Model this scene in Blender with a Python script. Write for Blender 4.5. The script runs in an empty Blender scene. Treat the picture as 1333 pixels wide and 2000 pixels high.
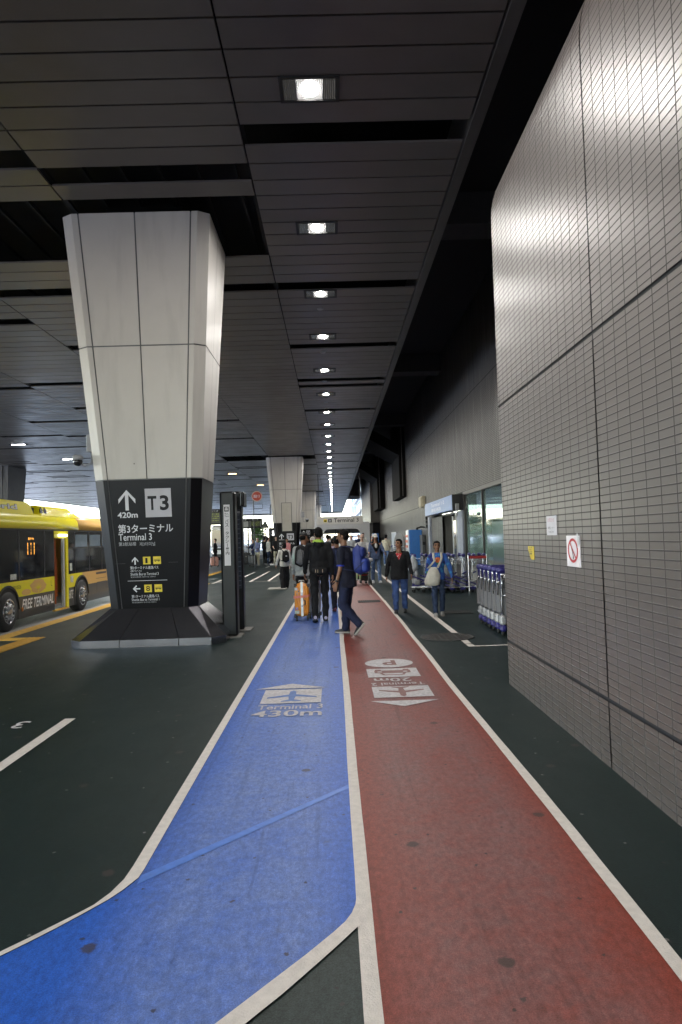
import bpy, math, random
import numpy as np
from mathutils import Vector, Matrix, noise as mnoise

S = bpy.context.scene
COL = S.collection
D = bpy.data
PI = math.pi
R_ = math.radians
random.seed(7)

# ------------------------------------------------------------------ camera
cam = D.objects.new('camera', D.cameras.new('camera'))
COL.objects.link(cam)
cam.data.sensor_fit = 'VERTICAL'
cam.data.sensor_height = 36.0
cam.data.sensor_width = 24.0
cam.data.lens = 24.0
cam.data.clip_start = 0.05
cam.data.clip_end = 5000
cam.matrix_world = Matrix(((0.99947837, 0.02998435, -0.01199674, 0.0),
                           (-0.01086943, -0.0374808, -0.99923823, 0.0),
                           (-0.03041116, 0.9988474, -0.03713534, 1.6),
                           (0, 0, 0, 1)))
S.camera = cam

# ------------------------------------------------------------------ light
SUN_EL, SUN_ROT = 52, 255
w = D.worlds.new('World')
S.world = w
w.use_nodes = True
nt = w.node_tree
bg = nt.nodes['Background']
sky = nt.nodes.new('ShaderNodeTexSky')
sky.sky_type = 'NISHITA'
sky.sun_disc = False
sky.sun_elevation = R_(SUN_EL)
sky.sun_rotation = R_(SUN_ROT)
sky.air_density = 1.0
sky.dust_density = 0.6
sky.ozone_density = 1.0
nt.links.new(sky.outputs[0], bg.inputs[0])
bg.inputs[1].default_value = 0.15
sun = D.objects.new('sun', D.lights.new('sun', 'SUN'))
COL.objects.link(sun)
sun.data.energy = 2.0
sun.data.angle = R_(12)
sun.data.color = (1, 0.98, 0.955)
_az = R_(SUN_ROT)
sun.rotation_euler = Vector((-math.sin(_az) * math.cos(R_(SUN_EL)), -math.cos(_az) * math.cos(R_(SUN_EL)), -math.sin(R_(SUN_EL)))).to_track_quat('-Z', 'Y').to_euler()
LAMP_W = 5.6
S.view_settings.view_transform = 'Standard'
S.view_settings.look = 'None'
S.view_settings.exposure = 3.42
S.view_settings.gamma = 1.0
S.view_settings.use_curve_mapping = False
S.cycles.use_denoising = True
S.cycles.max_bounces = 8
S.cycles.diffuse_bounces = 4
S.cycles.glossy_bounces = 3
S.cycles.sample_clamp_indirect = 6.0
S.cycles.caustics_reflective = False
S.cycles.caustics_refractive = False

# ------------------------------------------------------------------ materials
MATS = {}
def pm(name, col, rough=0.6, metal=0.0, spec=0.5, nscale=6.0, namt=0.12, bump=0.0, bscale=60.0, emit=None, estr=0.0, coat=0.0, rvar=0.0):
    if name in MATS:
        return MATS[name]
    m = D.materials.new(name)
    m.use_nodes = True
    t = m.node_tree
    b = t.nodes['Principled BSDF']
    b.inputs['Roughness'].default_value = rough
    b.inputs['Metallic'].default_value = metal
    b.inputs['Specular IOR Level'].default_value = spec
    if coat:
        b.inputs['Coat Weight'].default_value = coat
        b.inputs['Coat Roughness'].default_value = 0.08
    tc = t.nodes.new('ShaderNodeTexCoord')
    n = t.nodes.new('ShaderNodeTexNoise')
    n.inputs['Scale'].default_value = nscale
    n.inputs['Detail'].default_value = 5
    n.inputs['Roughness'].default_value = 0.6
    t.links.new(tc.outputs['Object'], n.inputs['Vector'])
    mx = t.nodes.new('ShaderNodeMix')
    mx.data_type = 'RGBA'
    mx.inputs[6].default_value = tuple(max(0, c * (1 - namt)) for c in col) + (1,)
    mx.inputs[7].default_value = tuple(min(1, c * (1 + namt)) for c in col) + (1,)
    r = t.nodes.new('ShaderNodeMapRange')
    r.inputs[1].default_value = 0.3
    r.inputs[2].default_value = 0.7
    t.links.new(n.outputs[0], r.inputs[0])
    t.links.new(r.outputs[0], mx.inputs[0])
    t.links.new(mx.outputs[2], b.inputs['Base Color'])
    if rvar:
        r2 = t.nodes.new('ShaderNodeMapRange')
        r2.inputs[1].default_value = 0.3
        r2.inputs[2].default_value = 0.7
        r2.inputs[3].default_value = max(0.02, rough - rvar)
        r2.inputs[4].default_value = min(1, rough + rvar)
        t.links.new(n.outputs[0], r2.inputs[0])
        t.links.new(r2.outputs[0], b.inputs['Roughness'])
    if bump:
        n2 = t.nodes.new('ShaderNodeTexNoise')
        n2.inputs['Scale'].default_value = bscale
        n2.inputs['Detail'].default_value = 3
        t.links.new(tc.outputs['Object'], n2.inputs['Vector'])
        bp = t.nodes.new('ShaderNodeBump')
        bp.inputs['Strength'].default_value = bump
        bp.inputs['Distance'].default_value = 0.02
        t.links.new(n2.outputs[0], bp.inputs['Height'])
        t.links.new(bp.outputs[0], b.inputs['Normal'])
    if emit:
        b.inputs['Emission Color'].default_value = tuple(emit) + (1,)
        b.inputs['Emission Strength'].default_value = estr
    MATS[name] = m
    return m

def N(t, typ, **kw):
    n = t.nodes.new(typ)
    for k, v in kw.items():
        setattr(n, k, v)
    return n

def paint_floor(name, fresh, worn, wear_lo, wear_hi, rough=0.46, xband=None, grain=0.35, spots=0.62, chips=False):
    """painted asphalt: fresh paint worn through in irregular patches, fine aggregate grain, scattered scuffs"""
    m = D.materials.new(name)
    m.use_nodes = True
    t = m.node_tree
    L = t.links.new
    b = t.nodes['Principled BSDF']
    b.inputs['Specular IOR Level'].default_value = 0.26
    tc = N(t, 'ShaderNodeTexCoord')
    n1 = N(t, 'ShaderNodeTexNoise'); n1.inputs['Scale'].default_value = 1.1; n1.inputs['Detail'].default_value = 7; n1.inputs['Roughness'].default_value = 0.68
    n2 = N(t, 'ShaderNodeTexNoise'); n2.inputs['Scale'].default_value = 190; n2.inputs['Detail'].default_value = 2
    n3 = N(t, 'ShaderNodeTexNoise'); n3.inputs['Scale'].default_value = 11; n3.inputs['Detail'].default_value = 6; n3.inputs['Roughness'].default_value = 0.75
    mp = N(t, 'ShaderNodeMapping'); mp.inputs['Scale'].default_value = (1.0, 0.55, 1)
    L(tc.outputs['Object'], mp.inputs[0])
    L(mp.outputs[0], n1.inputs['Vector'])
    L(tc.outputs['Object'], n2.inputs['Vector'])
    L(tc.outputs['Object'], n3.inputs['Vector'])
    wear = N(t, 'ShaderNodeMapRange'); wear.inputs[1].default_value = wear_lo; wear.inputs[2].default_value = wear_hi
    add = N(t, 'ShaderNodeMath', operation='MULTIPLY_ADD'); add.inputs[1].default_value = 0.55
    L(n3.outputs[0], add.inputs[0]); L(n1.outputs[0], add.inputs[2])
    L(add.outputs[0], wear.inputs[0])
    fac = wear.outputs[0]
    if xband:   # the trodden middle of a lane is worn, its margins are not
        sx = N(t, 'ShaderNodeSeparateXYZ'); L(tc.outputs['Object'], sx.inputs[0])
        d = N(t, 'ShaderNodeMath', operation='SUBTRACT'); d.inputs[1].default_value = xband[0]; L(sx.outputs[0], d.inputs[0])
        a = N(t, 'ShaderNodeMath', operation='ABSOLUTE'); L(d.outputs[0], a.inputs[0])
        mr = N(t, 'ShaderNodeMapRange'); mr.inputs[1].default_value = xband[1]; mr.inputs[2].default_value = xband[1] * 0.45; L(a.outputs[0], mr.inputs[0])
        mu = N(t, 'ShaderNodeMath', operation='MULTIPLY'); L(mr.outputs[0], mu.inputs[0]); L(fac, mu.inputs[1])
        fac = mu.outputs[0]
    mx = N(t, 'ShaderNodeMix', data_type='RGBA'); mx.inputs[6].default_value = fresh + (1,); mx.inputs[7].default_value = worn + (1,)
    L(fac, mx.inputs[0])
    g = N(t, 'ShaderNodeMapRange'); g.inputs[1].default_value = 0.25; g.inputs[2].default_value = 0.75; g.inputs[3].default_value = 1 - grain; g.inputs[4].default_value = 1 + grain
    L(n2.outputs[0], g.inputs[0])
    m2 = N(t, 'ShaderNodeMix', data_type='RGBA', blend_type='MULTIPLY'); m2.inputs[0].default_value = 1
    L(mx.outputs[2], m2.inputs[6]); L(g.outputs[0], m2.inputs[7])
    # faint drag marks along the way people walk
    ms = N(t, 'ShaderNodeMapping'); ms.inputs['Scale'].default_value = (16.0, 0.45, 1); ms.inputs['Rotation'].default_value = (0, 0, 0.04); L(tc.outputs['Object'], ms.inputs[0])
    n6 = N(t, 'ShaderNodeTexNoise'); n6.inputs['Scale'].default_value = 1.0; n6.inputs['Detail'].default_value = 5; n6.inputs['Roughness'].default_value = 0.65; L(ms.outputs[0], n6.inputs['Vector'])
    g6 = N(t, 'ShaderNodeMapRange'); g6.inputs[1].default_value = 0.56; g6.inputs[2].default_value = 0.72; g6.inputs[3].default_value = 1.0; g6.inputs[4].default_value = 0.72; L(n6.outputs[0], g6.inputs[0])
    m6 = N(t, 'ShaderNodeMix', data_type='RGBA', blend_type='MULTIPLY'); m6.inputs[0].default_value = 1; L(m2.outputs[2], m6.inputs[6]); L(g6.outputs[0], m6.inputs[7])
    m2 = m6
    # mottling a few centimetres across, where the binder has worn off the stones
    n5 = N(t, 'ShaderNodeTexNoise'); n5.inputs['Scale'].default_value = 34; n5.inputs['Detail'].default_value = 6; n5.inputs['Roughness'].default_value = 0.8
    L(mp.outputs[0], n5.inputs['Vector'])
    g5 = N(t, 'ShaderNodeMapRange'); g5.inputs[1].default_value = 0.36; g5.inputs[2].default_value = 0.64; g5.inputs[3].default_value = 0.74; g5.inputs[4].default_value = 1.22
    L(n5.outputs[0], g5.inputs[0])
    m5 = N(t, 'ShaderNodeMix', data_type='RGBA', blend_type='MULTIPLY'); m5.inputs[0].default_value = 1
    L(m2.outputs[2], m5.inputs[6]); L(g5.outputs[0], m5.inputs[7])
    m2 = m5
    # gum spots and paint chips: few and small, each with its own edge
    for sc, thr, colr in ((0.9, 0.028, (0.045, 0.035, 0.032)), (1.7, 0.014, (0.03, 0.026, 0.026)), (1.9, 0.017, (0.2, 0.19, 0.18) if chips else (0.05, 0.04, 0.04))):
        vo = N(t, 'ShaderNodeTexVoronoi', voronoi_dimensions='2D'); vo.inputs['Scale'].default_value = sc
        ofs = N(t, 'ShaderNodeVectorMath', operation='ADD'); ofs.inputs[1].default_value = (sc * 3, 0, 0); L(tc.outputs['Object'], ofs.inputs[0])
        wob = N(t, 'ShaderNodeVectorMath', operation='MULTIPLY_ADD'); wob.inputs[1].default_value = (0.06, 0.06, 0); L(n3.outputs[1], wob.inputs[0]); L(ofs.outputs[0], wob.inputs[2])
        L(wob.outputs[0], vo.inputs['Vector'])
        lt = N(t, 'ShaderNodeMapRange'); lt.inputs[1].default_value = thr * 1.25; lt.inputs[2].default_value = thr * 0.8; lt.inputs[4].default_value = 0.8; L(vo.outputs['Distance'], lt.inputs[0])
        mg = N(t, 'ShaderNodeMix', data_type='RGBA'); mg.inputs[7].default_value = colr + (1,); L(lt.outputs[0], mg.inputs[0]); L(m2.outputs[2], mg.inputs[6])
        m2 = mg
    # dark scuffs
    n4 = N(t, 'ShaderNodeTexNoise'); n4.inputs['Scale'].default_value = 4.3; n4.inputs['Detail'].default_value = 8; n4.inputs['Roughness'].default_value = 0.7
    L(tc.outputs['Object'], n4.inputs['Vector'])
    sp = N(t, 'ShaderNodeMapRange'); sp.inputs[1].default_value = spots; sp.inputs[2].default_value = spots + 0.1; sp.inputs[3].default_value = 0; sp.inputs[4].default_value = 0.65
    L(n4.outputs[0], sp.inputs[0])
    m3 = N(t, 'ShaderNodeMix', data_type='RGBA'); m3.inputs[7].default_value = ((0.030, 0.034, 0.033) if chips else tuple(c * 0.35 + 0.02 for c in worn)) + (1,)
    L(sp.outputs[0], m3.inputs[0]); L(m2.outputs[2], m3.inputs[6])
    L(m3.outputs[2], b.inputs['Base Color'])
    rr = N(t, 'ShaderNodeMapRange'); rr.inputs[3].default_value = rough - 0.1; rr.inputs[4].default_value = rough + 0.15
    L(n1.outputs[0], rr.inputs[0]); L(rr.outputs[0], b.inputs['Roughness'])
    bp = N(t, 'ShaderNodeBump'); bp.inputs['Strength'].default_value = 0.35; bp.inputs['Distance'].default_value = 0.004
    L(n2.outputs[0], bp.inputs['Height']); L(bp.outputs[0], b.inputs['Normal'])
    MATS[name] = m
    return m

def tile_wall(name, base, grout, tw, th, rough=0.28, stains=0.0, tilt=0.5, spec=0.75, cushion=0.0, gw=1.0):
    """stack-bonded glazed tiles, laid in the UV of the wall (metres): grout lines, a shade and a slight tilt of its own for each tile"""
    m = D.materials.new(name)
    m.use_nodes = True
    t = m.node_tree
    L = t.links.new
    b = t.nodes['Principled BSDF']
    uv = N(t, 'ShaderNodeUVMap')
    dv = N(t, 'ShaderNodeVectorMath', operation='DIVIDE'); dv.inputs[1].default_value = (tw, th, 1)
    L(uv.outputs[0], dv.inputs[0])
    fl = N(t, 'ShaderNodeVectorMath', operation='FLOOR'); L(dv.outputs[0], fl.inputs[0])
    fr = N(t, 'ShaderNodeVectorMath', operation='FRACTION'); L(dv.outputs[0], fr.inputs[0])
    wn = N(t, 'ShaderNodeTexWhiteNoise', noise_dimensions='2D'); L(fl.outputs[0], wn.inputs['Vector'])
    ce = N(t, 'ShaderNodeVectorMath', operation='SUBTRACT'); ce.inputs[1].default_value = (0.5, 0.5, 0); L(fr.outputs[0], ce.inputs[0])
    ab = N(t, 'ShaderNodeVectorMath', operation='ABSOLUTE'); L(ce.outputs[0], ab.inputs[0])
    s = N(t, 'ShaderNodeSeparateXYZ'); L(ab.outputs[0], s.inputs[0])
    gx = N(t, 'ShaderNodeMapRange', interpolation_type='SMOOTHSTEP'); gx.inputs[1].default_value = 0.5 - 0.0052 * gw / tw; gx.inputs[2].default_value = 0.5 - 0.0028 * gw / tw; L(s.outputs[0], gx.inputs[0])
    gy = N(t, 'ShaderNodeMapRange', interpolation_type='SMOOTHSTEP'); gy.inputs[1].default_value = 0.5 - 0.0042 * gw / th; gy.inputs[2].default_value = 0.5 - 0.002 * gw / th; L(s.outputs[1], gy.inputs[0])
    gm = N(t, 'ShaderNodeMath', operation='MAXIMUM'); L(gx.outputs[0], gm.inputs[0]); L(gy.outputs[0], gm.inputs[1])
    # tile colour
    cr = N(t, 'ShaderNodeMapRange'); cr.inputs[1].default_value = 0.0; cr.inputs[3].default_value = 0.975; cr.inputs[4].default_value = 1.025; L(wn.outputs[0], cr.inputs[0])
    n1 = N(t, 'ShaderNodeTexNoise'); n1.inputs['Scale'].default_value = 0.7; n1.inputs['Detail'].default_value = 6; L(uv.outputs[0], n1.inputs['Vector'])
    c0 = N(t, 'ShaderNodeMix', data_type='RGBA'); c0.inputs[6].default_value = tuple(c * 0.85 for c in base) + (1,); c0.inputs[7].default_value = tuple(c * 1.15 for c in base) + (1,); L(n1.outputs[0], c0.inputs[0])
    c1 = N(t, 'ShaderNodeMix', data_type='RGBA', blend_type='MULTIPLY'); c1.inputs[0].default_value = 1; L(c0.outputs[2], c1.inputs[6]); L(cr.outputs[0], c1.inputs[7])
    out = c1.outputs[2]
    if stains:   # lime streaks run down from the joints
        mp = N(t, 'ShaderNodeMapping'); mp.inputs['Scale'].default_value = (2.2, 0.16, 1); L(uv.outputs[0], mp.inputs[0])
        n2 = N(t, 'ShaderNodeTexNoise'); n2.inputs['Scale'].default_value = 2.0; n2.inputs['Detail'].default_value = 7; n2.inputs['Roughness'].default_value = 0.7; L(mp.outputs[0], n2.inputs['Vector'])
        sr = N(t, 'ShaderNodeMapRange'); sr.inputs[1].default_value = 0.5; sr.inputs[2].default_value = 0.72; sr.inputs[4].default_value = stains; L(n2.outputs[0], sr.inputs[0])
        c2 = N(t, 'ShaderNodeMix', data_type='RGBA'); c2.inputs[7].default_value = (0.5, 0.49, 0.46, 1); L(sr.outputs[0], c2.inputs[0]); L(out, c2.inputs[6])
        out = c2.outputs[2]
    c3 = N(t, 'ShaderNodeMix', data_type='RGBA'); c3.inputs[7].default_value = grout + (1,); L(gm.outputs[0], c3.inputs[0]); L(out, c3.inputs[6])
    L(c3.outputs[2], b.inputs['Base Color'])
    rr = N(t, 'ShaderNodeMapRange'); rr.inputs[3].default_value = rough * 0.985; rr.inputs[4].default_value = rough * 1.015; L(wn.outputs[0], rr.inputs[0])
    rg = N(t, 'ShaderNodeMix', data_type='FLOAT'); rg.inputs[3].default_value = 0.9; L(gm.outputs[0], rg.inputs[0]); L(rr.outputs[0], rg.inputs[2]); L(rg.outputs[0], b.inputs['Roughness'])
    b.inputs['Specular IOR Level'].default_value = spec
    # height: groove + per-tile tilt
    wc = N(t, 'ShaderNodeVectorMath', operation='SUBTRACT'); wc.inputs[1].default_value = (0.5, 0.5, 0.5); L(wn.outputs[1], wc.inputs[0])
    dt = N(t, 'ShaderNodeVectorMath', operation='DOT_PRODUCT'); L(ce.outputs[0], dt.inputs[0]); L(wc.outputs[0], dt.inputs[1])
    h = N(t, 'ShaderNodeMath', operation='MULTIPLY'); h.inputs[1].default_value = tilt; L(dt.outputs['Value'], h.inputs[0])
    # each tile is slightly cushioned from its top to its bottom edge
    sc_ = N(t, 'ShaderNodeMath', operation='MULTIPLY'); L(s.outputs[1], sc_.inputs[0]); L(s.outputs[1], sc_.inputs[1])
    cu = N(t, 'ShaderNodeMath', operation='MULTIPLY_ADD'); cu.inputs[1].default_value = -cushion; L(sc_.outputs[0], cu.inputs[0]); L(h.outputs[0], cu.inputs[2])
    hh = N(t, 'ShaderNodeMath', operation='SUBTRACT'); L(cu.outputs[0], hh.inputs[0]); L(gm.outputs[0], hh.inputs[1])
    bp = N(t, 'ShaderNodeBump'); bp.inputs['Strength'].default_value = 1.0; bp.inputs['Distance'].default_value = 0.0022
    L(hh.outputs[0], bp.inputs['Height']); L(bp.outputs[0], b.inputs['Normal'])
    MATS[name] = m
    return m

# ------------------------------------------------------------------ mesh helpers
EACH = {k: v for k, v in (x.split(':') for x in '''skirt:skirt window_pillar:window_pillar legs:leg posts:post piers:pier latches:latch buckles:buckle groove:groove mullion:mullion
 window:window window_band:long_window floor_slab:ledge beam:beam hanger:hanger hanger_rail:hanger_rail rails:rail drinks:drink_can wheel_nuts:wheel_nut rim_holes:rim_hole boxes:alarm_box door_frame:door_post_bar rear_vent:vent_slot
 grab_rail:grab_rail vent_grille:vent_opening stickers:sticker far_frame:frame_bar'''.split())}
class MB:
    def __init__(s):
        s.v = []; s.f = []; s.uv = None
    def add(s, vs, fs):
        o = len(s.v)
        s.v += [tuple(p) for p in vs]
        s.f += [tuple(i + o for i in f) for f in fs]
        return s
    def box(s, x0, x1, y0, y1, z0, z1):
        v = [(x0, y0, z0), (x1, y0, z0), (x1, y1, z0), (x0, y1, z0), (x0, y0, z1), (x1, y0, z1), (x1, y1, z1), (x0, y1, z1)]
        return s.add(v, [(0, 3, 2, 1), (4, 5, 6, 7), (0, 1, 5, 4), (1, 2, 6, 5), (2, 3, 7, 6), (3, 0, 4, 7)])
    def cbox(s, x0, x1, y0, y1, z0, z1, c=0.02):
        """box with chamfered edges"""
        def ring(z, i):
            a, b_, e, g_ = x0 + i, x1 - i, y0 + i, y1 - i
            return [(a + c, e, z), (b_ - c, e, z), (b_, e + c, z), (b_, g_ - c, z), (b_ - c, g_, z), (a + c, g_, z), (a, g_ - c, z), (a, e + c, z)]
        return s.rings([ring(z0, c * 0.6), ring(z0 + c, 0), ring(z1 - c, 0), ring(z1, c * 0.6)])
    def rings(s, rs, cap=True, close=True):
        o = len(s.v); n = len(rs[0])
        for r in rs:
            s.v += [tuple(p) for p in r]
        for k in range(len(rs) - 1):
            for i in range(n if close else n - 1):
                j = (i + 1) % n
                s.f.append((o + k * n + i, o + k * n + j, o + (k + 1) * n + j, o + (k + 1) * n + i))
        if cap:
            s.f.append(tuple(o + i for i in range(n))[::-1])
            s.f.append(tuple(o + (len(rs) - 1) * n + i for i in range(n)))
        return s
    def prism(s, poly, z0, z1, fn=None):
        """polygon (x, y) pushed from z0 to z1; fn maps each point"""
        a = [(p[0], p[1], z0) for p in poly]; b = [(p[0], p[1], z1) for p in poly]
        if fn:
            a = [fn(*p) for p in a]; b = [fn(*p) for p in b]
        return s.rings([a, b])
    def tube(s, pts, r, n=8, cap=True):
        pts = [Vector(p) for p in pts]
        rs = []
        up = None
        for i, p in enumerate(pts):
            d = (pts[min(i + 1, len(pts) - 1)] - pts[max(i - 1, 0)]).normalized()
            if up is None:
                up = Vector((0, 0, 1)) if abs(d.z) < 0.9 else Vector((0, 1, 0))
            a = d.cross(up).normalized(); up = a.cross(d).normalized()
            rad = r[i] if isinstance(r, (list, tuple)) else r
            rs.append([p + (a * math.cos(2 * PI * k / n) + up * math.sin(2 * PI * k / n)) * rad for k in range(n)])
        return s.rings(rs, cap)
    def cyl(s, a, b, r, n=16):
        return s.tube([a, b], r, n)
    def lathe(s, prof, c=(0, 0, 0), ax='z', n=20):
        """profile (radius, height) turned about an axis through c"""
        rs = []
        for r, h in prof:
            ring = []
            for k in range(n):
                u, v_ = r * math.cos(2 * PI * k / n), r * math.sin(2 * PI * k / n)
                p = (u, v_, h) if ax == 'z' else ((h, u, v_) if ax == 'x' else (u, h, -v_))
                ring.append((c[0] + p[0], c[1] + p[1], c[2] + p[2]))
            rs.append(ring)
        return s.rings(rs)
    def ball(s, c, r, n=12):
        rr = r if isinstance(r, (tuple, list)) else (r, r, r)
        rs = []
        for i in range(n // 2 + 1):
            a = -PI / 2 + PI * (i + (0.02 if i == 0 else (-0.02 if i == n // 2 else 0))) / (n // 2)
            rs.append([(c[0] + rr[0] * math.cos(a) * math.cos(2 * PI * k / n), c[1] + rr[1] * math.cos(a) * math.sin(2 * PI * k / n), c[2] + rr[2] * math.sin(a)) for k in range(n)])
        return s.rings(rs)
    def islands(s):
        p = list(range(len(s.v)))
        def find(i):
            while p[i] != i:
                p[i] = p[p[i]]; i = p[i]
            return i
        for f in s.f:
            a = find(f[0])
            for i in f[1:]:
                p[find(i)] = a
        out = {}
        for f in s.f:
            m = out.setdefault(find(f[0]), (MB(), {}))
            g = []
            for i in f:
                if i not in m[1]:
                    m[1][i] = len(m[0].v); m[0].v.append(s.v[i])
                g.append(m[1][i])
            m[0].f.append(tuple(g))
        return [m[0] for m in out.values()]
    def build(s, name, mat, parent=None, smooth=False, uvs=None):
        if name in EACH:       # countable pieces: a part for each
            return [m.build(EACH[name] + '', mat, parent, smooth, uvs) if EACH[name] not in EACH else m._build(EACH[name], mat, parent, smooth, uvs) for m in s.islands()][0]
        return s._build(name, mat, parent, smooth, uvs)
    def _build(s, name, mat, parent=None, smooth=False, uvs=None):
        off = parent['_off'] if parent is not None and '_off' in parent else (0, 0, 0)
        v = [(p[0] - off[0], p[1] - off[1], p[2] - off[2]) for p in s.v]
        me = D.meshes.new(name)
        me.from_pydata(v, [], s.f)
        if mat:
            me.materials.append(mat)
        if smooth:
            me.polygons.foreach_set('use_smooth', [True] * len(me.polygons))
        if uvs:
            l = me.uv_layers.new(name='UVMap')
            for lp in me.loops:
                l.data[lp.index].uv = uvs(*s.v[lp.vertex_index])
        me.update()
        o = D.objects.new(name, me)
        COL.objects.link(o)
        if parent is not None:
            o.parent = parent
            if '_off' in parent:
                o['_off'] = tuple(off)
        return o

def tag(o, label=None, cat=None, group=None, kind=None):
    if label: o['label'] = label
    if cat: o['category'] = cat
    if group: o['group'] = group
    if kind: o['kind'] = kind
    return o

def thing(name, label, cat, loc=(0, 0, 0), group=None):
    """an Empty at the thing's base; its parts are given in world coordinates while it is built"""
    o = D.objects.new(name, None)
    o.empty_display_size = 0.2
    COL.objects.link(o)
    o.location = loc
    o['_off'] = tuple(loc)
    return tag(o, label, cat, group)

def struct(name, mb, mat, **k):
    return tag(mb.build(name, mat, **k), kind='structure')

def kids(o):
    return [c for c in D.objects if c.parent == o]

def copy_tree(o, parent=None):
    c = o.copy()
    COL.objects.link(c)
    c.parent = parent
    for k in kids(o):
        copy_tree(k, c)
    return c

def text_mesh(body, bold=0.0):
    c = D.curves.new('t', 'FONT')
    c.body = body
    c.size = 1
    c.offset = bold
    c.align_x = 'CENTER' if '\n' in body else 'LEFT'
    c.resolution_u = 4
    o = D.objects.new('t', c)
    COL.objects.link(o)
    dg = bpy.context.evaluated_depsgraph_get()
    me = D.meshes.new_from_object(o.evaluated_get(dg))
    D.objects.remove(o)
    return me

def lettering(body, x0, y0, x1, y1, fn, mat, parent=None, name='lettering', bold=0.0, thick=0.001):
    """text stretched to the box x0..x1, y0..y1 of a sign's own plane; fn(u, v, w) lays that plane in the world, w towards the viewer"""
    me = text_mesh(body, bold)
    n = len(me.vertices)
    a = np.zeros(n * 3); me.vertices.foreach_get('co', a); a = a.reshape(-1, 3)
    lo, hi = a.min(0), a.max(0)
    m = MB()
    pts = []
    for p in a:
        u = x0 + (p[0] - lo[0]) / max(1e-6, hi[0] - lo[0]) * (x1 - x0)
        v = y0 + (p[1] - lo[1]) / max(1e-6, hi[1] - lo[1]) * (y1 - y0)
        pts.append(fn(u, v, thick))
    m.add(pts, [tuple(f.vertices) for f in me.polygons])
    D.meshes.remove(me)
    return m.build(name, mat, parent)

def quad_on(mb, x0, y0, x1, y1, fn, w0=0.0, w1=0.002):
    return mb.prism([(x0, y0), (x1, y0), (x1, y1), (x0, y1)], w0, w1, fn)

def arrow_up(cx, y0, y1, wd, th):
    """outline of the sign arrow with a chevron head"""
    h = wd / 2
    return [(cx, y1), (cx - h, y1 - h * 1.1), (cx - h, y1 - h * 1.1 - th * 1.3), (cx - th / 2, y1 - th * 1.5), (cx - th / 2, y0), (cx + th / 2, y0), (cx + th / 2, y1 - th * 1.5), (cx + h, y1 - h * 1.1 - th * 1.3), (cx + h, y1 - h * 1.1)]

white_paint = pm('white line paint', (0.66, 0.60, 0.55), 0.6, nscale=25, namt=0.10, bump=0.3, bscale=150)
steel = pm('brushed steel', (0.55, 0.56, 0.58), 0.28, 1.0, nscale=30, namt=0.1)
chrome = pm('chrome tube', (0.50, 0.50, 0.53), 0.24, 1.0)
black_metal = pm('black metal', (0.018, 0.018, 0.021), 0.4, 0.0, nscale=9)
rubber = pm('black rubber', (0.02, 0.02, 0.02), 0.75)
dark_gap = pm('dark void', (0.008, 0.008, 0.009), 0.9)
sign_white = pm('sign white', (0.62, 0.62, 0.66), 0.45, namt=0.03)
sign_black = pm('sign black', (0.007, 0.0065, 0.008), 0.4, spec=0.2, namt=0.2)
sign_yellow = pm('sign yellow', (0.72, 0.55, 0.04), 0.45, namt=0.04)
yellow_paint = pm('yellow paint', (0.6, 0.33, 0.03), 0.6, nscale=14, namt=0.2, bump=0.3, bscale=120)
board_pale = pm('board pale', (0.4, 0.4, 0.4), 0.4)
glass_dark = pm('dark bus glass', (0.012, 0.013, 0.015), 0.05, spec=0.7)

# ------------------------------------------------------------------ ground and lanes
GREEN = paint_floor('green floor paint', (0.0028, 0.0125, 0.0118), (0.0055, 0.0165, 0.0157), 0.55, 1.1, rough=0.46, grain=0.35, spots=0.635, chips=True)
BLUE = paint_floor('blue lane paint', (0.018, 0.100, 0.47), (0.172, 0.238, 0.46), 0.42, 1.0, rough=0.46, xband=(-0.47, 0.60), grain=0.3)
RED = paint_floor('red lane paint', (0.235, 0.036, 0.019), (0.20, 0.118, 0.118), 0.42, 1.0, rough=0.46, xband=(0.66, 0.60), grain=0.3, spots=0.66)
ASPH = paint_floor('road asphalt', (0.11, 0.11, 0.115), (0.17, 0.17, 0.172), 0.4, 1.1, rough=0.40)
FAR = pm('far ground', (0.36, 0.36, 0.37), 0.8, nscale=0.2)

struct('ground', MB().box(-1500, 1500, -400, 2500, -1.2, -0.26), FAR)
struct('road', MB().box(-60, -6.12, -60, 220, -0.5, -0.2), ASPH)
struct('pavement', MB().box(-6.1, 30, -40, 220, -0.5, 0.0), GREEN)
kerbm = pm('kerb concrete', (0.3, 0.29, 0.28), 0.8, nscale=8, namt=0.2)
struct('kerb', MB().box(-6.24, -6.098, -60, 220, -0.45, -0.004), kerbm)

def strip(pts, z, mat, name):
    m = MB()
    m.add([(x, y, z) for x, y in pts], [tuple(range(len(pts)))])
    return struct(name, m, mat)

# blue lane with its branch curving away to the left
OUT = [(-1.04, 130), (-1.04, 3.45), (-1.045, 3.32), (-1.07, 3.2), (-1.11, 3.1), (-1.16, 3.03), (-1.23, 2.94), (-1.30, 2.85), (-1.50, 2.61), (-2.10, 1.92), (-2.9, 1.0)]
INN = [(-0.975, 130), (-0.975, 3.42), (-0.98, 3.33), (-1.02, 3.22), (-1.06, 3.14), (-1.14, 3.02), (-1.21, 2.92), (-1.28, 2.83), (-1.48, 2.585), (-2.07, 1.89), (-2.87, 0.97)]
LOW_U = [(0.055, 3.1), (0.047, 3.02), (0.03, 2.955), (0.0, 2.89), (-0.05, 2.815), (-0.15, 2.68), (-0.23, 2.58), (-0.33, 2.455), (-0.43, 2.33), (-1.2, 1.38), (-1.9, 0.5)]
LOW_L = [(0.065, 2.87), (-0.05, 2.70), (-0.15, 2.56), (-0.23, 2.45), (-0.31, 2.35), (-0.36, 2.285), (-1.13, 1.33), (-1.83, 0.45)]
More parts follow.
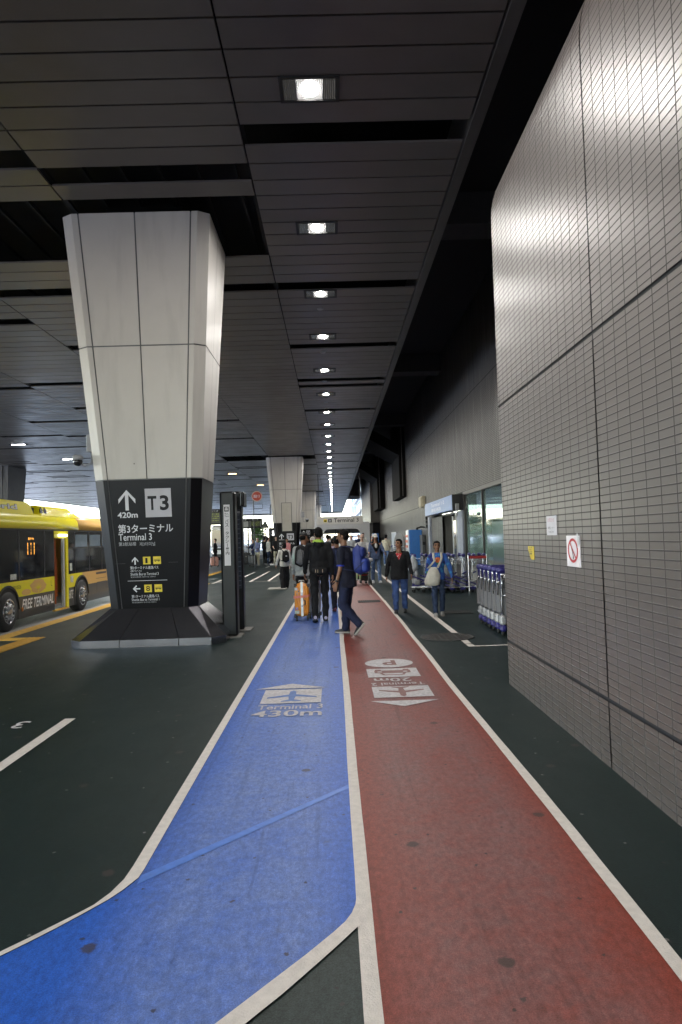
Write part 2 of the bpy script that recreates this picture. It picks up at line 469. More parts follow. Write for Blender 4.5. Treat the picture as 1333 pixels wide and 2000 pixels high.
strip([(0.075, 130), (0.075, 3.1)] + LOW_U[1:] + INN[::-1], 0.004, BLUE, 'blue_lane')
strip([(0.08, 130), (0.08, -3), (1.2, -3), (1.2, 130)][::-1], 0.004, RED, 'red_lane')
def wobble(x0, x1, y0, y1, amp, step=0.35, seed=0):
    a, b = [], []
    y = y0
    while y < y1:
        a.append((x0 + amp * mnoise.noise((seed, y * 0.35, 0)) + 0.004 * mnoise.noise((seed + 5, y * 4, 0)), y))
        b.append((x1 + amp * mnoise.noise((seed, y * 0.35, 0)) + 0.004 * mnoise.noise((seed + 9, y * 4, 0)), y))
        y += step if y < 30 else 4
    return a + b[::-1]
def bandline(a, b, name):
    m = MB()
    n = min(len(a), len(b))
    m.add([(x, y, 0.008) for x, y in a[:n]] + [(x, y, 0.008) for x, y in b[:n]], [(i, n + i, n + i + 1, i + 1) for i in range(n - 1)])
    return struct(name, m, white_paint)
bandline(OUT, INN, 'blue_lane_edge_line')
ml = MB()
ml.add([(x, y, 0.010) for x, y in LOW_U[:] + LOW_L[::-1]], [tuple(range(len(LOW_U) + len(LOW_L)))[::-1]])
struct('branch_edge_line', ml, white_paint)
strip(wobble(0.052, 0.118, -3, 130, 0.012, seed=2), 0.0085, white_paint, 'lane_divider_line')
strip(wobble(1.175, 1.238, -3, 17, 0.022, seed=8) , 0.008, white_paint, 'red_lane_edge_line')
strip([(1.165, 16.6), (1.228, 16.6), (1.18, 23), (1.18, 130), (1.115, 130), (1.115, 23)][::-1], 0.0075, white_paint, 'red_lane_far_edge_line')
OLDG = paint_floor('weathered green paint', (0.019, 0.032, 0.029), (0.034, 0.045, 0.042), 0.45, 0.95, rough=0.5, grain=0.45)
strip([(0.056, 2.86), (0.056, -3), (-1.2, -3), (-1.83, 0.44)] + LOW_L[::-1][1:-1] + [(0.05, 2.85)], 0.0025, OLDG, 'pavement_corner')
BL2 = pm('fresh blue paint', (0.075, 0.19, 0.60), 0.5, nscale=20)
strip([(0.055, 4.41), (0.055, 4.475), (-0.97, 3.36), (-0.97, 3.27)][::-1], 0.006, BL2, 'blue_paint_strip')
struct('queue_line', MB().add([(-2.53, -1, 0.005), (-2.43, -1, 0.005), (-2.43, 6.40, 0.005), (-2.53, 6.40, 0.005)], [(0, 1, 2, 3)]), white_paint)
mq = MB()
for x, a, b in [(-4.62, 25.9, 33), (-3.96, 26.4, 34.2), (-3.27, 26.4, 34.6), (-2.57, 26.4, 32.6), (-3.9, 39, 41)]:
    mq.add([(x - 0.05, a, 0.005), (x + 0.05, a, 0.005), (x + 0.05, b, 0.005), (x - 0.05, b, 0.005)], [(0, 1, 2, 3)])
mq.add([(-4.7, 26.32, 0.0062), (-2.2, 26.32, 0.0062), (-2.2, 26.4, 0.0062), (-4.7, 26.4, 0.0062)], [(0, 1, 2, 3)])
struct('queue_lines_by_the_stop', mq, white_paint)
mb_ = MB()
for x0, x1, y0, y1, z in [(1.86, 1.96, 9.95, 40, 0.005), (1.86, 1.96, 9.68, 9.9, 0.005), (1.96, 6.5, 9.69, 9.76, 0.005)]:
    mb_.add([(x0, y0, z), (x1, y0, z), (x1, y1, z), (x0, y1, z)], [(0, 1, 2, 3)])
struct('cart_bay_line', mb_, white_paint)
struct('kerb_edge_line', MB().add([(-6.09, -20, 0.005), (-5.78, -20, 0.005), (-5.78, 42, 0.005), (-6.09, 42, 0.005)], [(0, 1, 2, 3)]), yellow_paint)
# tactile paving: blocks with raised bars
tm = MB()
def tactile(x0, x1, y0, y1, along):
    tm.box(x0, x1, y0, y1, 0.001, 0.008)
    if along == 'y':
        n = int((x1 - x0) / 0.075)
        for i in range(n):
            a = x0 + (i + 0.3) * (x1 - x0) / n
            tm.box(a, a + 0.03, y0 + 0.01, y1 - 0.01, 0.007, 0.013)
    else:
        n = int((y1 - y0) / 0.075)
        for i in range(n):
            a = y0 + (i + 0.3) * (y1 - y0) / n
            tm.box(x0 + 0.01, x1 - 0.01, a, a + 0.03, 0.007, 0.013)
tactile(-5.43, -5.12, 6.0, 12.15, 'y')
tactile(-5.77, -5.44, 11.85, 12.15, 'x')
tactile(-4.98, -4.72, 19.5, 26, 'y')
struct('tactile_paving', tm, yellow_paint)
hm = MB()
for i in range(12):
    y = 20 + i * 0.85
    hm.add([(-5.7, y, 0.005), (-5.0, y, 0.005), (-5.0, y + 0.16, 0.005), (-5.7, y + 0.16, 0.005)], [(0, 1, 2, 3)])
struct('kerb_hatching', hm, pm('grey hatch paint', (0.3, 0.3, 0.3), 0.6))

flo = lambda u, v, w_: (u, v, 0.0095 + w_)
flr = lambda u, v, w_: (-u, -v, 0.0095 + w_)
worn_white = pm('worn marking paint', (0.5, 0.47, 0.48), 0.65, nscale=30, namt=0.25, bump=0.3, bscale=150)
# a solid white plate with a pictogram in the lane's colour on it
def plane_icon(mb, cx, cy, s, fn, z):
    P = [(0, .46), (.06, .38), (.07, .12), (.48, -.08), (.48, -.17), (.07, -.05), (.05, -.30), (.19, -.40), (.19, -.46), (0, -.42)]
    pts = P + [(-x, y) for x, y in P[1:-1]][::-1]
    mb.add([fn(cx + x * s, cy + y * s, z) for x, y in pts], [tuple(range(len(pts)))[::-1]])
sm = MB()
sm.add([flo(-0.88, 7.34, 0), flo(-0.13, 7.34, 0), flo(-0.5, 7.58, 0)], [(0, 1, 2)])
sm.add([flo(-0.765, 6.69, 0), flo(-0.17, 6.69, 0), flo(-0.17, 7.29, 0), flo(-0.765, 7.29, 0)], [(0, 1, 2, 3)])
struct('blue_lane_marking', sm, worn_white)
im = MB(); plane_icon(im, -0.467, 6.99, 0.52, flo, 0.0015)
struct('blue_lane_plane_symbol', im, pm('marking blue', (0.09, 0.17, 0.42), 0.6, nscale=20, namt=0.15))
tag(lettering('Terminal 3', -0.77, 6.46, -0.15, 6.63, flo, worn_white, name='blue_lane_wording', bold=0.012), kind='structure')
tag(lettering('430m', -0.80, 6.2, -0.155, 6.42, flo, worn_white, name='blue_lane_distance', bold=0.015), kind='structure')
sm = MB()
sm.add([(0.62, 6.43, 0.0095), (0.97, 6.65, 0.0095), (0.31, 6.65, 0.0095)], [(0, 1, 2)])
sm.add([(0.355, 6.79, 0.0095), (0.95, 6.79, 0.0095), (0.95, 7.28, 0.0095), (0.355, 7.28, 0.0095)], [(0, 1, 2, 3)])
sm.add([(0.345, 7.76, 0.0095), (0.94, 7.76, 0.0095), (0.94, 8.26, 0.0095), (0.345, 8.26, 0.0095)], [(0, 1, 2, 3)])
sm.add([(0.645 + 0.3 * math.cos(a * PI / 20), 8.62 + 0.29 * math.sin(a * PI / 20), 0.0095) for a in range(40)], [tuple(range(40))])
struct('red_lane_marking', sm, worn_white)
im = MB(); plane_icon(im, -0.652, -7.035, 0.48, flr, 0.0015)
# front of a car: body, windscreen, lamps, wheels
def car_icon(mb, cx, cy, s, fn, z):
    for poly in ([(-.42, -.25), (.42, -.25), (.42, .02), (.3, .08), (.24, .3), (-.24, .3), (-.3, .08), (-.42, .02)], [(-.4, -.38), (-.26, -.38), (-.26, -.25), (-.4, -.25)], [(.26, -.38), (.4, -.38), (.4, -.25), (.26, -.25)]):
        mb.add([fn(cx + x * s, cy + y * s, z) for x, y in poly], [tuple(range(len(poly)))])
car_icon(im, -0.642, -8.01, 0.5, flr, 0.0015)
struct('red_lane_symbols', im, pm('marking red', (0.23, 0.11, 0.1), 0.6, nscale=20, namt=0.15))
im = MB()
for poly in ([(-.17, .02), (.17, .02), (.21, .2), (-.21, .2)][::1],):
    pass
im.add([flr(-0.642 + x, -8.01 + y, 0.003) for x, y in [(-.12, .045), (.12, .045), (.095, .12), (-.095, .12)]], [(0, 1, 2, 3)])
for sx in (-1, 1):
    im.add([flr(-0.642 + sx * .15 + .03 * math.cos(a * PI / 6), -8.05 + .03 * math.sin(a * PI / 6), 0.003) for a in range(12)], [tuple(range(12))])
struct('red_lane_symbol_details', im, worn_white)
tag(lettering('P', -0.73, -8.79, -0.56, -8.47, flr, MATS['marking red'], name='red_lane_parking_letter', bold=0.03, thick=0.0015), kind='structure')
tag(lettering('20m', -0.81, -7.70, -0.40, -7.52, flr, worn_white, name='red_lane_distance', bold=0.015), kind='structure')
tag(lettering('Terminal 2', -0.93, -7.46, -0.36, -7.33, flr, worn_white, name='red_lane_wording', bold=0.012), kind='structure')
tag(lettering('3', 2.80, -6.33, 2.91, -6.10, flr, worn_white, name='queue_numeral', bold=0.01), kind='structure')

# grates and covers set into the floor
grate_m = pm('cast iron', (0.028, 0.027, 0.026), 0.7, 0.2, nscale=20)
def grate(x0, x1, y0, y1, label, cat='drain'):
    g = thing('drain_grate', label, cat, ((x0 + x1) / 2, (y0 + y1) / 2, 0.0))
    MB().add([(x0, y0, 0.0095), (x1, y0, 0.0095), (x1, y1, 0.0095), (x0, y1, 0.0095)], [(0, 1, 2, 3)]).build('pit', dark_gap, g)
    m = MB(); n = int((x1 - x0) / 0.05)
    for i in range(n):
        a = x0 + (i + 0.25) * (x1 - x0) / n
        m.box(a, a + 0.024, y0, y1, 0.010, 0.016)
    m.box(x0, x1, y0 - 0.02, y0 - 0.001, 0.010, 0.0165); m.box(x0, x1, y1 + 0.001, y1 + 0.02, 0.010, 0.0165)
    m.build('bars', grate_m, g)
grate(0.55, 1.1, 16.6, 17.05, 'iron drain grate across the red lane beyond the walkers')
grate(2.1, 2.75, 13.7, 14.15, 'iron drain grate in the green floor behind the boy')
g = thing('manhole_cover', 'weathered round iron manhole cover by the end of the white bay line', 'manhole cover', (1.72, 10.7, 0))
MB().lathe([(0.42, 0.0), (0.42, 0.012), (0.40, 0.014)], (1.72, 10.65, 0.0)).build('cover', grate_m, g)
m = MB()
for i in range(-4, 5):
    for j in range(-4, 5):
        if i * i + j * j < 17:
            m.box(1.72 + i * .085 - .03, 1.72 + i * .085 + .03, 10.65 + j * .085 - .012, 10.65 + j * .085 + .012, 0.0135, 0.019)
m.build('cover_rib', pm('rusty iron', (0.05, 0.042, 0.038), 0.8, 0.1, nscale=30, namt=0.3), g)

# ------------------------------------------------------------------ ceiling
HC = 6.67
slat_m = pm('ceiling slat enamel', (0.15, 0.132, 0.12), 0.38, 0.0, spec=0.55, nscale=1.3, namt=0.12, rvar=0.08)
PITCH, PH = 0.432, 7.31
_t = slat_m.node_tree; _b = _t.nodes['Principled BSDF']; _src = _b.inputs['Base Color'].links[0].from_socket
_g = N(_t, 'ShaderNodeNewGeometry'); _s = N(_t, 'ShaderNodeSeparateXYZ'); _t.links.new(_g.outputs['Position'], _s.inputs[0])
_f = N(_t, 'ShaderNodeMath', operation='MULTIPLY_ADD'); _f.inputs[1].default_value = 1 / 0.432; _f.inputs[2].default_value = -7.31 / 0.432; _t.links.new(_s.outputs[1], _f.inputs[0])
_h = N(_t, 'ShaderNodeMath', operation='FLOOR'); _t.links.new(_f.outputs[0], _h.inputs[0])
_x = N(_t, 'ShaderNodeMath', operation='MULTIPLY_ADD'); _x.inputs[1].default_value = 1 / 2.83; _x.inputs[2].default_value = 0.353; _t.links.new(_s.outputs[0], _x.inputs[0])
_k = N(_t, 'ShaderNodeMath', operation='FLOOR'); _t.links.new(_x.outputs[0], _k.inputs[0])
_c = N(_t, 'ShaderNodeCombineXYZ'); _t.links.new(_h.outputs[0], _c.inputs[0]); _t.links.new(_k.outputs[0], _c.inputs[1])
_w = N(_t, 'ShaderNodeTexWhiteNoise', noise_dimensions='2D'); _t.links.new(_c.outputs[0], _w.inputs['Vector'])
_r = N(_t, 'ShaderNodeMapRange'); _r.inputs[3].default_value = 0.88; _r.inputs[4].default_value = 1.12; _t.links.new(_w.outputs[0], _r.inputs[0])
_m = N(_t, 'ShaderNodeMix', data_type='RGBA', blend_type='MULTIPLY'); _m.inputs[0].default_value = 1; _t.links.new(_src, _m.inputs[6]); _t.links.new(_r.outputs[0], _m.inputs[7]); _t.links.new(_m.outputs[2], _b.inputs['Base Color'])
BAYS = [1.83, -1.0, -3.83, -6.66, -9.47, -12.27, -15.1, -17.93, -20.76, -23.6, -26.4, -29.2, -32.0]
I0, I1 = -92, 294      # slats run from behind the camera to the end of the deck
lane_slots = {2, 14, 24, 33, 35, 45, 56, 68, 78, 88, 98, 109, 119, 131, 140, 152, 163, 174, 186, 197, 209, 220, 231, 243, 254, 265, -8, -20, -30}
LAMP_I = [0, 8, 15, 22, 30, 38, 46, 53, 61, 68, 75, 82]
while LAMP_I[-1] < 285:
    LAMP_I.append(LAMP_I[-1] + (7 if len(LAMP_I) % 2 else 8))
LAMP_I += [-8, -15, -23]
lane_slots = {i for i in lane_slots if i not in LAMP_I}
ceil = thing('ceiling', 'dark soffit of long metal slats with black slots over the walkway', 'ceiling', (0, 0, HC))
ceil['kind'] = 'structure'
rng = random.Random(3)
COLY = [11.2 + 31.7 * k for k in range(4)]
for bi in range(12):
    x1, x0 = BAYS[bi] - 0.012, BAYS[bi + 1] + 0.012
    m = MB()
    slots = set(lane_slots) if bi == 0 else set()
    if bi > 0:
        slots = {14, 4} if bi == 1 else ({14, 3} if bi == 2 else set())
        i = 18 + rng.randrange(6)
        while i < I1:
            if not (bi == 1 and i < 75):
                slots.add(i)
                if rng.random() < 0.25: slots.add(i + 2)
            i += rng.choice([9, 11, 12, 14, 17])
        if bi in (1, 2):
            for cy in COLY:
                c0 = round((cy - 1.13 - PH) / PITCH - 0.39)
                slots |= set(range(c0, c0 + 5))
    i = I0
    for i in range(I0, I1):
        if i in slots:
            continue
        a = PH + i * PITCH
        z = HC + rng.uniform(-0.0012, 0.0012)
        # slat: shallow tray with turned-up lips
        m.box(x0, x1, a + 0.015, a + PITCH - 0.015, z, z + 0.03)
    m.build('slat_panel', slat_m, ceil)
    m = MB()   # carrier channel along the joint, above the slats
    m.box(x0 - 0.06, x0 + 0.02, PH + I0 * PITCH, PH + I1 * PITCH, HC + 0.06, HC + 0.1)
    m.build('carrier_channel', dark_gap, ceil)
YA, YB = PH + I0 * PITCH, PH + I1 * PITCH
MB().box(-32.2, 1.95, YA, YB, HC + 0.75, HC + 1.3).build('deck_slab', pm('dark slab', (0.018, 0.018, 0.02), 0.9), ceil)
MB().box(1.845, 1.99, YA, YB, HC - 0.03, HC + 1.3).build('edge_trim', pm('edge trim', (0.085, 0.078, 0.072), 0.45, nscale=2), ceil)
MB().box(-32.4, -32.1, YA, YB, HC - 0.05, HC + 1.6).build('fascia', pm('fascia grey', (0.35, 0.35, 0.36), 0.5), ceil)
MB().box(-32.4, 1.99, YB + 0.001, YB + 0.4, HC - 0.3, HC + 1.3).build('end_beam', pm('end beam', (0.3, 0.3, 0.3), 0.5), ceil)
# ribs glimpsed in the column openings and slots
m = MB()
for bi in range(1, 3):
    for k in range(5):
        x = BAYS[bi] - 0.3 - k * 0.55
        m.box(x, x + 0.04, 0, YB, HC + 0.35, HC + 0.42)
m.build('hanger_rail', pm('hanger rail', (0.012, 0.012, 0.013), 0.8), ceil)

# ------------------------------------------------------------------ ceiling lamps
lamp_frame = pm('lamp frame', (0.03, 0.03, 0.03), 0.5, 0.3)
lamp_glass = pm('ribbed lamp glass', (0.05, 0.05, 0.055), 0.2, spec=0.5, emit=(1, 0.97, 0.92), estr=0.002)
lamp_hot = pm('lamp tube glow', (0.9, 0.9, 0.9), 0.5, emit=(1, 0.975, 0.93), estr=26)
lamp_lens = pm('prismatic lamp lens', (0.2, 0.2, 0.2), 0.2, emit=(1, 0.97, 0.92), estr=0.05)
lampL = D.lights.new('lamp', 'AREA')
lampL.shape = 'ELLIPSE'; lampL.size = 0.19; lampL.size_y = 0.25; lampL.energy = LAMP_W; lampL.color = (1, 0.97, 0.91)
lampL.spread = R_(172)
def lamp(i, label, group):
    y0, y1 = PH + i * PITCH + 0.02, PH + (i + 1) * PITCH - 0.02
    x0, x1 = -0.43, 0.19
    cx = -0.12
    t = thing('ceiling_lamp', label, 'lamp', (cx, (y0 + y1) / 2, HC - 0.004), group)
    f = MB()
    f.box(x0 - 0.03, x1 + 0.03, y0 - 0.03, y0 + 0.012, HC - 0.016, HC - 0.001)
    f.box(x0 - 0.03, x1 + 0.03, y1 - 0.012, y1 + 0.03, HC - 0.016, HC - 0.001)
    f.box(x0 - 0.03, x0 + 0.012, y0 + 0.013, y1 - 0.013, HC - 0.016, HC - 0.001)
    f.box(x1 - 0.012, x1 + 0.03, y0 + 0.013, y1 - 0.013, HC - 0.016, HC - 0.001)
    f.build('frame', lamp_frame, t)
    gg = (MB(), MB())
    n = 26
    for k in range(n):   # prismatic glass: a rib per bar, hot in the middle where the bulb stands
        a = x0 + 0.012 + k * (x1 - x0 - 0.024) / n
        b_ = a + (x1 - x0 - 0.024) / n
        if abs((a + b_) / 2 - cx) < 0.14:
            continue
        gg[a > cx].prism([(a + .0003, -0.006), ((a + b_) / 2, -0.013), (b_ - .0003, -0.006), (b_ - .0003, -0.0015), (a + .0003, -0.0015)], y0 + 0.014, y1 - 0.014, lambda x, y, z: (x, z, HC + y))
    gg[0].build('glass', lamp_glass, t); gg[1].build('glass', lamp_glass, t)
    ym = (y0 + y1) / 2
    MB().rings([[(cx + a * math.cos(k * PI / 12), ym + b_ * math.sin(k * PI / 12), z) for k in range(24)] for a, b_, z in ((0.095, 0.125, HC - 0.004), (0.09, 0.12, HC - 0.012), (0.05, 0.07, HC - 0.016))]).build('bulb', lamp_hot, t)
    gl_ = MB()
    for k in range(14):
        a = cx - 0.14 + k * 0.02
        gl_.prism([(a, -0.002), (a + .01, -0.0035), (a + .02, -0.002), (a + .02, -0.0005), (a, -0.0005)], y0 + 0.014, y1 - 0.014, lambda x, y, z: (x, z, HC + y))
    gl_.build('lens', lamp_lens, t)
    l = D.objects.new('lamp_light', lampL)
    COL.objects.link(l)
    l.parent = t
    l.location = (0, 0, -0.02)
    return t
lamp(0, 'brightest largest ceiling lamp, nearest the top of the photo, with ribbed glass', 'lamps above the lanes')
lamp(8, 'second ceiling lamp from the top, level with the front edge of the sign column', 'lamps above the lanes')
lamp(15, 'third ceiling lamp from the top, just past a black slot', 'lamps above the lanes')
far = lamp(22, 'small bright ceiling lamp in the long row receding over the lanes', 'lamps above the lanes')
for i in LAMP_I:
    if i in (0, 8, 15, 22):
        continue
    c = copy_tree(far)
    c.location.y += (i - 22) * PITCH
    if i < 0:
        c['label'] = 'ceiling lamp overhead out of the top of the photo'
# small recessed discs between the lamps
disc_m = pm('sensor disc', (0.3, 0.3, 0.31), 0.4)
first = None
for k, (a, b_) in enumerate([(15, 22), (22, 30), (30, 38), (38, 46)]):
    y = PH + ((a + b_) / 2 + 0.5) * PITCH - (0.6 if k == 0 else 0.3)
    t = thing('ceiling_sensor', 'small grey disc in the soffit between two lamps', 'sensor', (-0.14, y, HC), 'discs between the lamps')
    MB().lathe([(0.075, -0.002), (0.07, -0.02), (0.03, -0.03)], (-0.14, y, HC - 0.001)).build('disc', disc_m, t, True)
# the lamps over the roadway
side_hot = pm('roadway lamp glow', (0.9, 0.9, 0.9), 0.5, emit=(0.95, 0.97, 1.0), estr=5)
warm_hot = pm('warm lamp glow', (0.9, 0.8, 0.7), 0.5, emit=(1, 0.6, 0.3), estr=2)
for x, y, hot, lb in [(-15.4, 33.7, side_hot, 'white strip lamp in the soffit above the yellow bus'), (-15.4, 40.0, side_hot, 'white strip lamp behind the one above the yellow bus'),
                      (-7.5, 51.6, warm_hot, 'warm round lamp in the soffit above the black kiosk'), (-6.6, 63.0, warm_hot, 'smaller warm lamp in the soffit beside the round bus stop sign'),
                      (-15.4, 52.0, side_hot, 'white strip lamp in the soffit far behind the bus')]:
    t = thing('road_lamp', lb, 'lamp', (x, y, HC))
    MB().box(x - 0.42, x + 0.42, y - 0.13, y + 0.13, HC - 0.02, HC - 0.003).build('housing', lamp_frame, t)
    MB().box(x - 0.3, x + 0.3, y - 0.07, y + 0.07, HC - 0.028, HC - 0.021).build('bulb', hot, t)

# unseen lamps added behind the column to brighten the bus, after the far row
kerbL = D.lights.new('kerb_fill_lamp', 'AREA'); kerbL.shape = 'RECTANGLE'; kerbL.size = 0.6; kerbL.size_y = 0.15; kerbL.energy = 26; kerbL.spread = R_(130); kerbL.color = (1, 0.96, 0.9)
for y in (20.6, 29.0):
    t = thing('road_lamp', 'unseen strip lamp added above the kerb behind the big column to light the bus', 'lamp', (-5.9, y, HC), 'added lamps along the kerb')
    MB().box(-6.3, -5.5, y - 0.13, y + 0.13, HC - 0.02, HC - 0.003).build('housing', lamp_frame, t)
    MB().box(-6.2, -5.6, y - 0.07, y + 0.07, HC - 0.026, HC - 0.021).build('bulb', side_hot, t)
    l = D.objects.new('lamp_light', kerbL); COL.objects.link(l); l.parent = t; l.location = (0, 0, -0.03)

# ------------------------------------------------------------------ tiled wall on the right
TILE = tile_wall('brown grey glazed tile', (0.086, 0.069, 0.064), (0.016, 0.012, 0.011), 0.174, 0.0508, rough=0.345, tilt=0.035, spec=1.0, cushion=0.16, gw=1.15)
TILE2 = tile_wall('far wall tile', (0.072, 0.067, 0.062), (0.018, 0.016, 0.014), 0.174, 0.0505, rough=0.42, stains=0.35, tilt=0.03, spec=0.4, gw=1.7)
XW, YE, ZT, RT = 1.81, 7.26, 5.80, 0.80
wall = thing('tiled_wall', 'large glossy brown grey tiled wall block with a rounded top beside the red lane', 'wall', (XW, YE, 0))
def wall_profile():
    p = [(0.0, 0.0, 0.0)]
    arc = 0.0
    # (x offset to the right, z, arc length)
    zs = ZT - RT
    p.append((0.0, zs, zs))
    for k in range(1, 13):
        a = k * PI / 24
        p.append((RT - RT * math.cos(a), zs + RT * math.sin(a), zs + RT * a))
    p.append((6.0, ZT, zs + RT * PI / 2 + 6 - RT))
    return p
prof = wall_profile()
def wall_patch(y0, y1, s0, s1, name='tile_panel'):
    """a panel of tiles between joints: y0..y1 along the wall, s0..s1 up its face (arc length)"""
    pts = []
    for k in range(len(prof) - 1):
        a, b_ = prof[k], prof[k + 1]
        lo, hi = max(a[2], s0), min(b_[2], s1)
        if hi <= lo: continue
        for s in ([lo, hi] if not pts else [hi]):
            f = (s - a[2]) / (b_[2] - a[2])
            pts.append((a[0] + (b_[0] - a[0]) * f, a[1] + (b_[1] - a[1]) * f, s))
    m = MB(); me_uv = []
    n = len(pts)
    ny = 2
    for y in (y0, y1):
        for p in pts:
            m.v.append((XW + p[0], y, p[1])); me_uv.append((y - 4.6 + 17.4, p[2]))
    for k in range(n - 1):
        m.f.append((k, k + n, k + n + 1, k + 1))
    o = m.build(name, TILE, wall, True)
    l = o.data.uv_layers.new(name='UVMap')
    for lp in o.data.loops:
        l.data[lp.index].uv = me_uv[lp.vertex_index]
    return o
ycuts = [-6.0, -3.35, -0.7, 1.95, 4.6, YE]
scuts = [0.0, 0.4572, 2.9464, prof[-1][2]]
for a, b_ in zip(ycuts, ycuts[1:]):
    for c, d in zip(scuts, scuts[1:]):
        wall_patch(a + (0.011 if a > -6 else 0), b_ - (0.011 if b_ < YE else 0), c + (0.014 if c > 0 else 0), d - (0.014 if d < 5 else 0))
core = MB()   # body behind the tiles, seen only in the joints
core.add([(XW + 0.012 + p[0] * 0.99, -6, p[1] - 0.012) for p in prof] + [(7.8, -6, 0)] + [(XW + 0.012 + p[0] * 0.99, YE - 0.001, p[1] - 0.012) for p in prof] + [(7.8, YE - 0.001, 0)], [])
n_ = len(prof) + 1
for k in range(n_):
    core.f.append((k, (k + 1) % n_, n_ + (k + 1) % n_, n_ + k))
core.f.append(tuple(range(n_))); core.f.append(tuple(range(n_, 2 * n_))[::-1])
core.build('joint_backing', pm('joint sealant', (0.012, 0.012, 0.016), 0.6), wall)
m = MB()
m.add([(XW + p[0], YE + 0.0005, p[1]) for p in prof] + [(7.8, YE + 0.0005, 0)], [tuple(range(n_))[::-1]])
m.build('end_face', TILE, wall, uvs=lambda x, y, z: (x, z))
# stickers
fr = lambda u, v, w_: (XW - 0.004 - w_, u, v)        # u = y along the wall, v = z
red_ink = pm('red ink', (0.42, 0.02, 0.03), 0.45)
sg = thing('no_smoking_sign', 'white no smoking sign with red circle taped on the tiles', 'sign', (XW, 5.13, 1.3))
MB().prism([(4.99, 1.325), (5.275, 1.325), (5.275, 1.56), (4.99, 1.56)], -0.002, 0.004, fr).build('board', pm('sign board white', (0.7, 0.66, 0.7), 0.3), sg)
m = MB()
cY, cZ, r1, r0 = 5.135, 1.448, 0.092, 0.072
ring_o = [(cY + r1 * 1.18 * math.cos(a * PI / 20), cZ + r1 * math.sin(a * PI / 20)) for a in range(40)]
ring_i = [(cY + r0 * 1.18 * math.cos(a * PI / 20), cZ + r0 * math.sin(a * PI / 20)) for a in range(40)]
m.add([fr(y, z, 0.006) for y, z in ring_o] + [fr(y, z, 0.006) for y, z in ring_i], [(k, (k + 1) % 40, 40 + (k + 1) % 40, 40 + k) for k in range(40)])
dz = 0.052
m.add([fr(cY + .068, cZ + dz + .006, 0.0065), fr(cY + .055, cZ + dz + .012, 0.0065), fr(cY - .068, cZ - dz - .002, 0.0065), fr(cY - .056, cZ - dz - .012, 0.0065)], [(0, 1, 2, 3)])
m.build('prohibition_ring', red_ink, sg)
m = MB()
m.add([fr(cY + .035, cZ + .02, 0.0055), fr(cY + .026, cZ + .026, 0.0055), fr(cY - .012, cZ - .05, 0.0055), fr(cY - .003, cZ - .056, 0.0055)], [(0, 1, 2, 3)])
m.add([fr(cY - .016, cZ - .052, 0.0058), fr(cY - .002, cZ - .03, 0.0058), fr(cY + .008, cZ - .058, 0.0058), fr(cY - .006, cZ - .07, 0.0058)], [(0, 1, 2, 3)])
m.build('cigarette_symbol', black_metal, sg)
tp = MB()
tp.add([fr(4.985 + .012 * k + .005 * (k % 2), 1.545 + .012 * ((k * 7) % 5) - .006, 0.007 + 0.004 * (k % 3)) for k in range(5)] + [fr(4.985 + .012 * k, 1.50 - .008 * k, 0.008) for k in range(5)], [(k, k + 1, k + 6, k + 5) for k in range(4)])
tp.build('tape', pm('clear tape', (0.6, 0.6, 0.62), 0.12, spec=0.8), sg)
sg = thing('paper_notice', 'faded white paper notice with pink heading taped above the yellow sticker', 'notice', (XW, 5.62, 1.55))
MB().prism([(5.5, 1.565), (5.755, 1.565), (5.755, 1.725), (5.5, 1.725)], -0.002, 0.002, fr).build('paper', pm('faded paper', (0.52, 0.5, 0.55), 0.4), sg)
frm = lambda u, v, w_: (XW - 0.0065 - w_, -u, v)     # reads left to right for someone facing the wall
lettering('お知らせ', -5.72, 1.675, -5.55, 1.71, frm, pm('pink ink', (0.42, 0.16, 0.24), 0.5), sg)
lettering('喫煙コーナー', -5.72, 1.615, -5.55, 1.637, frm, pm('grey ink', (0.05, 0.05, 0.07), 0.5), sg)
lettering('Smoking Corner', -5.70, 1.582, -5.57, 1.602, frm, MATS['grey ink'], sg)
sg = thing('yellow_sticker', 'small torn yellow sticker low on the tiles near the wall end', 'sticker', (XW, 6.25, 1.34))
MB().prism([(6.16, 1.345), (6.25, 1.345), (6.28, 1.37), (6.29, 1.40), (6.335, 1.43), (6.335, 1.465), (6.16, 1.465)], -0.002, 0.002, fr).build('paper', pm('sticker yellow', (0.62, 0.45, 0.02), 0.4), sg)
for k, z in enumerate((1.447, 1.428, 1.409, 1.39)):
    lettering(['注意', 'お願い', '禁煙', '！'][k], -6.31 + .02 * (k > 1) , z, -6.2, z + .013, frm, black_metal, sg)

# ------------------------------------------------------------------ hidden end wall and the tiled wall of the terminal beyond
XF = 4.6
fw = thing('terminal_wall', 'tall stained tiled wall of the terminal behind the luggage carts', 'wall', (XF, 40, 0))
def tiled(mb, name, parent, mat=None, uvs=None):
    return mb.build(name, mat or TILE2, parent, uvs=uvs)
def fpanel(y0, y1, z0, z1):
    m = MB(); m.add([(XF, y0, z0), (XF, y1, z0), (XF, y1, z1), (XF, y0, z1)], [(0, 3, 2, 1)])
    m.build('tile_panel', TILE2, fw, uvs=lambda x, y, z: (y, z))
fcuts = [7.3, 10.6, 14.2, 17.8, 21.5, 25.1, 28.7, 32.4, 36, 39.6, 43.2, 46.8, 50.4, 54, 57.6, 61.2, 64.8, 68.4, 72, 76, 80, 84, 88]
for a, b_ in zip(fcuts, fcuts[1:]):
    for c, d in ((0.0, 3.06), (3.06, 6.2), (6.2, 10.5)):
        y0, y1 = a + 0.008, b_ - 0.008
        if c == 0.0:
            if y1 < 32.3 and y0 > 17.7:
                continue                      # windows and doors
        fpanel(y0, y1, c + (0.01 if c else 0), d - 0.01)
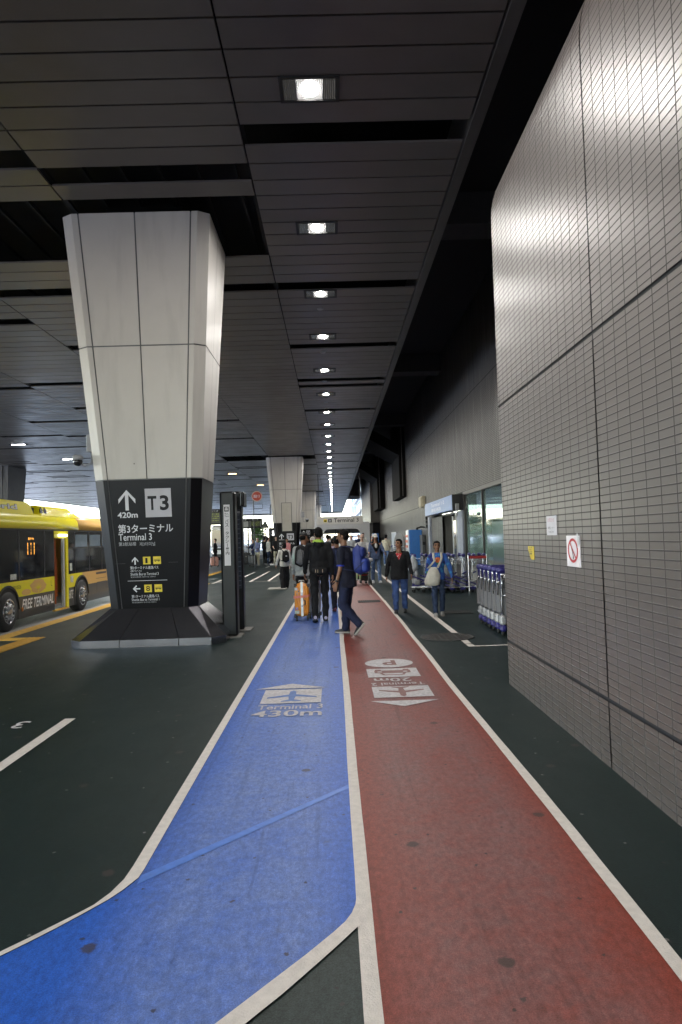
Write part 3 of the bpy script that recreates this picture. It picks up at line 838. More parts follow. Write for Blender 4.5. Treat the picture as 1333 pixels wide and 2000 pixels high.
MB().box(XF + 0.02, XF + 0.4, 32.4, 88, -0.3, 10.5).build('joint_backing', dark_gap, fw)
MB().box(XF + 0.02, XF + 0.4, 7.3, 17.8, -0.3, 10.5).build('joint_backing', dark_gap, fw)
MB().box(XF + 0.02, XF + 0.4, 17.81, 32.39, 3.0, 10.5).build('joint_backing', dark_gap, fw)
# closing wall of the recess behind the near block
MB().box(XW + 0.3, 9, 7.262, 7.30, 0, 4.6).build('return_wall', pm('return wall', (0.2, 0.18, 0.17), 0.6), fw)
# window band
win = thing('terminal_window', 'tall green tinted shop window with dark frame behind the upright carts', 'window', (XF, 20.5, 0))
frame_m = pm('bronze window frame', (0.06, 0.055, 0.052), 0.35, 0.6)
m = MB()
m.box(XF - 0.05, XF + 0.1, 17.6, 23.75, 2.93, 3.05); m.box(XF - 0.05, XF + 0.1, 23.56, 23.74, 0.0, 2.929)
m.box(XF - 0.05, XF + 0.1, 17.6, 23.559, 0.45, 0.58)
m.build('frame', frame_m, win)
MB().box(XF - 0.03, XF + 0.09, 20.84, 20.9, 0.581, 2.929).build('mullion', frame_m, win)
MB().box(XF - 0.02, XF + 0.09, 17.6, 23.558, 0.0, 0.449).build('base_panel', pm('stone plinth', (0.2, 0.19, 0.18), 0.5), win)
def pane_mat(name, col, rough, alpha):
    m = D.materials.new(name); m.use_nodes = True; t = m.node_tree
    b = t.nodes['Principled BSDF']
    b.inputs['Base Color'].default_value = col + (1,); b.inputs['Roughness'].default_value = rough; b.inputs['Specular IOR Level'].default_value = 0.9
    tr = N(t, 'ShaderNodeBsdfTransparent'); tr.inputs[0].default_value = (0.75, 0.9, 0.86, 1)
    mx = N(t, 'ShaderNodeMixShader'); mx.inputs[0].default_value = alpha
    t.links.new(tr.outputs[0], mx.inputs[1]); t.links.new(b.outputs[0], mx.inputs[2]); t.links.new(mx.outputs[0], t.nodes['Material Output'].inputs[0])
    MATS[name] = m
    return m
pane_clear = pane_mat('window glass', (0.10, 0.14, 0.14), 0.03, 0.62)
pane_film = pane_mat('window privacy film', (0.16, 0.25, 0.22), 0.06, 0.9)
for y0, y1 in ((17.6, 20.838), (20.902, 23.558)):
    p = MB().box(XF + 0.03, XF + 0.04, y0, y1, 1.92, 2.929).build('pane', pane_clear, win)
    MB().box(XF + 0.03, XF + 0.04, y0, y1, 0.581, 1.919).build('film', pane_film, p)
room = pm('shop interior', (0.45, 0.46, 0.45), 0.7)
m = MB(); m.box(XF + 0.1, 9, 17.62, 17.7, 0.0, 3.0); m.box(8.9, 9, 17.7, 32.3, 0, 3.0); m.box(XF + 0.1, 8.9, 17.7, 32.3, -0.05, 0.002); m.box(XF + 0.1, 8.9, 17.7, 32.3, 2.95, 2.99)
m.build('interior', room, fw)
m = MB()
for k in range(5):
    m.box(6.2, 7.4, 19 + k * 2.4, 19.25 + k * 2.4, 2.93, 2.948)
tag(m.build('interior_strip_lights', pm('interior strip light', (0.9, 0.9, 0.9), 0.5, emit=(0.9, 0.97, 1), estr=0.16), fw))
# door with a projecting blue sign box
door = thing('terminal_door', 'sliding door recess under a long pale blue sign box', 'door', (4.4, 28, 0))
MB().cbox(4.19, XF - 0.001, 23.95, 31.0, 2.44, 2.98, 0.015).build('sign_box', pm('pale blue sign face', (0.16, 0.24, 0.46), 0.35, spec=0.3, namt=0.05), door)
MB().box(4.2, XF - 0.002, 23.90, 23.948, 2.42, 2.99).build('box_end', black_metal, door)
fsb = lambda u, v, w_: (4.187 - w_, -u, v)
lettering('Terminal 1·2', -29.0, 2.74, -25.6, 2.88, fsb, sign_white, door)
lettering('連絡通路', -29.0, 2.53, -26.4, 2.68, fsb, sign_white, door)
for y0, y1 in ((23.76, 24.75), (31.9, 32.38)):
    p = MB().box(4.5, XF + 0.06, y0, y1, 0.0, 2.42).build('pilaster', pm('pale pilaster', (0.30, 0.32, 0.38), 0.6, spec=0.2), door)
    fp = lambda u, v, w_: (4.4985 - w_, -u, v)
    yc = (y0 + y1) / 2
    lettering('\n'.join('国際線出発ロビー連絡口'), -yc - 0.09, 0.75, -yc + 0.09, 2.1, fp, pm('grey lettering', (0.2, 0.2, 0.22), 0.5), p)
m = MB(); m.box(4.62, 4.66, 24.75, 26.3, 0, 2.40); 
m.build('door_leaf', pm('door glass', (0.05, 0.055, 0.06), 0.05, spec=0.8), door)
m = MB()
for y in (24.76, 25.5, 26.27):
    m.box(4.6, 4.619, y, y + 0.07, 0, 2.40)
m.build('door_frame', steel, door)
MB().box(4.7, 8.8, 26.4, 31.9, 0, 2.4).build('lobby_wall', pm('lobby partition', (0.03, 0.029, 0.026), 0.9, spec=0.08), door)
MB().box(XF + 0.0, 4.7, 26.35, 31.89, 2.36, 2.43).build('door_head', black_metal, door)
# upper structure of the void between ceiling edge and wall
up = thing('upper_slab', 'black upper slab and cross beams over the gap beside the ceiling', 'slab', (3.2, 40, 9))
MB().box(1.95, 12, YA, 95, 9.0, 9.4).build('slab', pm('upper slab', (0.016, 0.015, 0.015), 0.9), up)
m = MB()
for y in (1.3, 14.5, 27.7, 41, 54.2, 67.4):
    m.box(2.0, XF + 0.1 if y > 7.3 else 9, y, y + 0.8, 8.3, 9.01)
m.build('beam', pm('beam concrete', (0.05, 0.047, 0.045), 0.8), up)
MB().box(1.995, 2.06, YA, 95, HC + 1.3, 9.0).build('gap_fascia', dark_gap, up)
MB().box(7.9, 8.3, YA, 7.3, 0.0, 9.0).build('rear_wall', pm('rear wall', (0.06, 0.055, 0.05), 0.8), up)
# ducts on the far wall
ductm = pm('duct brown', (0.008, 0.0075, 0.007), 0.8, spec=0.08, nscale=2, namt=0.2)
for y0, y1, x0, lb in ((42.3, 47.6, 4.2, 'black boxed duct hanging down the tiled wall above the vending machine'), (59.5, 66, 3.95, 'farther black boxed duct on the tiled wall, beside the projecting block')):
    d = thing('wall_duct', lb, 'duct', (x0, y0, 4.0))
    MB().box(x0, XF - 0.002, y0, y1, 4.0, 8.99).build('casing', ductm, d)
    MB().box(x0 + 0.17, x0 + 0.21, y0 - 0.03, y0 - 0.001, 4.05, 8.98).build('rib', pm('duct edge', (0.12, 0.11, 0.11), 0.4, 0.5), d)
    # sloping head joining the deck
    MB().prism([(2.0, 7.9), (x0, 6.6), (x0, 7.3), (2.0, 8.6)], y0 + 0.01, y1 - 0.01, lambda x, z, y: (x, y, z)).build('brace', ductm, d)
# the projecting block
bl = thing('projecting_block', 'tiled block jutting from the far terminal wall above the walkway', 'building', (4, 70, 3))
def bpan(pts, uvs, mat=TILE2):
    m = MB(); m.add(pts, [tuple(range(len(pts)))]); m.build('tile_panel', mat, bl, uvs=uvs)
bx, by0, by1, bz0, bz1 = 3.7, 67.0, 88.0, 3.0, 5.6
bpan([(bx, by1, bz0), (bx, by0, bz0), (bx, by0, bz1), (bx, by1, bz1)], lambda x, y, z: (y, z))
MB().box(bx + 0.002, XF - 0.001, by0 + 0.002, by1, bz0 - 0.02, 8.99).build('block_body', pm('block end brown', (0.05, 0.045, 0.042), 0.5, nscale=3), bl)
bpan([(bx, by1, bz1 + 0.03), (bx, by0, bz1 + 0.03), (bx, by0, 8.9), (bx, by1, 8.9)], lambda x, y, z: (y, z))
MB().box(3.9, XF - 0.001, 67.1, 74, 0, 2.97).build('dark_recess', dark_gap, bl)
ub = thing('upper_bridge', 'dark tiled bridge crossing high over the gap beside the ceiling end', 'bridge', (3.5, 88, 8))
m = MB(); m.add([(2.1, 88.2, 6.9), (3.68, 88.2, 6.9), (3.68, 88.2, 9.0), (2.1, 88.2, 9.0)], [(0, 1, 2, 3)])
m.build('tile_face', TILE2, ub, uvs=lambda x, y, z: (x, z))
MB().box(2.08, 3.69, 88.22, 96, 6.9, 9.6).build('bridge_body', ductm, ub)

# ------------------------------------------------------------------ columns
panel_m = pm('column enamel panel', (0.50, 0.472, 0.442), 0.42, spec=0.5, nscale=0.9, namt=0.05, bump=0.04, bscale=4)
_t = panel_m.node_tree; _b = _t.nodes['Principled BSDF']; _src = _b.inputs['Base Color'].links[0].from_socket
_tc = N(_t, 'ShaderNodeTexCoord'); _v = N(_t, 'ShaderNodeTexVoronoi'); _v.inputs['Scale'].default_value = 2.2; _t.links.new(_tc.outputs['Object'], _v.inputs['Vector'])
_l = N(_t, 'ShaderNodeMapRange'); _l.inputs[1].default_value = 0.028; _l.inputs[2].default_value = 0.018; _t.links.new(_v.outputs['Distance'], _l.inputs[0])
_m = N(_t, 'ShaderNodeMix', data_type='RGBA'); _m.inputs[7].default_value = (0.10, 0.09, 0.08, 1); _t.links.new(_l.outputs[0], _m.inputs[0]); _t.links.new(_src, _m.inputs[6])
_p = N(_t, 'ShaderNodeMapping'); _p.inputs['Scale'].default_value = (3.5, 3.5, 0.35); _t.links.new(_tc.outputs['Object'], _p.inputs[0])
_n = N(_t, 'ShaderNodeTexNoise'); _n.inputs['Scale'].default_value = 1.6; _n.inputs['Detail'].default_value = 6; _t.links.new(_p.outputs[0], _n.inputs['Vector'])
_r = N(_t, 'ShaderNodeMapRange'); _r.inputs[1].default_value = 0.5; _r.inputs[2].default_value = 0.75; _r.inputs[3].default_value = 1.0; _r.inputs[4].default_value = 0.86; _t.links.new(_n.outputs[0], _r.inputs[0])
_q = N(_t, 'ShaderNodeMix', data_type='RGBA', blend_type='MULTIPLY'); _q.inputs[0].default_value = 1; _t.links.new(_m.outputs[2], _q.inputs[6]); _t.links.new(_r.outputs[0], _q.inputs[7]); _t.links.new(_q.outputs[2], _b.inputs['Base Color'])
seam_m = pm('column seam', (0.13, 0.13, 0.132), 0.6)
band_m = pm('column black band', (0.006, 0.0055, 0.007), 0.3, spec=0.2, namt=0.15, nscale=2)
skirt_m = pm('column steel skirt', (0.27, 0.262, 0.288), 0.19, 0.95, nscale=2.2, namt=0.08, rvar=0.02)
def col_half(z):
    f = (z - 0.57) / 6.1
    return dict(cx=-2.9 + 0.0 * f, hx=0.70 + 0.435 * f, y0=-0.27 - 0.63 * f, y1=0.70 + 0.15 * f, c=0.15 + 0.02 * f)
def col_ring(z, cy, inset=0.0):
    k = col_half(z)
    x0, x1 = k['cx'] - k['hx'] + inset, k['cx'] + k['hx'] - inset
    a, b_ = cy + k['y0'] + inset, cy + k['y1'] - inset
    c = k['c']; c2 = 0.11
    return [(x0 + c, a, z), (x1 - c, a, z), (x1, a + c2, z), (x1, b_ - c2, z), (x1 - c, b_, z), (x0 + c, b_, z), (x0, b_ - c2, z), (x0, a + c2, z)]
def seg(ra, rb, i, u0, u1):
    """a piece u0..u1 of side i between two rings"""
    n = 8
    def lp(r, u):
        p, q = Vector(r[i]), Vector(r[(i + 1) % n]); return p + (q - p) * u
    return [lp(ra, u0), lp(ra, u1), lp(rb, u1), lp(rb, u0)]
def column(cy, label, simple=False):
    t = thing('column', label, 'column', (-2.9, cy, 0), 'flared columns along the walkway')
    MB().rings([col_ring(0.57, cy, 0.014), col_ring(HC - 0.01, cy, 0.014)]).build('seam_backing', seam_m, t)
    MB().box(-3.5, -2.3, cy - 0.35, cy + 0.5, HC - 0.02, HC + 0.74).build('core', dark_gap, t)
    lv = [(0.57, 2.60, band_m, 'black_panel'), (2.615, 4.655, panel_m, 'cladding_panel'), (4.675, HC - 0.005, panel_m, 'cladding_panel')]
    for z0, z1, mt, nm in lv:
        ra, rb = col_ring(z0, cy), col_ring(z1, cy)
        for i in range(8):
            if i in (0, 2, 4, 6):
                cuts = [(0.0, 0.048), (0.06, 0.494), (0.506, 0.94), (0.952, 1.0)] if (i in (0, 4) and nm != 'black_panel') else ([(0.0, 0.048), (0.06, 0.94), (0.952, 1.0)] if i in (0, 4) else [(0.0, 0.49), (0.498, 1.0)])
            else:
                cuts = [(0.0, 1.0)]
            m = MB()
            for u0, u1 in cuts:
                m.add(seg(ra, rb, i, u0, u1), [(0, 1, 2, 3)])
            m.build(nm, mt, t)
    # steel skirt
    B = dict(x0=-4.17, x1=-1.74, y0=cy - 0.55, y1=cy + 1.15)
    def br(z, i, c):
        x0, x1, y0, y1 = B['x0'] + i, B['x1'] - i, B['y0'] + i, B['y1'] - i
        return [(x0 + c, y0, z), (x1 - c, y0, z), (x1, y0 + c, z), (x1, y1 - c, z), (x1 - c, y1, z), (x0 + c, y1, z), (x0, y1 - c, z), (x0, y0 + c, z)]
    low, lip, topr = br(0.0, 0, 0.2), br(0.115, 0, 0.2), col_ring(0.569, cy, -0.01)
    MB().rings([br(0.0, 0.012, 0.2), br(0.113, 0.012, 0.2), col_ring(0.566, cy, 0.0)]).build('skirt_backing', dark_gap, t)
    for i in range(8):
        m = MB()
        cuts = [(0.0, 0.298), (0.304, 0.75), (0.756, 1.0)] if i in (0, 4) else ([(0.0, 0.497), (0.503, 1.0)] if i in (2, 6) else [(0, 1)])
        for u0, u1 in cuts:
            m.add(seg(low, lip, i, u0, u1), [(0, 1, 2, 3)])
            m.add(seg(lip, topr, i, u0, u1), [(0, 1, 2, 3)])
        m.build('skirt_plate', skirt_m, t)
    return t
c1 = column(COLY[0], 'big flared white column with black T3 direction panel and steel skirt in front')
fc = lambda cy: (lambda u, v, w_: (u, cy + col_half(v)['y0'] - 0.004 - w_, v))
def column_sign(cy, parent, full=True, dx=0.0, sc=1.0):
    f = fc(cy)
    W = sign_white
    m = MB(); m.prism(arrow_up(-3.23, 2.125, 2.445, 0.265, 0.052), 0, 0.002, f); m.build('arrow', W, parent)
    lettering('420m', -3.387, 2.008, -3.07, 2.098, f, W, parent, bold=0.02)
    p = quad_on(MB(), -2.944, 2.008, -2.535, 2.456, f).build('terminal_square', pm('sign square grey', (0.42, 0.41, 0.45), 0.45, namt=0.03), parent)
    f2 = lambda u, v, w_: f(u, v, w_ + 0.002)
    lettering('T', -2.905, 2.12, -2.765, 2.34, f2, sign_black, p, bold=0.03)
    lettering('3', -2.715, 2.112, -2.575, 2.348, f2, sign_black, p, bold=0.03)
    lettering('第3ターミナル', -3.389, 1.765, -2.526, 1.905, f, W, parent, bold=0.012)
    lettering('Terminal 3', -3.388, 1.650, -2.866, 1.758, f, W, parent, bold=0.006)
    lettering('第3航站楼', -3.391, 1.567, -3.116, 1.628, f, pm('sign dim white', (0.4, 0.4, 0.43), 0.5), parent)
    lettering('제3터미널', -3.065, 1.558, -2.818, 1.62, f, MATS['sign dim white'], parent)
    if not full:
        return
    def bus(x0, z0, x1, z1):
        q = quad_on(MB(), x0, z0, x1, z1, f).build('bus_symbol_plate', sign_yellow, parent)
        w_, h_ = x1 - x0, z1 - z0
        b = MB()
        for k in range(5):
            pass
        b.prism([(x0 + .1 * w_, z0 + .4 * h_), (x0 + .9 * w_, z0 + .4 * h_), (x0 + .9 * w_, z0 + .49 * h_), (x0 + .1 * w_, z0 + .49 * h_)], 0.002, 0.003, f)
        b.prism([(x0 + .1 * w_, z0 + .6 * h_), (x0 + .9 * w_, z0 + .6 * h_), (x0 + .88 * w_, z0 + .66 * h_), (x0 + .13 * w_, z0 + .66 * h_)], 0.002, 0.003, f)
        for k in range(6):
            a = x0 + (.1 + .156 * k) * w_
            b.prism([(a, z0 + .49 * h_), (a + .022 * w_, z0 + .49 * h_), (a + .022 * w_, z0 + .6 * h_), (a, z0 + .6 * h_)], 0.002, 0.003, f)
        for a in (.28, .72):
            b.prism([(x0 + a * w_ + .07 * w_ * math.cos(k * PI / 6), z0 + .38 * h_ + .07 * w_ * math.sin(k * PI / 6)) for k in range(12)], 0.002, 0.0035, f)
        b.build('bus_symbol', sign_black, q)
    m = MB(); m.prism(arrow_up(-3.148, 1.268, 1.388, 0.10, 0.022), 0, 0.002, f); m.build('arrow', W, parent)
    for z0, n_, zz in ((1.268, '1', 0), (0.825, '8', 1)):
        q = quad_on(MB(), -3.022, z0, -2.904, z0 + 0.12, f).build('stop_number_plate', sign_yellow, parent)
        lettering(n_, -2.985 if n_ == '1' else -2.993, z0 + 0.018, -2.95 if n_ == '1' else -2.933, z0 + 0.102, f2, sign_black, q, bold=0.01)
        bus(-2.860, z0, -2.741, z0 + 0.12)
    lettering('第3ターミナル連絡バス', -3.228, 1.192, -2.783, 1.242, f, W, parent, bold=0.008)
    lettering('(直行バス)', -3.226, 1.150, -3.055, 1.182, f, W, parent)
    lettering('Shuttle Bus to Terminal 3', -3.228, 1.096, -2.787, 1.140, f, W, parent)
    lettering('第3航站楼班车 제3터미널 셔틀버스', -3.228, 1.060, -2.833, 1.083, f, MATS['sign dim white'], parent)
    quad_on(MB(), -3.279, 1.008, -2.655, 1.014, f).build('divider', W, parent)
    ar = [(-3.203, .884), (-3.15, .94), (-3.135, .927), (-3.165, .894), (-3.087, .894), (-3.087, .874), (-3.165, .874), (-3.135, .841), (-3.15, .828)]
    m = MB(); m.prism(ar, 0, 0.002, f); m.build('arrow', W, parent)
    lettering('第1ターミナル連絡バス', -3.227, 0.738, -2.792, 0.788, f, W, parent, bold=0.008)
    lettering('Shuttle Bus to Terminal 1', -3.229, 0.690, -2.794, 0.732, f, W, parent)
    lettering('第1航站楼班车 제1터미널 셔틀버스', -3.224, 0.655, -2.836, 0.678, f, MATS['sign dim white'], parent)
    quad_on(MB(), -3.46, 1.2885, -3.3, 1.291, f).build('panel_joint', seam_m, parent)
    quad_on(MB(), -2.62, 1.2885, -2.47, 1.291, f).build('panel_joint', seam_m, parent)
column_sign(COLY[0], c1)
c2 = column(COLY[1], 'second flared column with a beige service door, behind the group with the orange suitcase')
f_c2 = fc(COLY[1])
# service door of the second column
dm = pm('beige service door', (0.46, 0.43, 0.38), 0.5, namt=0.05)
quad_on(MB(), -3.19, 2.08, -2.54, 3.86, f_c2, 0.0, 0.012).build('door_recess', seam_m, c2)
dd = quad_on(MB(), -3.15, 2.10, -2.58, 3.83, f_c2, 0.012, 0.03).build('service_door', dm, c2)
quad_on(MB(), -3.11, 2.85, -3.09, 2.98, f_c2, 0.03, 0.05).build('handle', steel, dd)
sgn = thing('direction_sign', 'black T3 direction board standing against the second column', 'sign', (-2.9, COLY[1] - 0.5, 0))
fb = lambda u, v, w_: (u, COLY[1] - 0.93 - w_, v)
MB().box(-3.5, -2.3, COLY[1] - 0.925, COLY[1] - 0.8, 0.0, 2.07).build('board', sign_black, sgn)
m = MB(); m.prism(arrow_up(-3.19, 1.62, 1.93, 0.27, 0.055), 0, 0.002, fb); m.build('arrow', sign_white, sgn)
lettering('390m', -3.35, 1.53, -3.03, 1.60, fb, sign_white, sgn)
q = quad_on(MB(), -2.87, 1.52, -2.43, 1.94, fb).build('terminal_square', MATS['sign square grey'], sgn)
lettering('T3', -2.81, 1.62, -2.49, 1.84, lambda u, v, w_: fb(u, v, w_ + 0.002), sign_black, q, bold=0.02)
lettering('第3ターミナル', -3.35, 1.25, -2.40, 1.40, fb, sign_white, sgn, bold=0.01)
lettering('Terminal 3', -3.35, 1.10, -2.78, 1.20, fb, sign_white, sgn)
lettering('第3航站楼', -3.35, 0.97, -3.0, 1.04, fb, MATS['sign dim white'], sgn)
c3 = column(COLY[2], 'third flared column in the row, half hidden behind the second one')
column_sign(COLY[2], c3, False)
c4 = column(COLY[3], 'last far flared column in the row by the bright end of the walkway')
# the dark columns of the other row, across the roadway
dk = pm('dark column cladding', (0.09, 0.088, 0.085), 0.45, nscale=2)
for x, y, lb in ((-21.2, 43.5, 'dark column across the roadway behind the yellow bus'), (-21.2, 75, 'far dark column across the roadway')):
    t = thing('roadway_column', lb, 'column', (x, y, 0))
    MB().rings([[(x - a, y - a, z), (x + a, y - a, z), (x + a, y + a, z), (x - a, y + a, z)] for a, z in ((0.85, -0.2), (1.25, HC))]).build('shaft', dk, t)
    m = MB()
    for k in range(6):
        m.box(x - 1.0 + k * 0.38, x - 0.98 + k * 0.38, y - 1.32, y - 1.26, 2.7, HC)
    m.build('groove', dark_gap, t)

def camera_unit(x, y, z, label, s=1.0, side=-1):
    t = thing('security_camera', label, 'security camera', (x, y, z))
    m = MB(); m.cbox(x - 0.07 * s, x + 0.07 * s, y - 0.05 * s, y + 0.05 * s, z + 0.12 * s, z + 0.40 * s, 0.01); m.build('junction_box', pm('camera grey', (0.28, 0.28, 0.3), 0.5), t)
    m = MB(); m.tube([(x, y, z + 0.1 * s), (x, y - 0.02 * s, z - 0.06 * s), (x + side * 0.1 * s, y - 0.05 * s, z - 0.1 * s), (x + side * 0.16 * s, y - 0.07 * s, z - 0.04 * s)], 0.018 * s); m.build('bracket', pm('camera bracket', (0.3, 0.3, 0.32), 0.4, 0.4), t, True)
    m = MB(); m.lathe([(0.055 * s, 0.05 * s), (0.085 * s, 0.02 * s), (0.085 * s, -0.03 * s)], (x + side * 0.19 * s, y - 0.09 * s, z + 0.02 * s)); m.build('hood', MATS['camera grey'], t, True)
    m = MB(); m.ball((x + side * 0.19 * s, y - 0.09 * s, z - 0.03 * s), 0.075 * s); m.build('dome', pm('camera dome', (0.02, 0.02, 0.022), 0.08), t, True)
    return t
camera_unit(-3.80, 10.85, 2.95, 'dome security camera on the left edge of the big column', 1.0)
camera_unit(-1.86, COLY[1] - 0.45, 2.75, 'small white security camera on the corner of the second column', 1.3, 1)

# ------------------------------------------------------------------ hanging sign and gateway at the far end
hs = thing('terminal_sign', 'wide pale Terminal 3 sign spanning the walkway', 'sign', (0.55, 54, 2.6))
cream = pm('sign cream', (0.52, 0.50, 0.47), 0.5, namt=0.03)
MB().cbox(-1.27, 2.36, 54, 54.25, 2.66, 3.27, 0.02).build('board', cream, hs)
fh = lambda u, v, w_: (u, 53.997 - w_, v)
lettering('Terminal 3', 0.06, 2.80, 2.02, 3.12, fh, sign_black, hs, bold=0.012)
q = quad_on(MB(), -0.75, 2.83, -0.48, 3.06, fh).build('bus_plate', sign_yellow, hs)
b = MB(); b.prism([(-.71, 2.88), (-.52, 2.88), (-.52, 2.98), (-.71, 2.98)], 0.002, 0.003, fh); b.prism([(-.68, 2.85), (-.64, 2.85), (-.64, 2.88), (-.68, 2.88)], 0.002, 0.003, fh); b.prism([(-.59, 2.85), (-.55, 2.85), (-.55, 2.88), (-.59, 2.88)], 0.002, 0.003, fh)
b.build('bus_symbol', sign_black, q)
q = quad_on(MB(), -0.38, 2.81, -0.11, 3.08, fh).build('walker_plate', sign_black, hs)
b = MB(); b.prism([(-.245 + .022 * math.cos(k * PI / 5), 3.04 + .022 * math.sin(k * PI / 5)) for k in range(10)], 0.002, 0.003, fh)
b.prism([(-.27, 3.01), (-.22, 3.01), (-.17, 2.94), (-.185, 2.93), (-.225, 2.97), (-.225, 2.92), (-.18, 2.83), (-.205, 2.83), (-.245, 2.9), (-.285, 2.83), (-.31, 2.83), (-.265, 2.93), (-.265, 2.97), (-.305, 2.93), (-.315, 2.945)], 0.002, 0.003, fh)
b.build('walker_symbol', sign_white, q)
m = MB()
for x in (-1.1, 2.2):
    m.cyl((x, 54.12, 3.26), (x, 54.12, HC), 0.03)
m.build('hanger', black_metal, hs)
gw = thing('gateway', 'grey gateway with rounded corners at the end of the walkway', 'gateway', (0.7, 62, 0))
gm_ = pm('gateway panel', (0.42, 0.42, 0.43), 0.45, namt=0.05)
def gate_poly():
    inn = [(-0.9, 0.0)]
    r = 0.45
    for k in range(9):
        a = PI - k * PI / 16; inn.append((-0.9 + r + r * math.cos(a), 2.38 - r + r * math.sin(a)))
    for k in range(9):
        a = PI / 2 - k * PI / 16; inn.append((2.45 - r + r * math.cos(a), 2.38 - r + r * math.sin(a)))
    inn.append((2.45, 0.0))
    return inn
inn = gate_poly()
outp = [(-1.5, 0.0), (-1.5, 2.95), (3.3, 2.95), (3.3, 0.0)]
m = MB()
ring = inn + outp[::-1]
for y in (62.0, 63.5):
    pass
m.prism(ring, 62.0, 63.4, lambda x, z, y: (x, y, z))
m.build('frame', gm_, gw)
MB().box(-1.5, 3.3, 63.41, 74, 2.55, 2.9).build('roof', pm('passage roof', (0.2, 0.2, 0.21), 0.5), gw)
MB().box(2.9, 3.3, 63.41, 74, 0, 2.54).build('side_wall', pm('passage wall', (0.3, 0.3, 0.32), 0.4), gw)
m = MB()
for x in (-1.3, 0.2, 1.7):
    m.box(x, x + 0.06, 74.0, 74.08, 0, 2.5)
m.box(-1.5, 3.3, 74.09, 74.13, 1.62, 1.75)
m.build('far_frame', black_metal, gw)
# bright street beyond
MB().box(-1.5, 3.3, 74.2, 74.5, 2.0, 2.56).build('lintel', pm('gateway lintel', (0.12, 0.12, 0.13), 0.6), gw)
fa = thing('far_terminal', 'pale glass and concrete terminal facade in daylight beyond the ceiling end', 'building', (8, 150, 0))
pale = pm('pale concrete', (0.5, 0.52, 0.55), 0.6, nscale=0.4)
MB().box(6.0, 14, 100, 170, -0.25, 13).build('wall', pale, fa)
MB().box(4.6, 14, 170.1, 176, -0.25, 14).build('wing', pale, fa)
gl = pm('far window glass', (0.16, 0.22, 0.3), 0.08, spec=0.8)
m = MB()
for k in range(12):
    for z in (1.0, 4.2, 7.4, 10.4):
        m.box(5.95, 5.999, 102 + k * 5.6, 106.4 + k * 5.6, z, z + 2.1)
m.build('window_band', gl, fa)
m = MB()
for z in (3.5, 6.7, 9.9, 12.6):
    m.box(5.3, 5.998, 100, 170, z, z + 0.25)
m.build('floor_slab', pm('facade ledge', (0.35, 0.36, 0.38), 0.6), fa)
m = MB()
for k in range(4):
    m.box(4.7 + k * 0.55, 4.8 + k * 0.55, 169.95, 170.09, 4, 13.5)
m.build('mullion', pm('white mullion', (0.75, 0.75, 0.76), 0.4), fa)
m = MB()
for i in range(4):
    for j in range(3):
        m.box(4.85 + i * 0.55, 5.2 + i * 0.55, 169.9, 170.08, 5 + j * 2.6, 6.6 + j * 2.6)
m.build('window', gl, fa)

# ------------------------------------------------------------------ black kiosk pylons
ks = thing('information_pylon', 'slim black bus and taxi pylon with a white Japanese strip beside the column', 'sign', (-1.72, 11.36, 0))
MB().cbox(-1.875, -1.625, 11.34, 11.62, 0.03, 2.42, 0.03).build('pillar', pm('pylon black', (0.01, 0.01, 0.011), 0.35, spec=0.25), ks)
MB().cbox(-1.93, -1.56, 11.25, 11.72, 0.0, 0.029, 0.005).build('base_plate', pm('plate steel', (0.16, 0.15, 0.14), 0.5, 0.4), ks)
fk = lambda u, v, w_: (u, 11.337 - w_, v)
st = quad_on(MB(), -1.812, 1.19, -1.71, 2.20, fk, 0, 0.003).build('sign_strip', pm('strip white', (0.62, 0.6, 0.62), 0.4, namt=0.03), ks)
fk2 = lambda u, v, w_: fk(u, v, w_ + 0.003)
ink = sign_black
quad_on(MB(), -1.80, 2.085, -1.725, 2.165, fk2).build('bus_plate', ink, st)
b = MB()
fk3 = lambda u, v, w_: fk(u, v, w_ + 0.005)
b.prism([(-1.788, 2.105), (-1.737, 2.105), (-1.737, 2.125), (-1.788, 2.125)], 0, 0.001, fk3)
b.prism([(-1.785, 2.133), (-1.74, 2.133), (-1.745, 2.155), (-1.78, 2.155)], 0, 0.001, fk3)
b.build('bus_symbol', MATS['strip white'], st)
lettering('Bus,\nTaxi', -1.797, 1.995, -1.726, 2.065, fk2, ink, st)
for k, ch in enumerate(['バ', 'ス', '・', 'タ', 'ク', 'シ', '｜', '案', '内']):
    z = 1.955 - k * 0.066
    if ch == '・':
        z -= 0.0
        b = MB(); b.prism([(-1.761 + .006 * math.cos(a * PI / 5), z - .028 + .006 * math.sin(a * PI / 5)) for a in range(10)], 0, 0.001, fk2); b.build('lettering', ink, st)
    elif ch == '｜':
        quad_on(MB(), -1.765, z - 0.058, -1.757, z - 0.002, fk2).build('lettering', ink, st)
    else:
        lettering(ch, -1.79, z - 0.058, -1.732, z, fk2, ink, st, bold=0.012)
k2 = thing('map_pylon', 'second black pylon with lit blue map face just behind the white strip pylon', 'sign', (-1.65, 12.2, 0))
MB().cbox(-1.80, -1.62, 12.12, 12.38, 0.03, 2.47, 0.03).build('pillar', MATS['pylon black'], k2)
MB().cbox(-1.9, -1.5, 12.02, 12.48, 0.0, 0.029, 0.005).build('base_plate', MATS['plate steel'], k2)
MB().cbox(-1.63, -1.56, 12.04, 12.42, 2.20, 2.45, 0.015).build('light_head', MATS['pylon black'], k2)
fm_ = lambda u, v, w_: (u, 12.117 - w_, v)
q = quad_on(MB(), -1.72, 0.75, -1.64, 2.15, fm_, 0, 0.002).build('map_panel', pm('map panel blue', (0.014, 0.018, 0.03), 0.3), k2)
b = MB()
rr = random.Random(5)
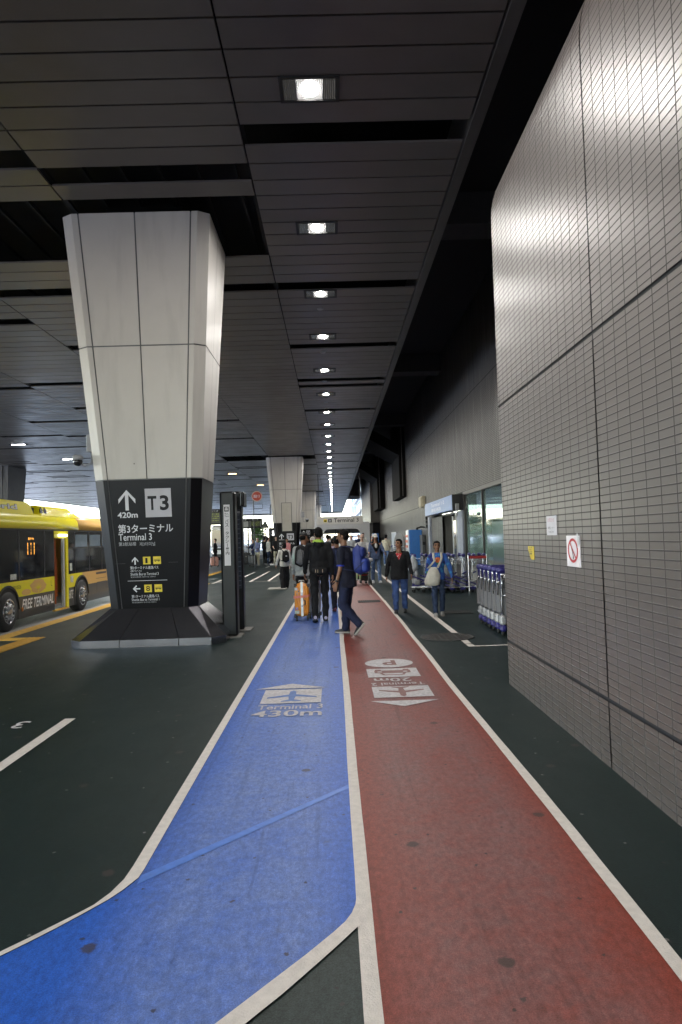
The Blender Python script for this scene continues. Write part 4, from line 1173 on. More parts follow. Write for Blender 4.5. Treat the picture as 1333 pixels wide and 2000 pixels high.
for k in range(16):
    z = 0.8 + k * 0.083
    b.prism([(-1.715, z), (-1.715 + rr.uniform(.03, .07), z), (-1.65, z + .018), (-1.715, z + .018)], 0.002, 0.003, fm_)
b.build('map_lines', pm('map print', (0.08, 0.09, 0.12), 0.4), q)
lettering('ご案内', -1.715, 2.08, -1.645, 2.12, lambda u, v, w_: fm_(u, v, w_ + .002), sign_white, q)

# ------------------------------------------------------------------ yellow shuttle bus
BX, BZ = -7.05, -0.2
bus = thing('shuttle_bus', 'yellow green hybrid shuttle bus with black skirt, middle door open at the kerb', 'bus', (-8.15, 17.0, BZ))
lime = pm('bus lime paint', (0.78, 0.69, 0.008), 0.35, coat=0.15, nscale=1.0, namt=0.05)
peach = pm('bus peach paint', (0.62, 0.38, 0.12), 0.35, coat=0.15, nscale=1.0, namt=0.06)
bblack = pm('bus black paint', (0.022, 0.022, 0.024), 0.3, coat=0.4)
Yb0, Yb1 = 12.4, 22.2
x2 = BX - 2.2
D0, D1 = 17.30, 18.20        # door opening
def side(y0, y1, z0, z1, mat, name, x=BX, d=0.06):
    return MB().box(x - d, x, y0, y1, z0, z1).build(name, mat, bus)
# shell: roof as an extruded profile with rounded shoulders
def roof_ring(y, s=0.0):
    p = [(BX, 2.02), (BX - 0.01, 2.16), (BX - 0.05, 2.29), (BX - 0.16, 2.385), (BX - 0.4, 2.43), (x2 + 0.4, 2.43), (x2 + 0.16, 2.385), (x2 + 0.05, 2.29), (x2 + 0.01, 2.16), (x2, 2.02)]
    return [(a, y, z - s) for a, z in p]
MB().rings([roof_ring(Yb0, 0.06), roof_ring(Yb0 + 0.2), roof_ring(17.6), roof_ring(19.0)]).build('roof', lime, bus, True)
MB().rings([roof_ring(19.001), roof_ring(Yb1 - 0.2), roof_ring(Yb1, 0.06)]).build('roof', peach, bus, True)
# battery humps on the roof
def hump(y0, y1, h, s0, s1):
    def rg(y, z): return [(BX - 0.12, y, 2.36), (BX - 0.16, y, z - 0.07), (BX - 0.26, y, z), (x2 + 0.3, y, z), (x2 + 0.2, y, 2.36)]
    return MB().rings([rg(y0, 2.40), rg(y0 + s0, h), rg(y1 - s1, h), rg(y1, 2.42)])
hm1 = hump(12.9, 16.45, 2.67, 0.5, 0.12).build('roof_unit', lime, bus)
fhy = lambda u, v, w_: (BX - 0.155 + 0.0 + w_ + 0.006 - (v - 2.5) * 0.1, u, v)
lettering('Hybrid', 13.75, 2.425, 15.62, 2.575, lambda u, v, w_: (BX - 0.116 - (v - 2.36) * 0.1667 + w_, u, v), pm('hybrid lettering', (0.55, 0.55, 0.5), 0.35), hm1, bold=0.02, thick=0.004)
lettering('Hybrid', 13.735, 2.415, 15.635, 2.585, lambda u, v, w_: (BX - 0.118 - (v - 2.36) * 0.1667 + w_, u, v), black_metal, hm1, bold=0.05, thick=0.002)
hm2 = hump(16.75, 19.5, 2.62, 0.12, 0.7).build('roof_unit', lime, bus)
MB().box(BX - 1.2, BX - 0.25, 16.46, 16.74, 2.40, 2.55).build('roof_vent', bblack, bus)
m = MB()
for k in range(2):
    m.prism([(16.83 + k * 0.22, 2.42), (16.98 + k * 0.22, 2.42), (16.98 + k * 0.22, 2.5), (16.9 + k * 0.22, 2.57), (16.83 + k * 0.22, 2.5)], 0, 0.02, lambda u, v, w_: (BX - 0.135 - (v - 2.36) * .16 + w_, u, v))
m.build('vent_grille', bblack, hm2)
MB().box(BX - 0.7, BX - 0.35, 14.9, 15.5, 2.671, 2.70).build('hatch', bblack, hm1)
# side strips
side(Yb0, Yb1, 1.985, 2.019, bblack, 'drip_rail', BX + 0.004)
for y0, y1 in ((Yb0, D0), (D1, 19.6)):
    side(y0, y1, 0.845, 1.984, glass_dark, 'window_band')
side(19.601, Yb1, 0.845, 1.984, glass_dark, 'window_band')
m = MB()
for y in (13.6, 15.35, 16.7, 18.65, 19.75, 20.8):
    m.box(BX + 0.001, BX + 0.006, y, y + 0.05, 0.86, 1.97)
m.box(BX + 0.001, BX + 0.005, 18.25, Yb1, 1.52, 1.55)
m.build('window_pillar', bblack, bus)
for y0 in (18.72, 19.82, 20.87):
    MB().box(BX + 0.0007, BX + 0.004, y0, y0 + 0.9, 1.56, 1.9).build('sliding_window', pm('bus upper window', (0.12, 0.16, 0.2), 0.06, spec=0.7), bus)
side(Yb0, D0, 0.49, 0.844, lime, 'colour_band', BX + 0.004)
side(D1, 19.2, 0.49, 0.844, lime, 'colour_band', BX + 0.004)
side(19.2, Yb1, 0.49, 0.844, peach, 'colour_band', BX + 0.003)
def skirt_poly(y0, y1, arches):
    p = [(y0, 0.489), (y0, 0.02)]
    for c, r in arches:
        p += [(c + r * math.cos(PI - k * PI / 12), max(0.02, 0.2 + r * math.sin(PI - k * PI / 12)) if 0 < k < 12 else 0.02) for k in range(13)]
    p += [(y1, 0.02), (y1, 0.489)]
    return p
WR, WZ = 0.42, 0.22
YF, YR = 14.8, 19.1
def skirt(y0, y1, arches, mat=bblack):
    # arches reach above the skirt into the colour band: the liner is set as a dark arch piece proud of it
    m = MB()
    ys = sorted([y0, y1] + [e for c, r in arches for e in (c - r, c + r)])
    for a, b_ in zip(ys, ys[1:]):
        mid = (a + b_) / 2
        if any(abs(mid - c) < r for c, r in arches):
            continue
        m.box(BX - 0.06, BX + 0.002, a, b_, 0.0, 0.489)
    return m.build('skirt', mat, bus)
skirt(Yb0, D0, [(YF, 0.52)])
skirt(D1, Yb1, [(YR, 0.52)])
def arch(yc):
    m = MB()
    for r0, r1, x0, x1_ in ((0.0, 0.52, BX + 0.0045, BX + 0.006),):
        pts = [(yc + 0.52 * math.cos(k * PI / 16), 0.22 + 0.52 * math.sin(k * PI / 16)) for k in range(17)]
        m.prism([(yc + 0.52, 0.0)] + pts + [(yc - 0.52, 0.0)], x0, x1_, lambda y, z, x: (x, y, z))
    m.build('wheel_arch', rubber, bus)
    m = MB()
    ro, ri = 0.56, 0.52
    for k in range(16):
        a, b_ = k * PI / 16, (k + 1) * PI / 16
        m.prism([(yc + ro * math.cos(a), .22 + ro * math.sin(a)), (yc + ro * math.cos(b_), .22 + ro * math.sin(b_)), (yc + ri * math.cos(b_), .22 + ri * math.sin(b_)), (yc + ri * math.cos(a), .22 + ri * math.sin(a))], BX + 0.006, BX + 0.03, lambda y, z, x: (x, y, z))
    m.build('arch_trim', bblack, bus)
def wheel(yc):
    x = BX + 0.012
    t = MB().lathe([(WR - 0.16, 0.03), (WR - 0.03, 0.028), (WR, 0.0), (WR, -0.22), (WR - 0.05, -0.24)], (x, yc, WZ), 'x', 32).build('wheel', rubber, bus, True)
    MB().lathe([(WR - 0.14, 0.034), (WR - 0.165, 0.042), (WR - 0.19, 0.018), (0.15, 0.036), (0.13, 0.06), (0.07, 0.065)], (x, yc, WZ), 'x', 32).build('rim', chrome, t, True)
    m = MB()
    for k in range(10):
        a = k * PI / 5
        m.lathe([(0.02, 0.0), (0.02, 0.035), (0.012, 0.04)], (x + 0.028, yc + 0.165 * math.cos(a), WZ + 0.165 * math.sin(a)), 'x', 8)
    m.build('wheel_nuts', steel, t)
    m = MB()
    for k in range(10):
        a = (k + .5) * PI / 5
        m.lathe([(0.026, 0.0), (0.026, 0.0035), (0.02, 0.004)], (x + 0.031, yc + 0.215 * math.cos(a), WZ + 0.215 * math.sin(a)), 'x', 10)
    m.build('rim_holes', dark_gap, t)
for yc in (YF, YR):
    arch(yc); wheel(yc)
# interior box and far side
MB().box(x2, x2 + 0.06, Yb0, Yb1, 0.0, 2.0).build('far_side', bblack, bus)
MB().box(x2 + 0.06, BX - 0.06, Yb1 - 0.06, Yb1, 0.0, 2.1).build('rear_wall', peach, bus)
MB().box(x2 + 0.06, BX - 0.06, Yb0, Yb0 + 0.06, 0.3, 2.2).build('front_wall', glass_dark, bus)
MB().box(x2 + 0.06, BX - 0.061, Yb0 + 0.06, Yb1 - 0.06, 0.06, 0.12).build('floor_pan', pm('bus floor', (0.25, 0.25, 0.26), 0.5), bus)
# open doorway
m = MB(); m.box(BX - 0.05, BX + 0.01, D1 - 0.15, D1 - 0.001, 0.0, 1.984); m.build('door_post', lime, bus)
MB().box(BX - 0.05, BX + 0.008, D0 + 0.001, D1 - 0.151, 1.80, 1.984).build('door_header', lime, bus)
MB().box(BX - 0.02, BX + 0.05, D0 + 0.28, D1 - 0.16, 1.84, 1.90).build('door_lamp', pm('door lamp', (0.9, 0.9, 0.9), 0.4, emit=(1, 0.98, 0.95), estr=0.6), bus)
MB().box(BX - 0.06, BX + 0.02, D0 + 0.001, D1 - 0.02, -0.04, 0.0).build('door_step', yellow_paint, bus)
m = MB(); m.cyl((BX - 0.12, D0 + 0.35, 0.12), (BX - 0.12, D0 + 0.35, 1.85), 0.018); m.cyl((BX - 0.5, D0 + 0.5, 0.12), (BX - 0.5, D0 + 0.5, 1.95), 0.018)
m.tube([(BX - 0.15, D0 + 0.5, 0.3), (BX - 0.15, D0 + 0.5, 1.25), (BX - 0.2, D0 + 0.62, 1.3)], 0.02)
m.build('grab_rail', pm('orange rail', (0.5, 0.12, 0.03), 0.4), bus)
m = MB(); m.cbox(BX - 0.75, BX - 0.35, D0 + 0.02, D0 + 0.45, 0.12, 1.0, 0.03); m.build('seat_screen', pm('bus inside screen', (0.45, 0.45, 0.45), 0.5), bus)
m = MB(); m.box(BX - 0.02, BX + 0.03, D0 + 0.5, D0 + 0.6, 0.02, 1.8); m.build('door_leaf', pm('door edge grey', (0.4, 0.4, 0.38), 0.4), bus)
m = MB(); m.box(x2 + 0.07, x2 + 0.09, D0 - 0.6, D1 + 1.6, 1.0, 1.9); m.build('far_window', pm('far window daylight glow', (0.35, 0.42, 0.5), 0.1, emit=(0.75, 0.85, 1.0), estr=0.1), bus)  # pane glows faintly to stand for the daylight beyond it
# led display in a window
led = pm('amber led', (0.4, 0.15, 0.02), 0.5, emit=(1.0, 0.42, 0.06), estr=0.35)
fbs = lambda u, v, w_: (BX + 0.003 + w_, u, v)
lettering('第３ターミナル', 15.85, 1.66 + .1, 16.15, 1.72 + .1, fbs, led, bus)
for k in range(3):
    lettering('\n'.join(['直行便', '約15分', '無料送迎'][k]), 15.80 + k * 0.17, 1.42, 15.84 + k * 0.17, 1.70, fbs, led, bus)
wht = pm('bus lettering white', (0.75, 0.75, 0.75), 0.35)
lettering('FREE TERMINAL', 15.52, 0.19, 17.24, 0.42, lambda u, v, w_: (BX + 0.004 + w_, u + (v - .3) * 0.25, v), wht, bus, bold=0.02)
lettering('SHUTTLE', 18.24, 0.19, 18.5, 0.42, lambda u, v, w_: (BX + 0.004 + w_, u + (v - .3) * 0.25, v), wht, bus, bold=0.02)
lettering('貸切', 15.05 + .02, 0.64 + .03, 15.22, 0.75, lambda u, v, w_: (BX + 0.006 + w_, u, v), pm('dark lettering', (0.08, 0.09, 0.02), 0.4), bus)
lettering('0526', 15.24, 0.67, 15.45, 0.75, lambda u, v, w_: (BX + 0.006 + w_, u, v), MATS['dark lettering'], bus)
m = MB()   # peach flower panel and stalks
m.prism([(16.35 + 0.42 * math.cos(k * PI / 12) * (1 + .12 * math.cos(k * 1.7)), 0.67 + 0.165 * math.sin(k * PI / 12)) for k in range(24)], 0.0, 0.001, lambda u, v, w_: (BX + 0.0045 + w_, u, v))
m.prism([(15.72 + 0.24 * math.cos(k * PI / 10), 0.57 + 0.07 * math.sin(k * PI / 10)) for k in range(20)], 0.0, 0.001, lambda u, v, w_: (BX + 0.0045 + w_, u, v))
m.build('flower_print', peach, bus)
m = MB()
for a in range(9):
    an = R_(20 + a * 17.5)
    m.prism([(16.35 + .012 * math.sin(an), .60 - .012 * math.cos(an)), (16.35 + .26 * math.cos(an), .60 + .17 * math.sin(an)), (16.35 - .012 * math.sin(an), .60 + .012 * math.cos(an))], 0.0015, 0.0025, lambda u, v, w_: (BX + 0.0045 + w_, u, v))
m.prism([(16.34, .52), (16.36, .52), (16.36, .62), (16.34, .62)], 0.0015, 0.0025, lambda u, v, w_: (BX + 0.0045 + w_, u, v))
m.build('flower_lines', lime, bus)
m = MB(); m.prism([(17.08, .62), (17.09, .62), (17.09, .76), (17.08, .76)], 0, .001, lambda u, v, w_: (BX + .0045 + w_, u, v)); m.prism([(17.09, .62), (17.16, .62), (17.16, .63), (17.09, .63)], 0, .001, lambda u, v, w_: (BX + .0045 + w_, u, v)); m.build('door_guide_mark', MATS['dark lettering'], bus)
for y, z, wd, hh in ((18.33, 0.62, 0.2, 0.17), (18.3, 0.93, 0.16, 0.2), (14.95, 0.89, 0.28, 0.12)):
    MB().box(BX + 0.005, BX + 0.008, y, y + wd, z, z + hh).build('sticker', pm('bus sticker', (0.5, 0.52, 0.5), 0.4, nscale=40, namt=0.6), bus)
m = MB(); m.box(BX + 0.003, BX + 0.006, 20.3, 21.2, 0.73, 0.79); m.box(BX + 0.003, BX + 0.006, 20.3, 21.2, 0.6, 0.61); m.box(BX + 0.0035, BX + 0.006, 20.35, 21.2, 0.2, 0.5); m.build('rear_vent', bblack, bus)
MB().box(BX + 0.003, BX + 0.02, 14.15, 14.2, 0.02, 0.46).build('front_reflector', pm('side marker white', (0.7, 0.7, 0.7), 0.3), bus)
MB().ball((BX + 0.01, 15.5, 0.2), (0.02, 0.05, 0.05)).build('side_marker', pm('amber marker', (0.5, 0.18, 0.03), 0.3), bus)

# ------------------------------------------------------------------ white coach far down the road
co = thing('coach', 'white coach with a tall dark windscreen facing the camera down the road', 'coach', (-10.1, 63, BZ))
cw = pm('coach white', (0.62, 0.62, 0.64), 0.25, coat=0.5)
def cring(y, i, z1): return [(-11.3 + i, y, 0.15), (-8.9 - i, y, 0.15), (-8.85 - i, y, 1.2), (-8.95 - i, y, z1 - .2), (-9.1 - i, y, z1), (-11.1 + i, y, z1), (-11.25 + i, y, z1 - .2), (-11.35 + i, y, 1.2)]
MB().rings([cring(63, 0.08, 2.88), cring(63.25, 0, 3.05), cring(74, 0, 3.05)]).build('body', cw, co)
MB().prism([(-11.2, 1.05), (-9.0, 1.05), (-9.05, 2.62), (-11.15, 2.62)], 62.93, 62.999, lambda x, z, y: (x, y, z)).build('windscreen', glass_dark, co)
MB().prism([(-10.8, .78), (-9.4, .78), (-9.4, .95), (-10.8, .95)], 62.95, 62.999, lambda x, z, y: (x, y, z)).build('grille', black_metal, co)
for sx in (-1, 1):
    MB().ball((-10.1 + sx * 0.95, 62.98, 0.62), (0.2, 0.05, 0.1)).build('headlight', pm('headlight', (0.85, 0.85, 0.85), 0.1, emit=(1, 1, 1), estr=0.6), co, True)
    MB().tube([(-10.1 + sx * 1.1, 62.95, 2.6), (-10.1 + sx * 1.35, 62.7, 2.5), (-10.1 + sx * 1.38, 62.7, 2.1)], 0.05).build('mirror', black_metal, co)
MB().box(-11.2, -9.0, 62.96, 63.2, 0.151, 0.4).build('bumper', black_metal, co)
for sx in (-11.1, -9.2):
    MB().lathe([(0.3, 0.0), (0.5, 0.02), (0.5, 0.26), (0.3, 0.28)], (sx, 65, 0.28), 'x').build('wheel', rubber, co, True)
MB().box(-8.9, -8.83, 63.6, 73.8, 1.3, 2.5).build('side_window', glass_dark, co)

# ------------------------------------------------------------------ bus stop furniture by the road
blk = MATS['pylon black']
for lb, x0, x1, y, z0, z1, panes, legs in (('black departure board with one lit display, left of the pylon', -7.5, -5.6, 40, 2.55, 3.47, [(-7.25, -6.6, 'led'), (-6.4, -5.75, 'w')], (-7.4, -5.7)),
                                      ('black departure board with three panels, right of the pylon', -7.6, -4.98, 48, 2.44, 3.12, [(-7.45, -6.85, 'w'), (-6.65, -5.95, 'w'), (-5.82, -5.1, 'led')], (-6.0, -5.72))):
    t = thing('departure_board', lb, 'sign', ((x0 + x1) / 2, y, 0), 'departure boards at the bus stops')
    MB().cbox(x0, x1, y, y + 0.2, z0, z1, 0.02).build('case', blk, t)
    m = MB()
    for x in legs: m.cyl((x, y + 0.1, -0.2 if x < -6.1 else 0), (x, y + 0.1, z0 + 0.05), 0.05)
    m.build('legs', black_metal, t)
    fz = lambda u, v, w_: (u, y - 0.003 - w_, v)
    for a, b_, kd in panes:
        h0, h1 = z0 + 0.1, z1 - 0.2
        q = quad_on(MB(), a, h0, b_, h1, fz, 0, 0.01).build('display', pm('board pale', (0.4, 0.4, 0.4), 0.4) if kd == 'w' else pm('led panel', (0.012, 0.015, 0.008), 0.3), t)
        if kd == 'led':
            for k in range(4):
                hh = (h1 - h0) / 5
                lettering(['上野・浅草', 'T3 12:05', '東京駅 1', '12:20 直行'][k], a + .06, h1 - (k + 1.0) * hh, b_ - .06, h1 - (k + .45) * hh, lambda u, v, w_: fz(u, v, w_ + .01), pm('green led text', (0.2, 0.25, 0.03), 0.5, emit=(0.6, 0.7, 0.1), estr=0.035), q)
            f_ = MB()
            for r in ((a - .03, h0 - .03, a, h1 + .03), (b_, h0 - .03, b_ + .03, h1 + .03)): quad_on(f_, *r, fz, 0.0, 0.02)
            f_.build('display_frame', MATS['board pale'], q)
        lettering('のりば' if kd == 'led' else '時刻表', (a + b_) / 2 - .22, z1 - .15, (a + b_) / 2 + .22, z1 - .05, fz, sign_white, t)
red_m = pm('bus stop red', (0.42, 0.05, 0.03), 0.4)
rs = thing('bus_stop_sign', 'round red bus stop sign on a tall thin pole by the road', 'bus stop sign', (-4.4, 38, 0))
MB().cyl((-4.4, 38.05, 0), (-4.4, 38.05, 4.0), 0.025).build('pole', black_metal, rs)
MB().lathe([(0.3, -0.015), (0.3, 0.015)], (-4.2, 38, 4.03), 'y', 28).build('disc', pm('disc rim pale', (0.5, 0.38, 0.33), 0.4), rs)
MB().lathe([(0.25, 0.0), (0.25, 0.022)], (-4.2, 37.965, 4.03), 'y', 28).build('disc_face', red_m, rs)
lettering('高速バス', -4.38, 3.94, -4.02, 4.12, lambda u, v, w_: (u, 37.945 - w_, v), sign_white, rs, bold=0.01)
m = MB()
for a, b_ in (((-4.38, 3.6), (-3.9, 3.6)), ((-4.38, 3.35), (-3.9, 3.35))):
    m.cyl((a[0], 38.05, a[1]), (b_[0], 38.05, b_[1]), 0.012)
m.cyl((-3.9, 38.05, 3.35), (-3.9, 38.05, 3.6), 0.012)
m.build('timetable_frame', black_metal, rs)
pl = thing('lamp_pole', 'thin dark pole with a curled top left of the second column', 'pole', (-4.0, 44, 0))
MB().tube([(-4.03, 44, 0), (-4.03, 44, 3.6), (-3.98, 44, 3.85), (-3.85, 44, 3.93), (-3.78, 44, 3.8)], 0.03).build('pole', black_metal, pl, True)
tr = thing('pointed_pylon', 'dark bus stop post with a triangular pointed top', 'sign', (-4.6, 46, 0))
m = MB(); m.box(-4.78, -4.42, 45.9, 46.1, 0, 1.85); m.build('post', blk, tr)
MB().prism([(-4.87, 2.38), (-4.3, 2.38), (-4.58, 2.93)], 45.9, 46.05, lambda x, z, y: (x, y, z)).build('pointed_top', pm('dull green grey', (0.07, 0.08, 0.075), 0.5), tr)
MB().cyl((-4.58, 46, 1.85), (-4.58, 46, 2.4), 0.04).build('stem', black_metal, tr)
fv = thing('platform_pylon', 'black pylon with a white number 5 beside the second column', 'sign', (-3.9, 44.5, 0))
MB().cbox(-4.2, -3.45, 44.3, 44.7, 0.0, 2.35, 0.04).build('pillar', blk, fv)
lettering('5', -3.98, 1.85, -3.78, 2.16, lambda u, v, w_: (u, 44.297 - w_, v), pm('lit number', (0.8, 0.8, 0.8), 0.5, emit=(1, 1, 1), estr=0.4), fv, bold=0.03)

# ------------------------------------------------------------------ barrier, fence, trees, far skyline on the road side
br_ = thing('road_barrier', 'low concrete barrier along the far side of the road', 'barrier', (-12, 82, BZ))
m = MB(); m.prism([(82, -0.2), (82.5, -0.2), (82.35, 0.35), (82.15, 0.35)], -40, -6.5, lambda y, z, x: (x, y, z)); m.build('wall', pm('barrier concrete', (0.42, 0.42, 0.42), 0.8, nscale=1.5, namt=0.12), br_)
fe = thing('mesh_fence', 'pale steel fence of posts and rails behind the concrete barrier', 'fence', (-12, 84, BZ))
fm2 = pm('galvanised fence', (0.32, 0.34, 0.36), 0.45, 0.5)
m = MB()
for z in (0.6, 1.5, 2.2): m.box(-40, -6, 84, 84.06, z, z + 0.07)
m.build('rails', fm2, fe)
m = MB()
for k in range(32): m.box(-40 + k * 1.08, -39.92 + k * 1.08, 83.97, 84.09, -0.26, 2.35)
m.build('posts', fm2, fe)
leaf_m = pm('leaf green', (0.06, 0.13, 0.03), 0.6, nscale=3, namt=0.5)
leaf_l = pm('leaf light green', (0.10, 0.19, 0.04), 0.6, nscale=3, namt=0.4)
bark = pm('bark', (0.09, 0.07, 0.05), 0.9, nscale=10, namt=0.3)
def tree(x, y, h, r, label, seed):
    rg = random.Random(seed)
    t = thing('tree', label, 'tree', (x, y, -0.26), 'trees beyond the road')
    m = MB()
    m.tube([(x, y, -0.3), (x + .1, y, h * .3), (x, y + .1, h * .6), (x + .1, y, h * .8)], [h * .03, h * .024, h * .015, h * .006])
    for k in range(7):
        a = rg.uniform(0, 2 * PI); z0 = h * rg.uniform(.3, .6)
        m.tube([(x, y, z0), (x + .4 * r * math.cos(a), y + .4 * r * math.sin(a), z0 + h * .12), (x + .8 * r * math.cos(a), y + .8 * r * math.sin(a), z0 + h * .22)], [h * .012, h * .008, h * .003], 6)
    m.build('trunk', bark, t, True)
    for mt, cnt in ((leaf_m, 2200), (leaf_l, 1200)):
        m = MB()
        cl = [(rg.gauss(0, .5) * r, rg.gauss(0, .5) * r, h * rg.uniform(.35, .95)) for _ in range(34)]
        for k in range(cnt):
            c = rg.choice(cl)
            p = Vector((x + c[0] + rg.gauss(0, .2) * r, y + c[1] + rg.gauss(0, .2) * r, c[2] + rg.gauss(0, .07) * h))
            a = Vector((rg.uniform(-1, 1), rg.uniform(-1, 1), rg.uniform(-1, 1))).normalized(); b_ = a.orthogonal().normalized()
            s = rg.uniform(.1, .22)
            m.add([p - a * s, p + b_ * s * .6, p + a * s, p - b_ * s * .6], [(0, 1, 2, 3)])
        m.build('crown', mt, t)
tree(-17.0, 108, 3.6, 1.9, 'bright green tree far behind the white coach, left of the pylon', 1)
tree(-12.2, 104, 4.0, 1.8, 'bright green tree behind the fence, beside the pointed post', 2)
tree(-37, 96, 4.6, 2.4, 'green tree outside the left end of the soffit, beyond the yellow bus', 3)
ov = thing('overpass', 'pale overpass deck in the daylight beyond the road', 'bridge', (-60, 140, 0))
MB().box(-180, -84, 138, 142, 4.0, 5.6).build('deck', pm('overpass concrete', (0.5, 0.5, 0.52), 0.8, nscale=0.5), ov)
m = MB()
for k in range(6): m.box(-175 + k * 17, -173.6 + k * 17, 139, 141, -0.3, 4.0)
m.build('piers', MATS['overpass concrete'], ov)

# ------------------------------------------------------------------ vending machines and small things on the far wall
vb = pm('vending blue', (0.04, 0.17, 0.50), 0.35, namt=0.06)
for x0, x1, y, h, lb in ((3.86, 4.585, 35.4, 1.88, 'bright blue drinks vending machine against the tiled wall behind the woman in black'), (3.4, 3.96, 60.0, 1.86, 'farther blue vending machine behind the woman in the white cap')):
    t = thing('vending_machine', lb, 'vending machine', (x0, y, 0), 'blue vending machines')
    MB().cbox(x0 + 0.06, x1, y, y + 1.1, 0.05, h, 0.015).build('cabinet', vb, t)
    MB().cbox(x0, x0 + 0.058, y + 0.02, y + 1.08, 0.05, h - 0.02, 0.012).build('front_panel', pm('vending front', (0.6, 0.62, 0.66), 0.25), t)
    m = MB()
    for r in range(3):
        for k in range(7):
            m.lathe([(0.028, 0), (0.03, 0.1), (0.02, 0.13)], (x0 - 0.012, y + 0.15 + k * 0.13, 0.95 + r * 0.27), 'z', 8)
    m.build('drinks', pm('sample cans', (0.5, 0.16, 0.1), 0.3, nscale=5, namt=0.8), t)
    MB().box(x0 - 0.008, x0 - 0.001, y + 0.2, y + 0.85, 0.2, 0.4).build('outlet', black_metal, t)
t = thing('trash_bin', 'grey waste bin standing beside the blue vending machine', 'bin', (4.3, 34.3, 0))
MB().cbox(4.40, 4.59, 34.0, 34.9, 0.02, 1.6, 0.02).build('body', pm('bin grey', (0.06, 0.06, 0.065), 0.5), t)
MB().box(4.43, 4.57, 33.994, 34.0, 1.1, 1.25).build('slot', dark_gap, t)
t = thing('wall_box', 'beige electrical box on the tiled wall above the pale door pillar', 'electrical box', (4.5, 34.2, 3.0))
MB().cbox(4.42, 4.597, 33.7, 34.75, 2.98, 3.52, 0.015).build('body', pm('box beige', (0.42, 0.38, 0.27), 0.5), t)
MB().box(4.38, 4.419, 33.8, 34.65, 3.03, 3.47).build('cover', pm('box cover', (0.30, 0.27, 0.19), 0.5), t)
t = thing('intercom_panel', 'black alarm boxes and a small camera on the wall by the door pillar', 'alarm', (4.5, 33.3, 2.2))
m = MB()
for k in range(3): m.cbox(4.5, 4.597, 33.2, 33.55, 1.95 + k * 0.19, 2.1 + k * 0.19, 0.01)
m.build('boxes', black_metal, t)
MB().tube([(4.59, 34.0, 1.98), (4.35, 34.0, 2.0), (4.2, 33.9, 1.95)], 0.035).build('camera_arm', black_metal, t)
m = MB(); m.ball((4.16, 33.88, 1.92), 0.07); m.build('camera_head', black_metal, t, True)
camera_unit(4.35, 23.8, 2.3, 'small dark camera at the near end of the blue sign box', 0.9)
t = thing('advert_stand', 'white oval notice stand against the far tiled wall', 'sign', (4.3, 45, 0))
MB().prism([(4.3 + .35 * math.cos(k * PI / 12), 0.95 + .85 * math.sin(k * PI / 12)) for k in range(24)], 45, 45.05, lambda x, z, y: (x, y, z)).build('board', pm('stand board', (0.45, 0.45, 0.47), 0.4), t)
m = MB(); m.box(4.0, 4.55, 45.06, 45.4, 0, 0.1); m.build('foot', steel, t)
t = thing('poster_panel', 'pale blue grey poster panel on the far wall beside the white hooded walker', 'poster', (4.55, 50, 0))
MB().box(4.5, 4.597, 49, 53, 0.5, 1.8).build('panel', pm('poster pale', (0.35, 0.38, 0.45), 0.4, nscale=2, namt=0.15), t)
MB().box(4.48, 4.4999, 49, 53, 1.801, 1.86).build('frame', steel, t)

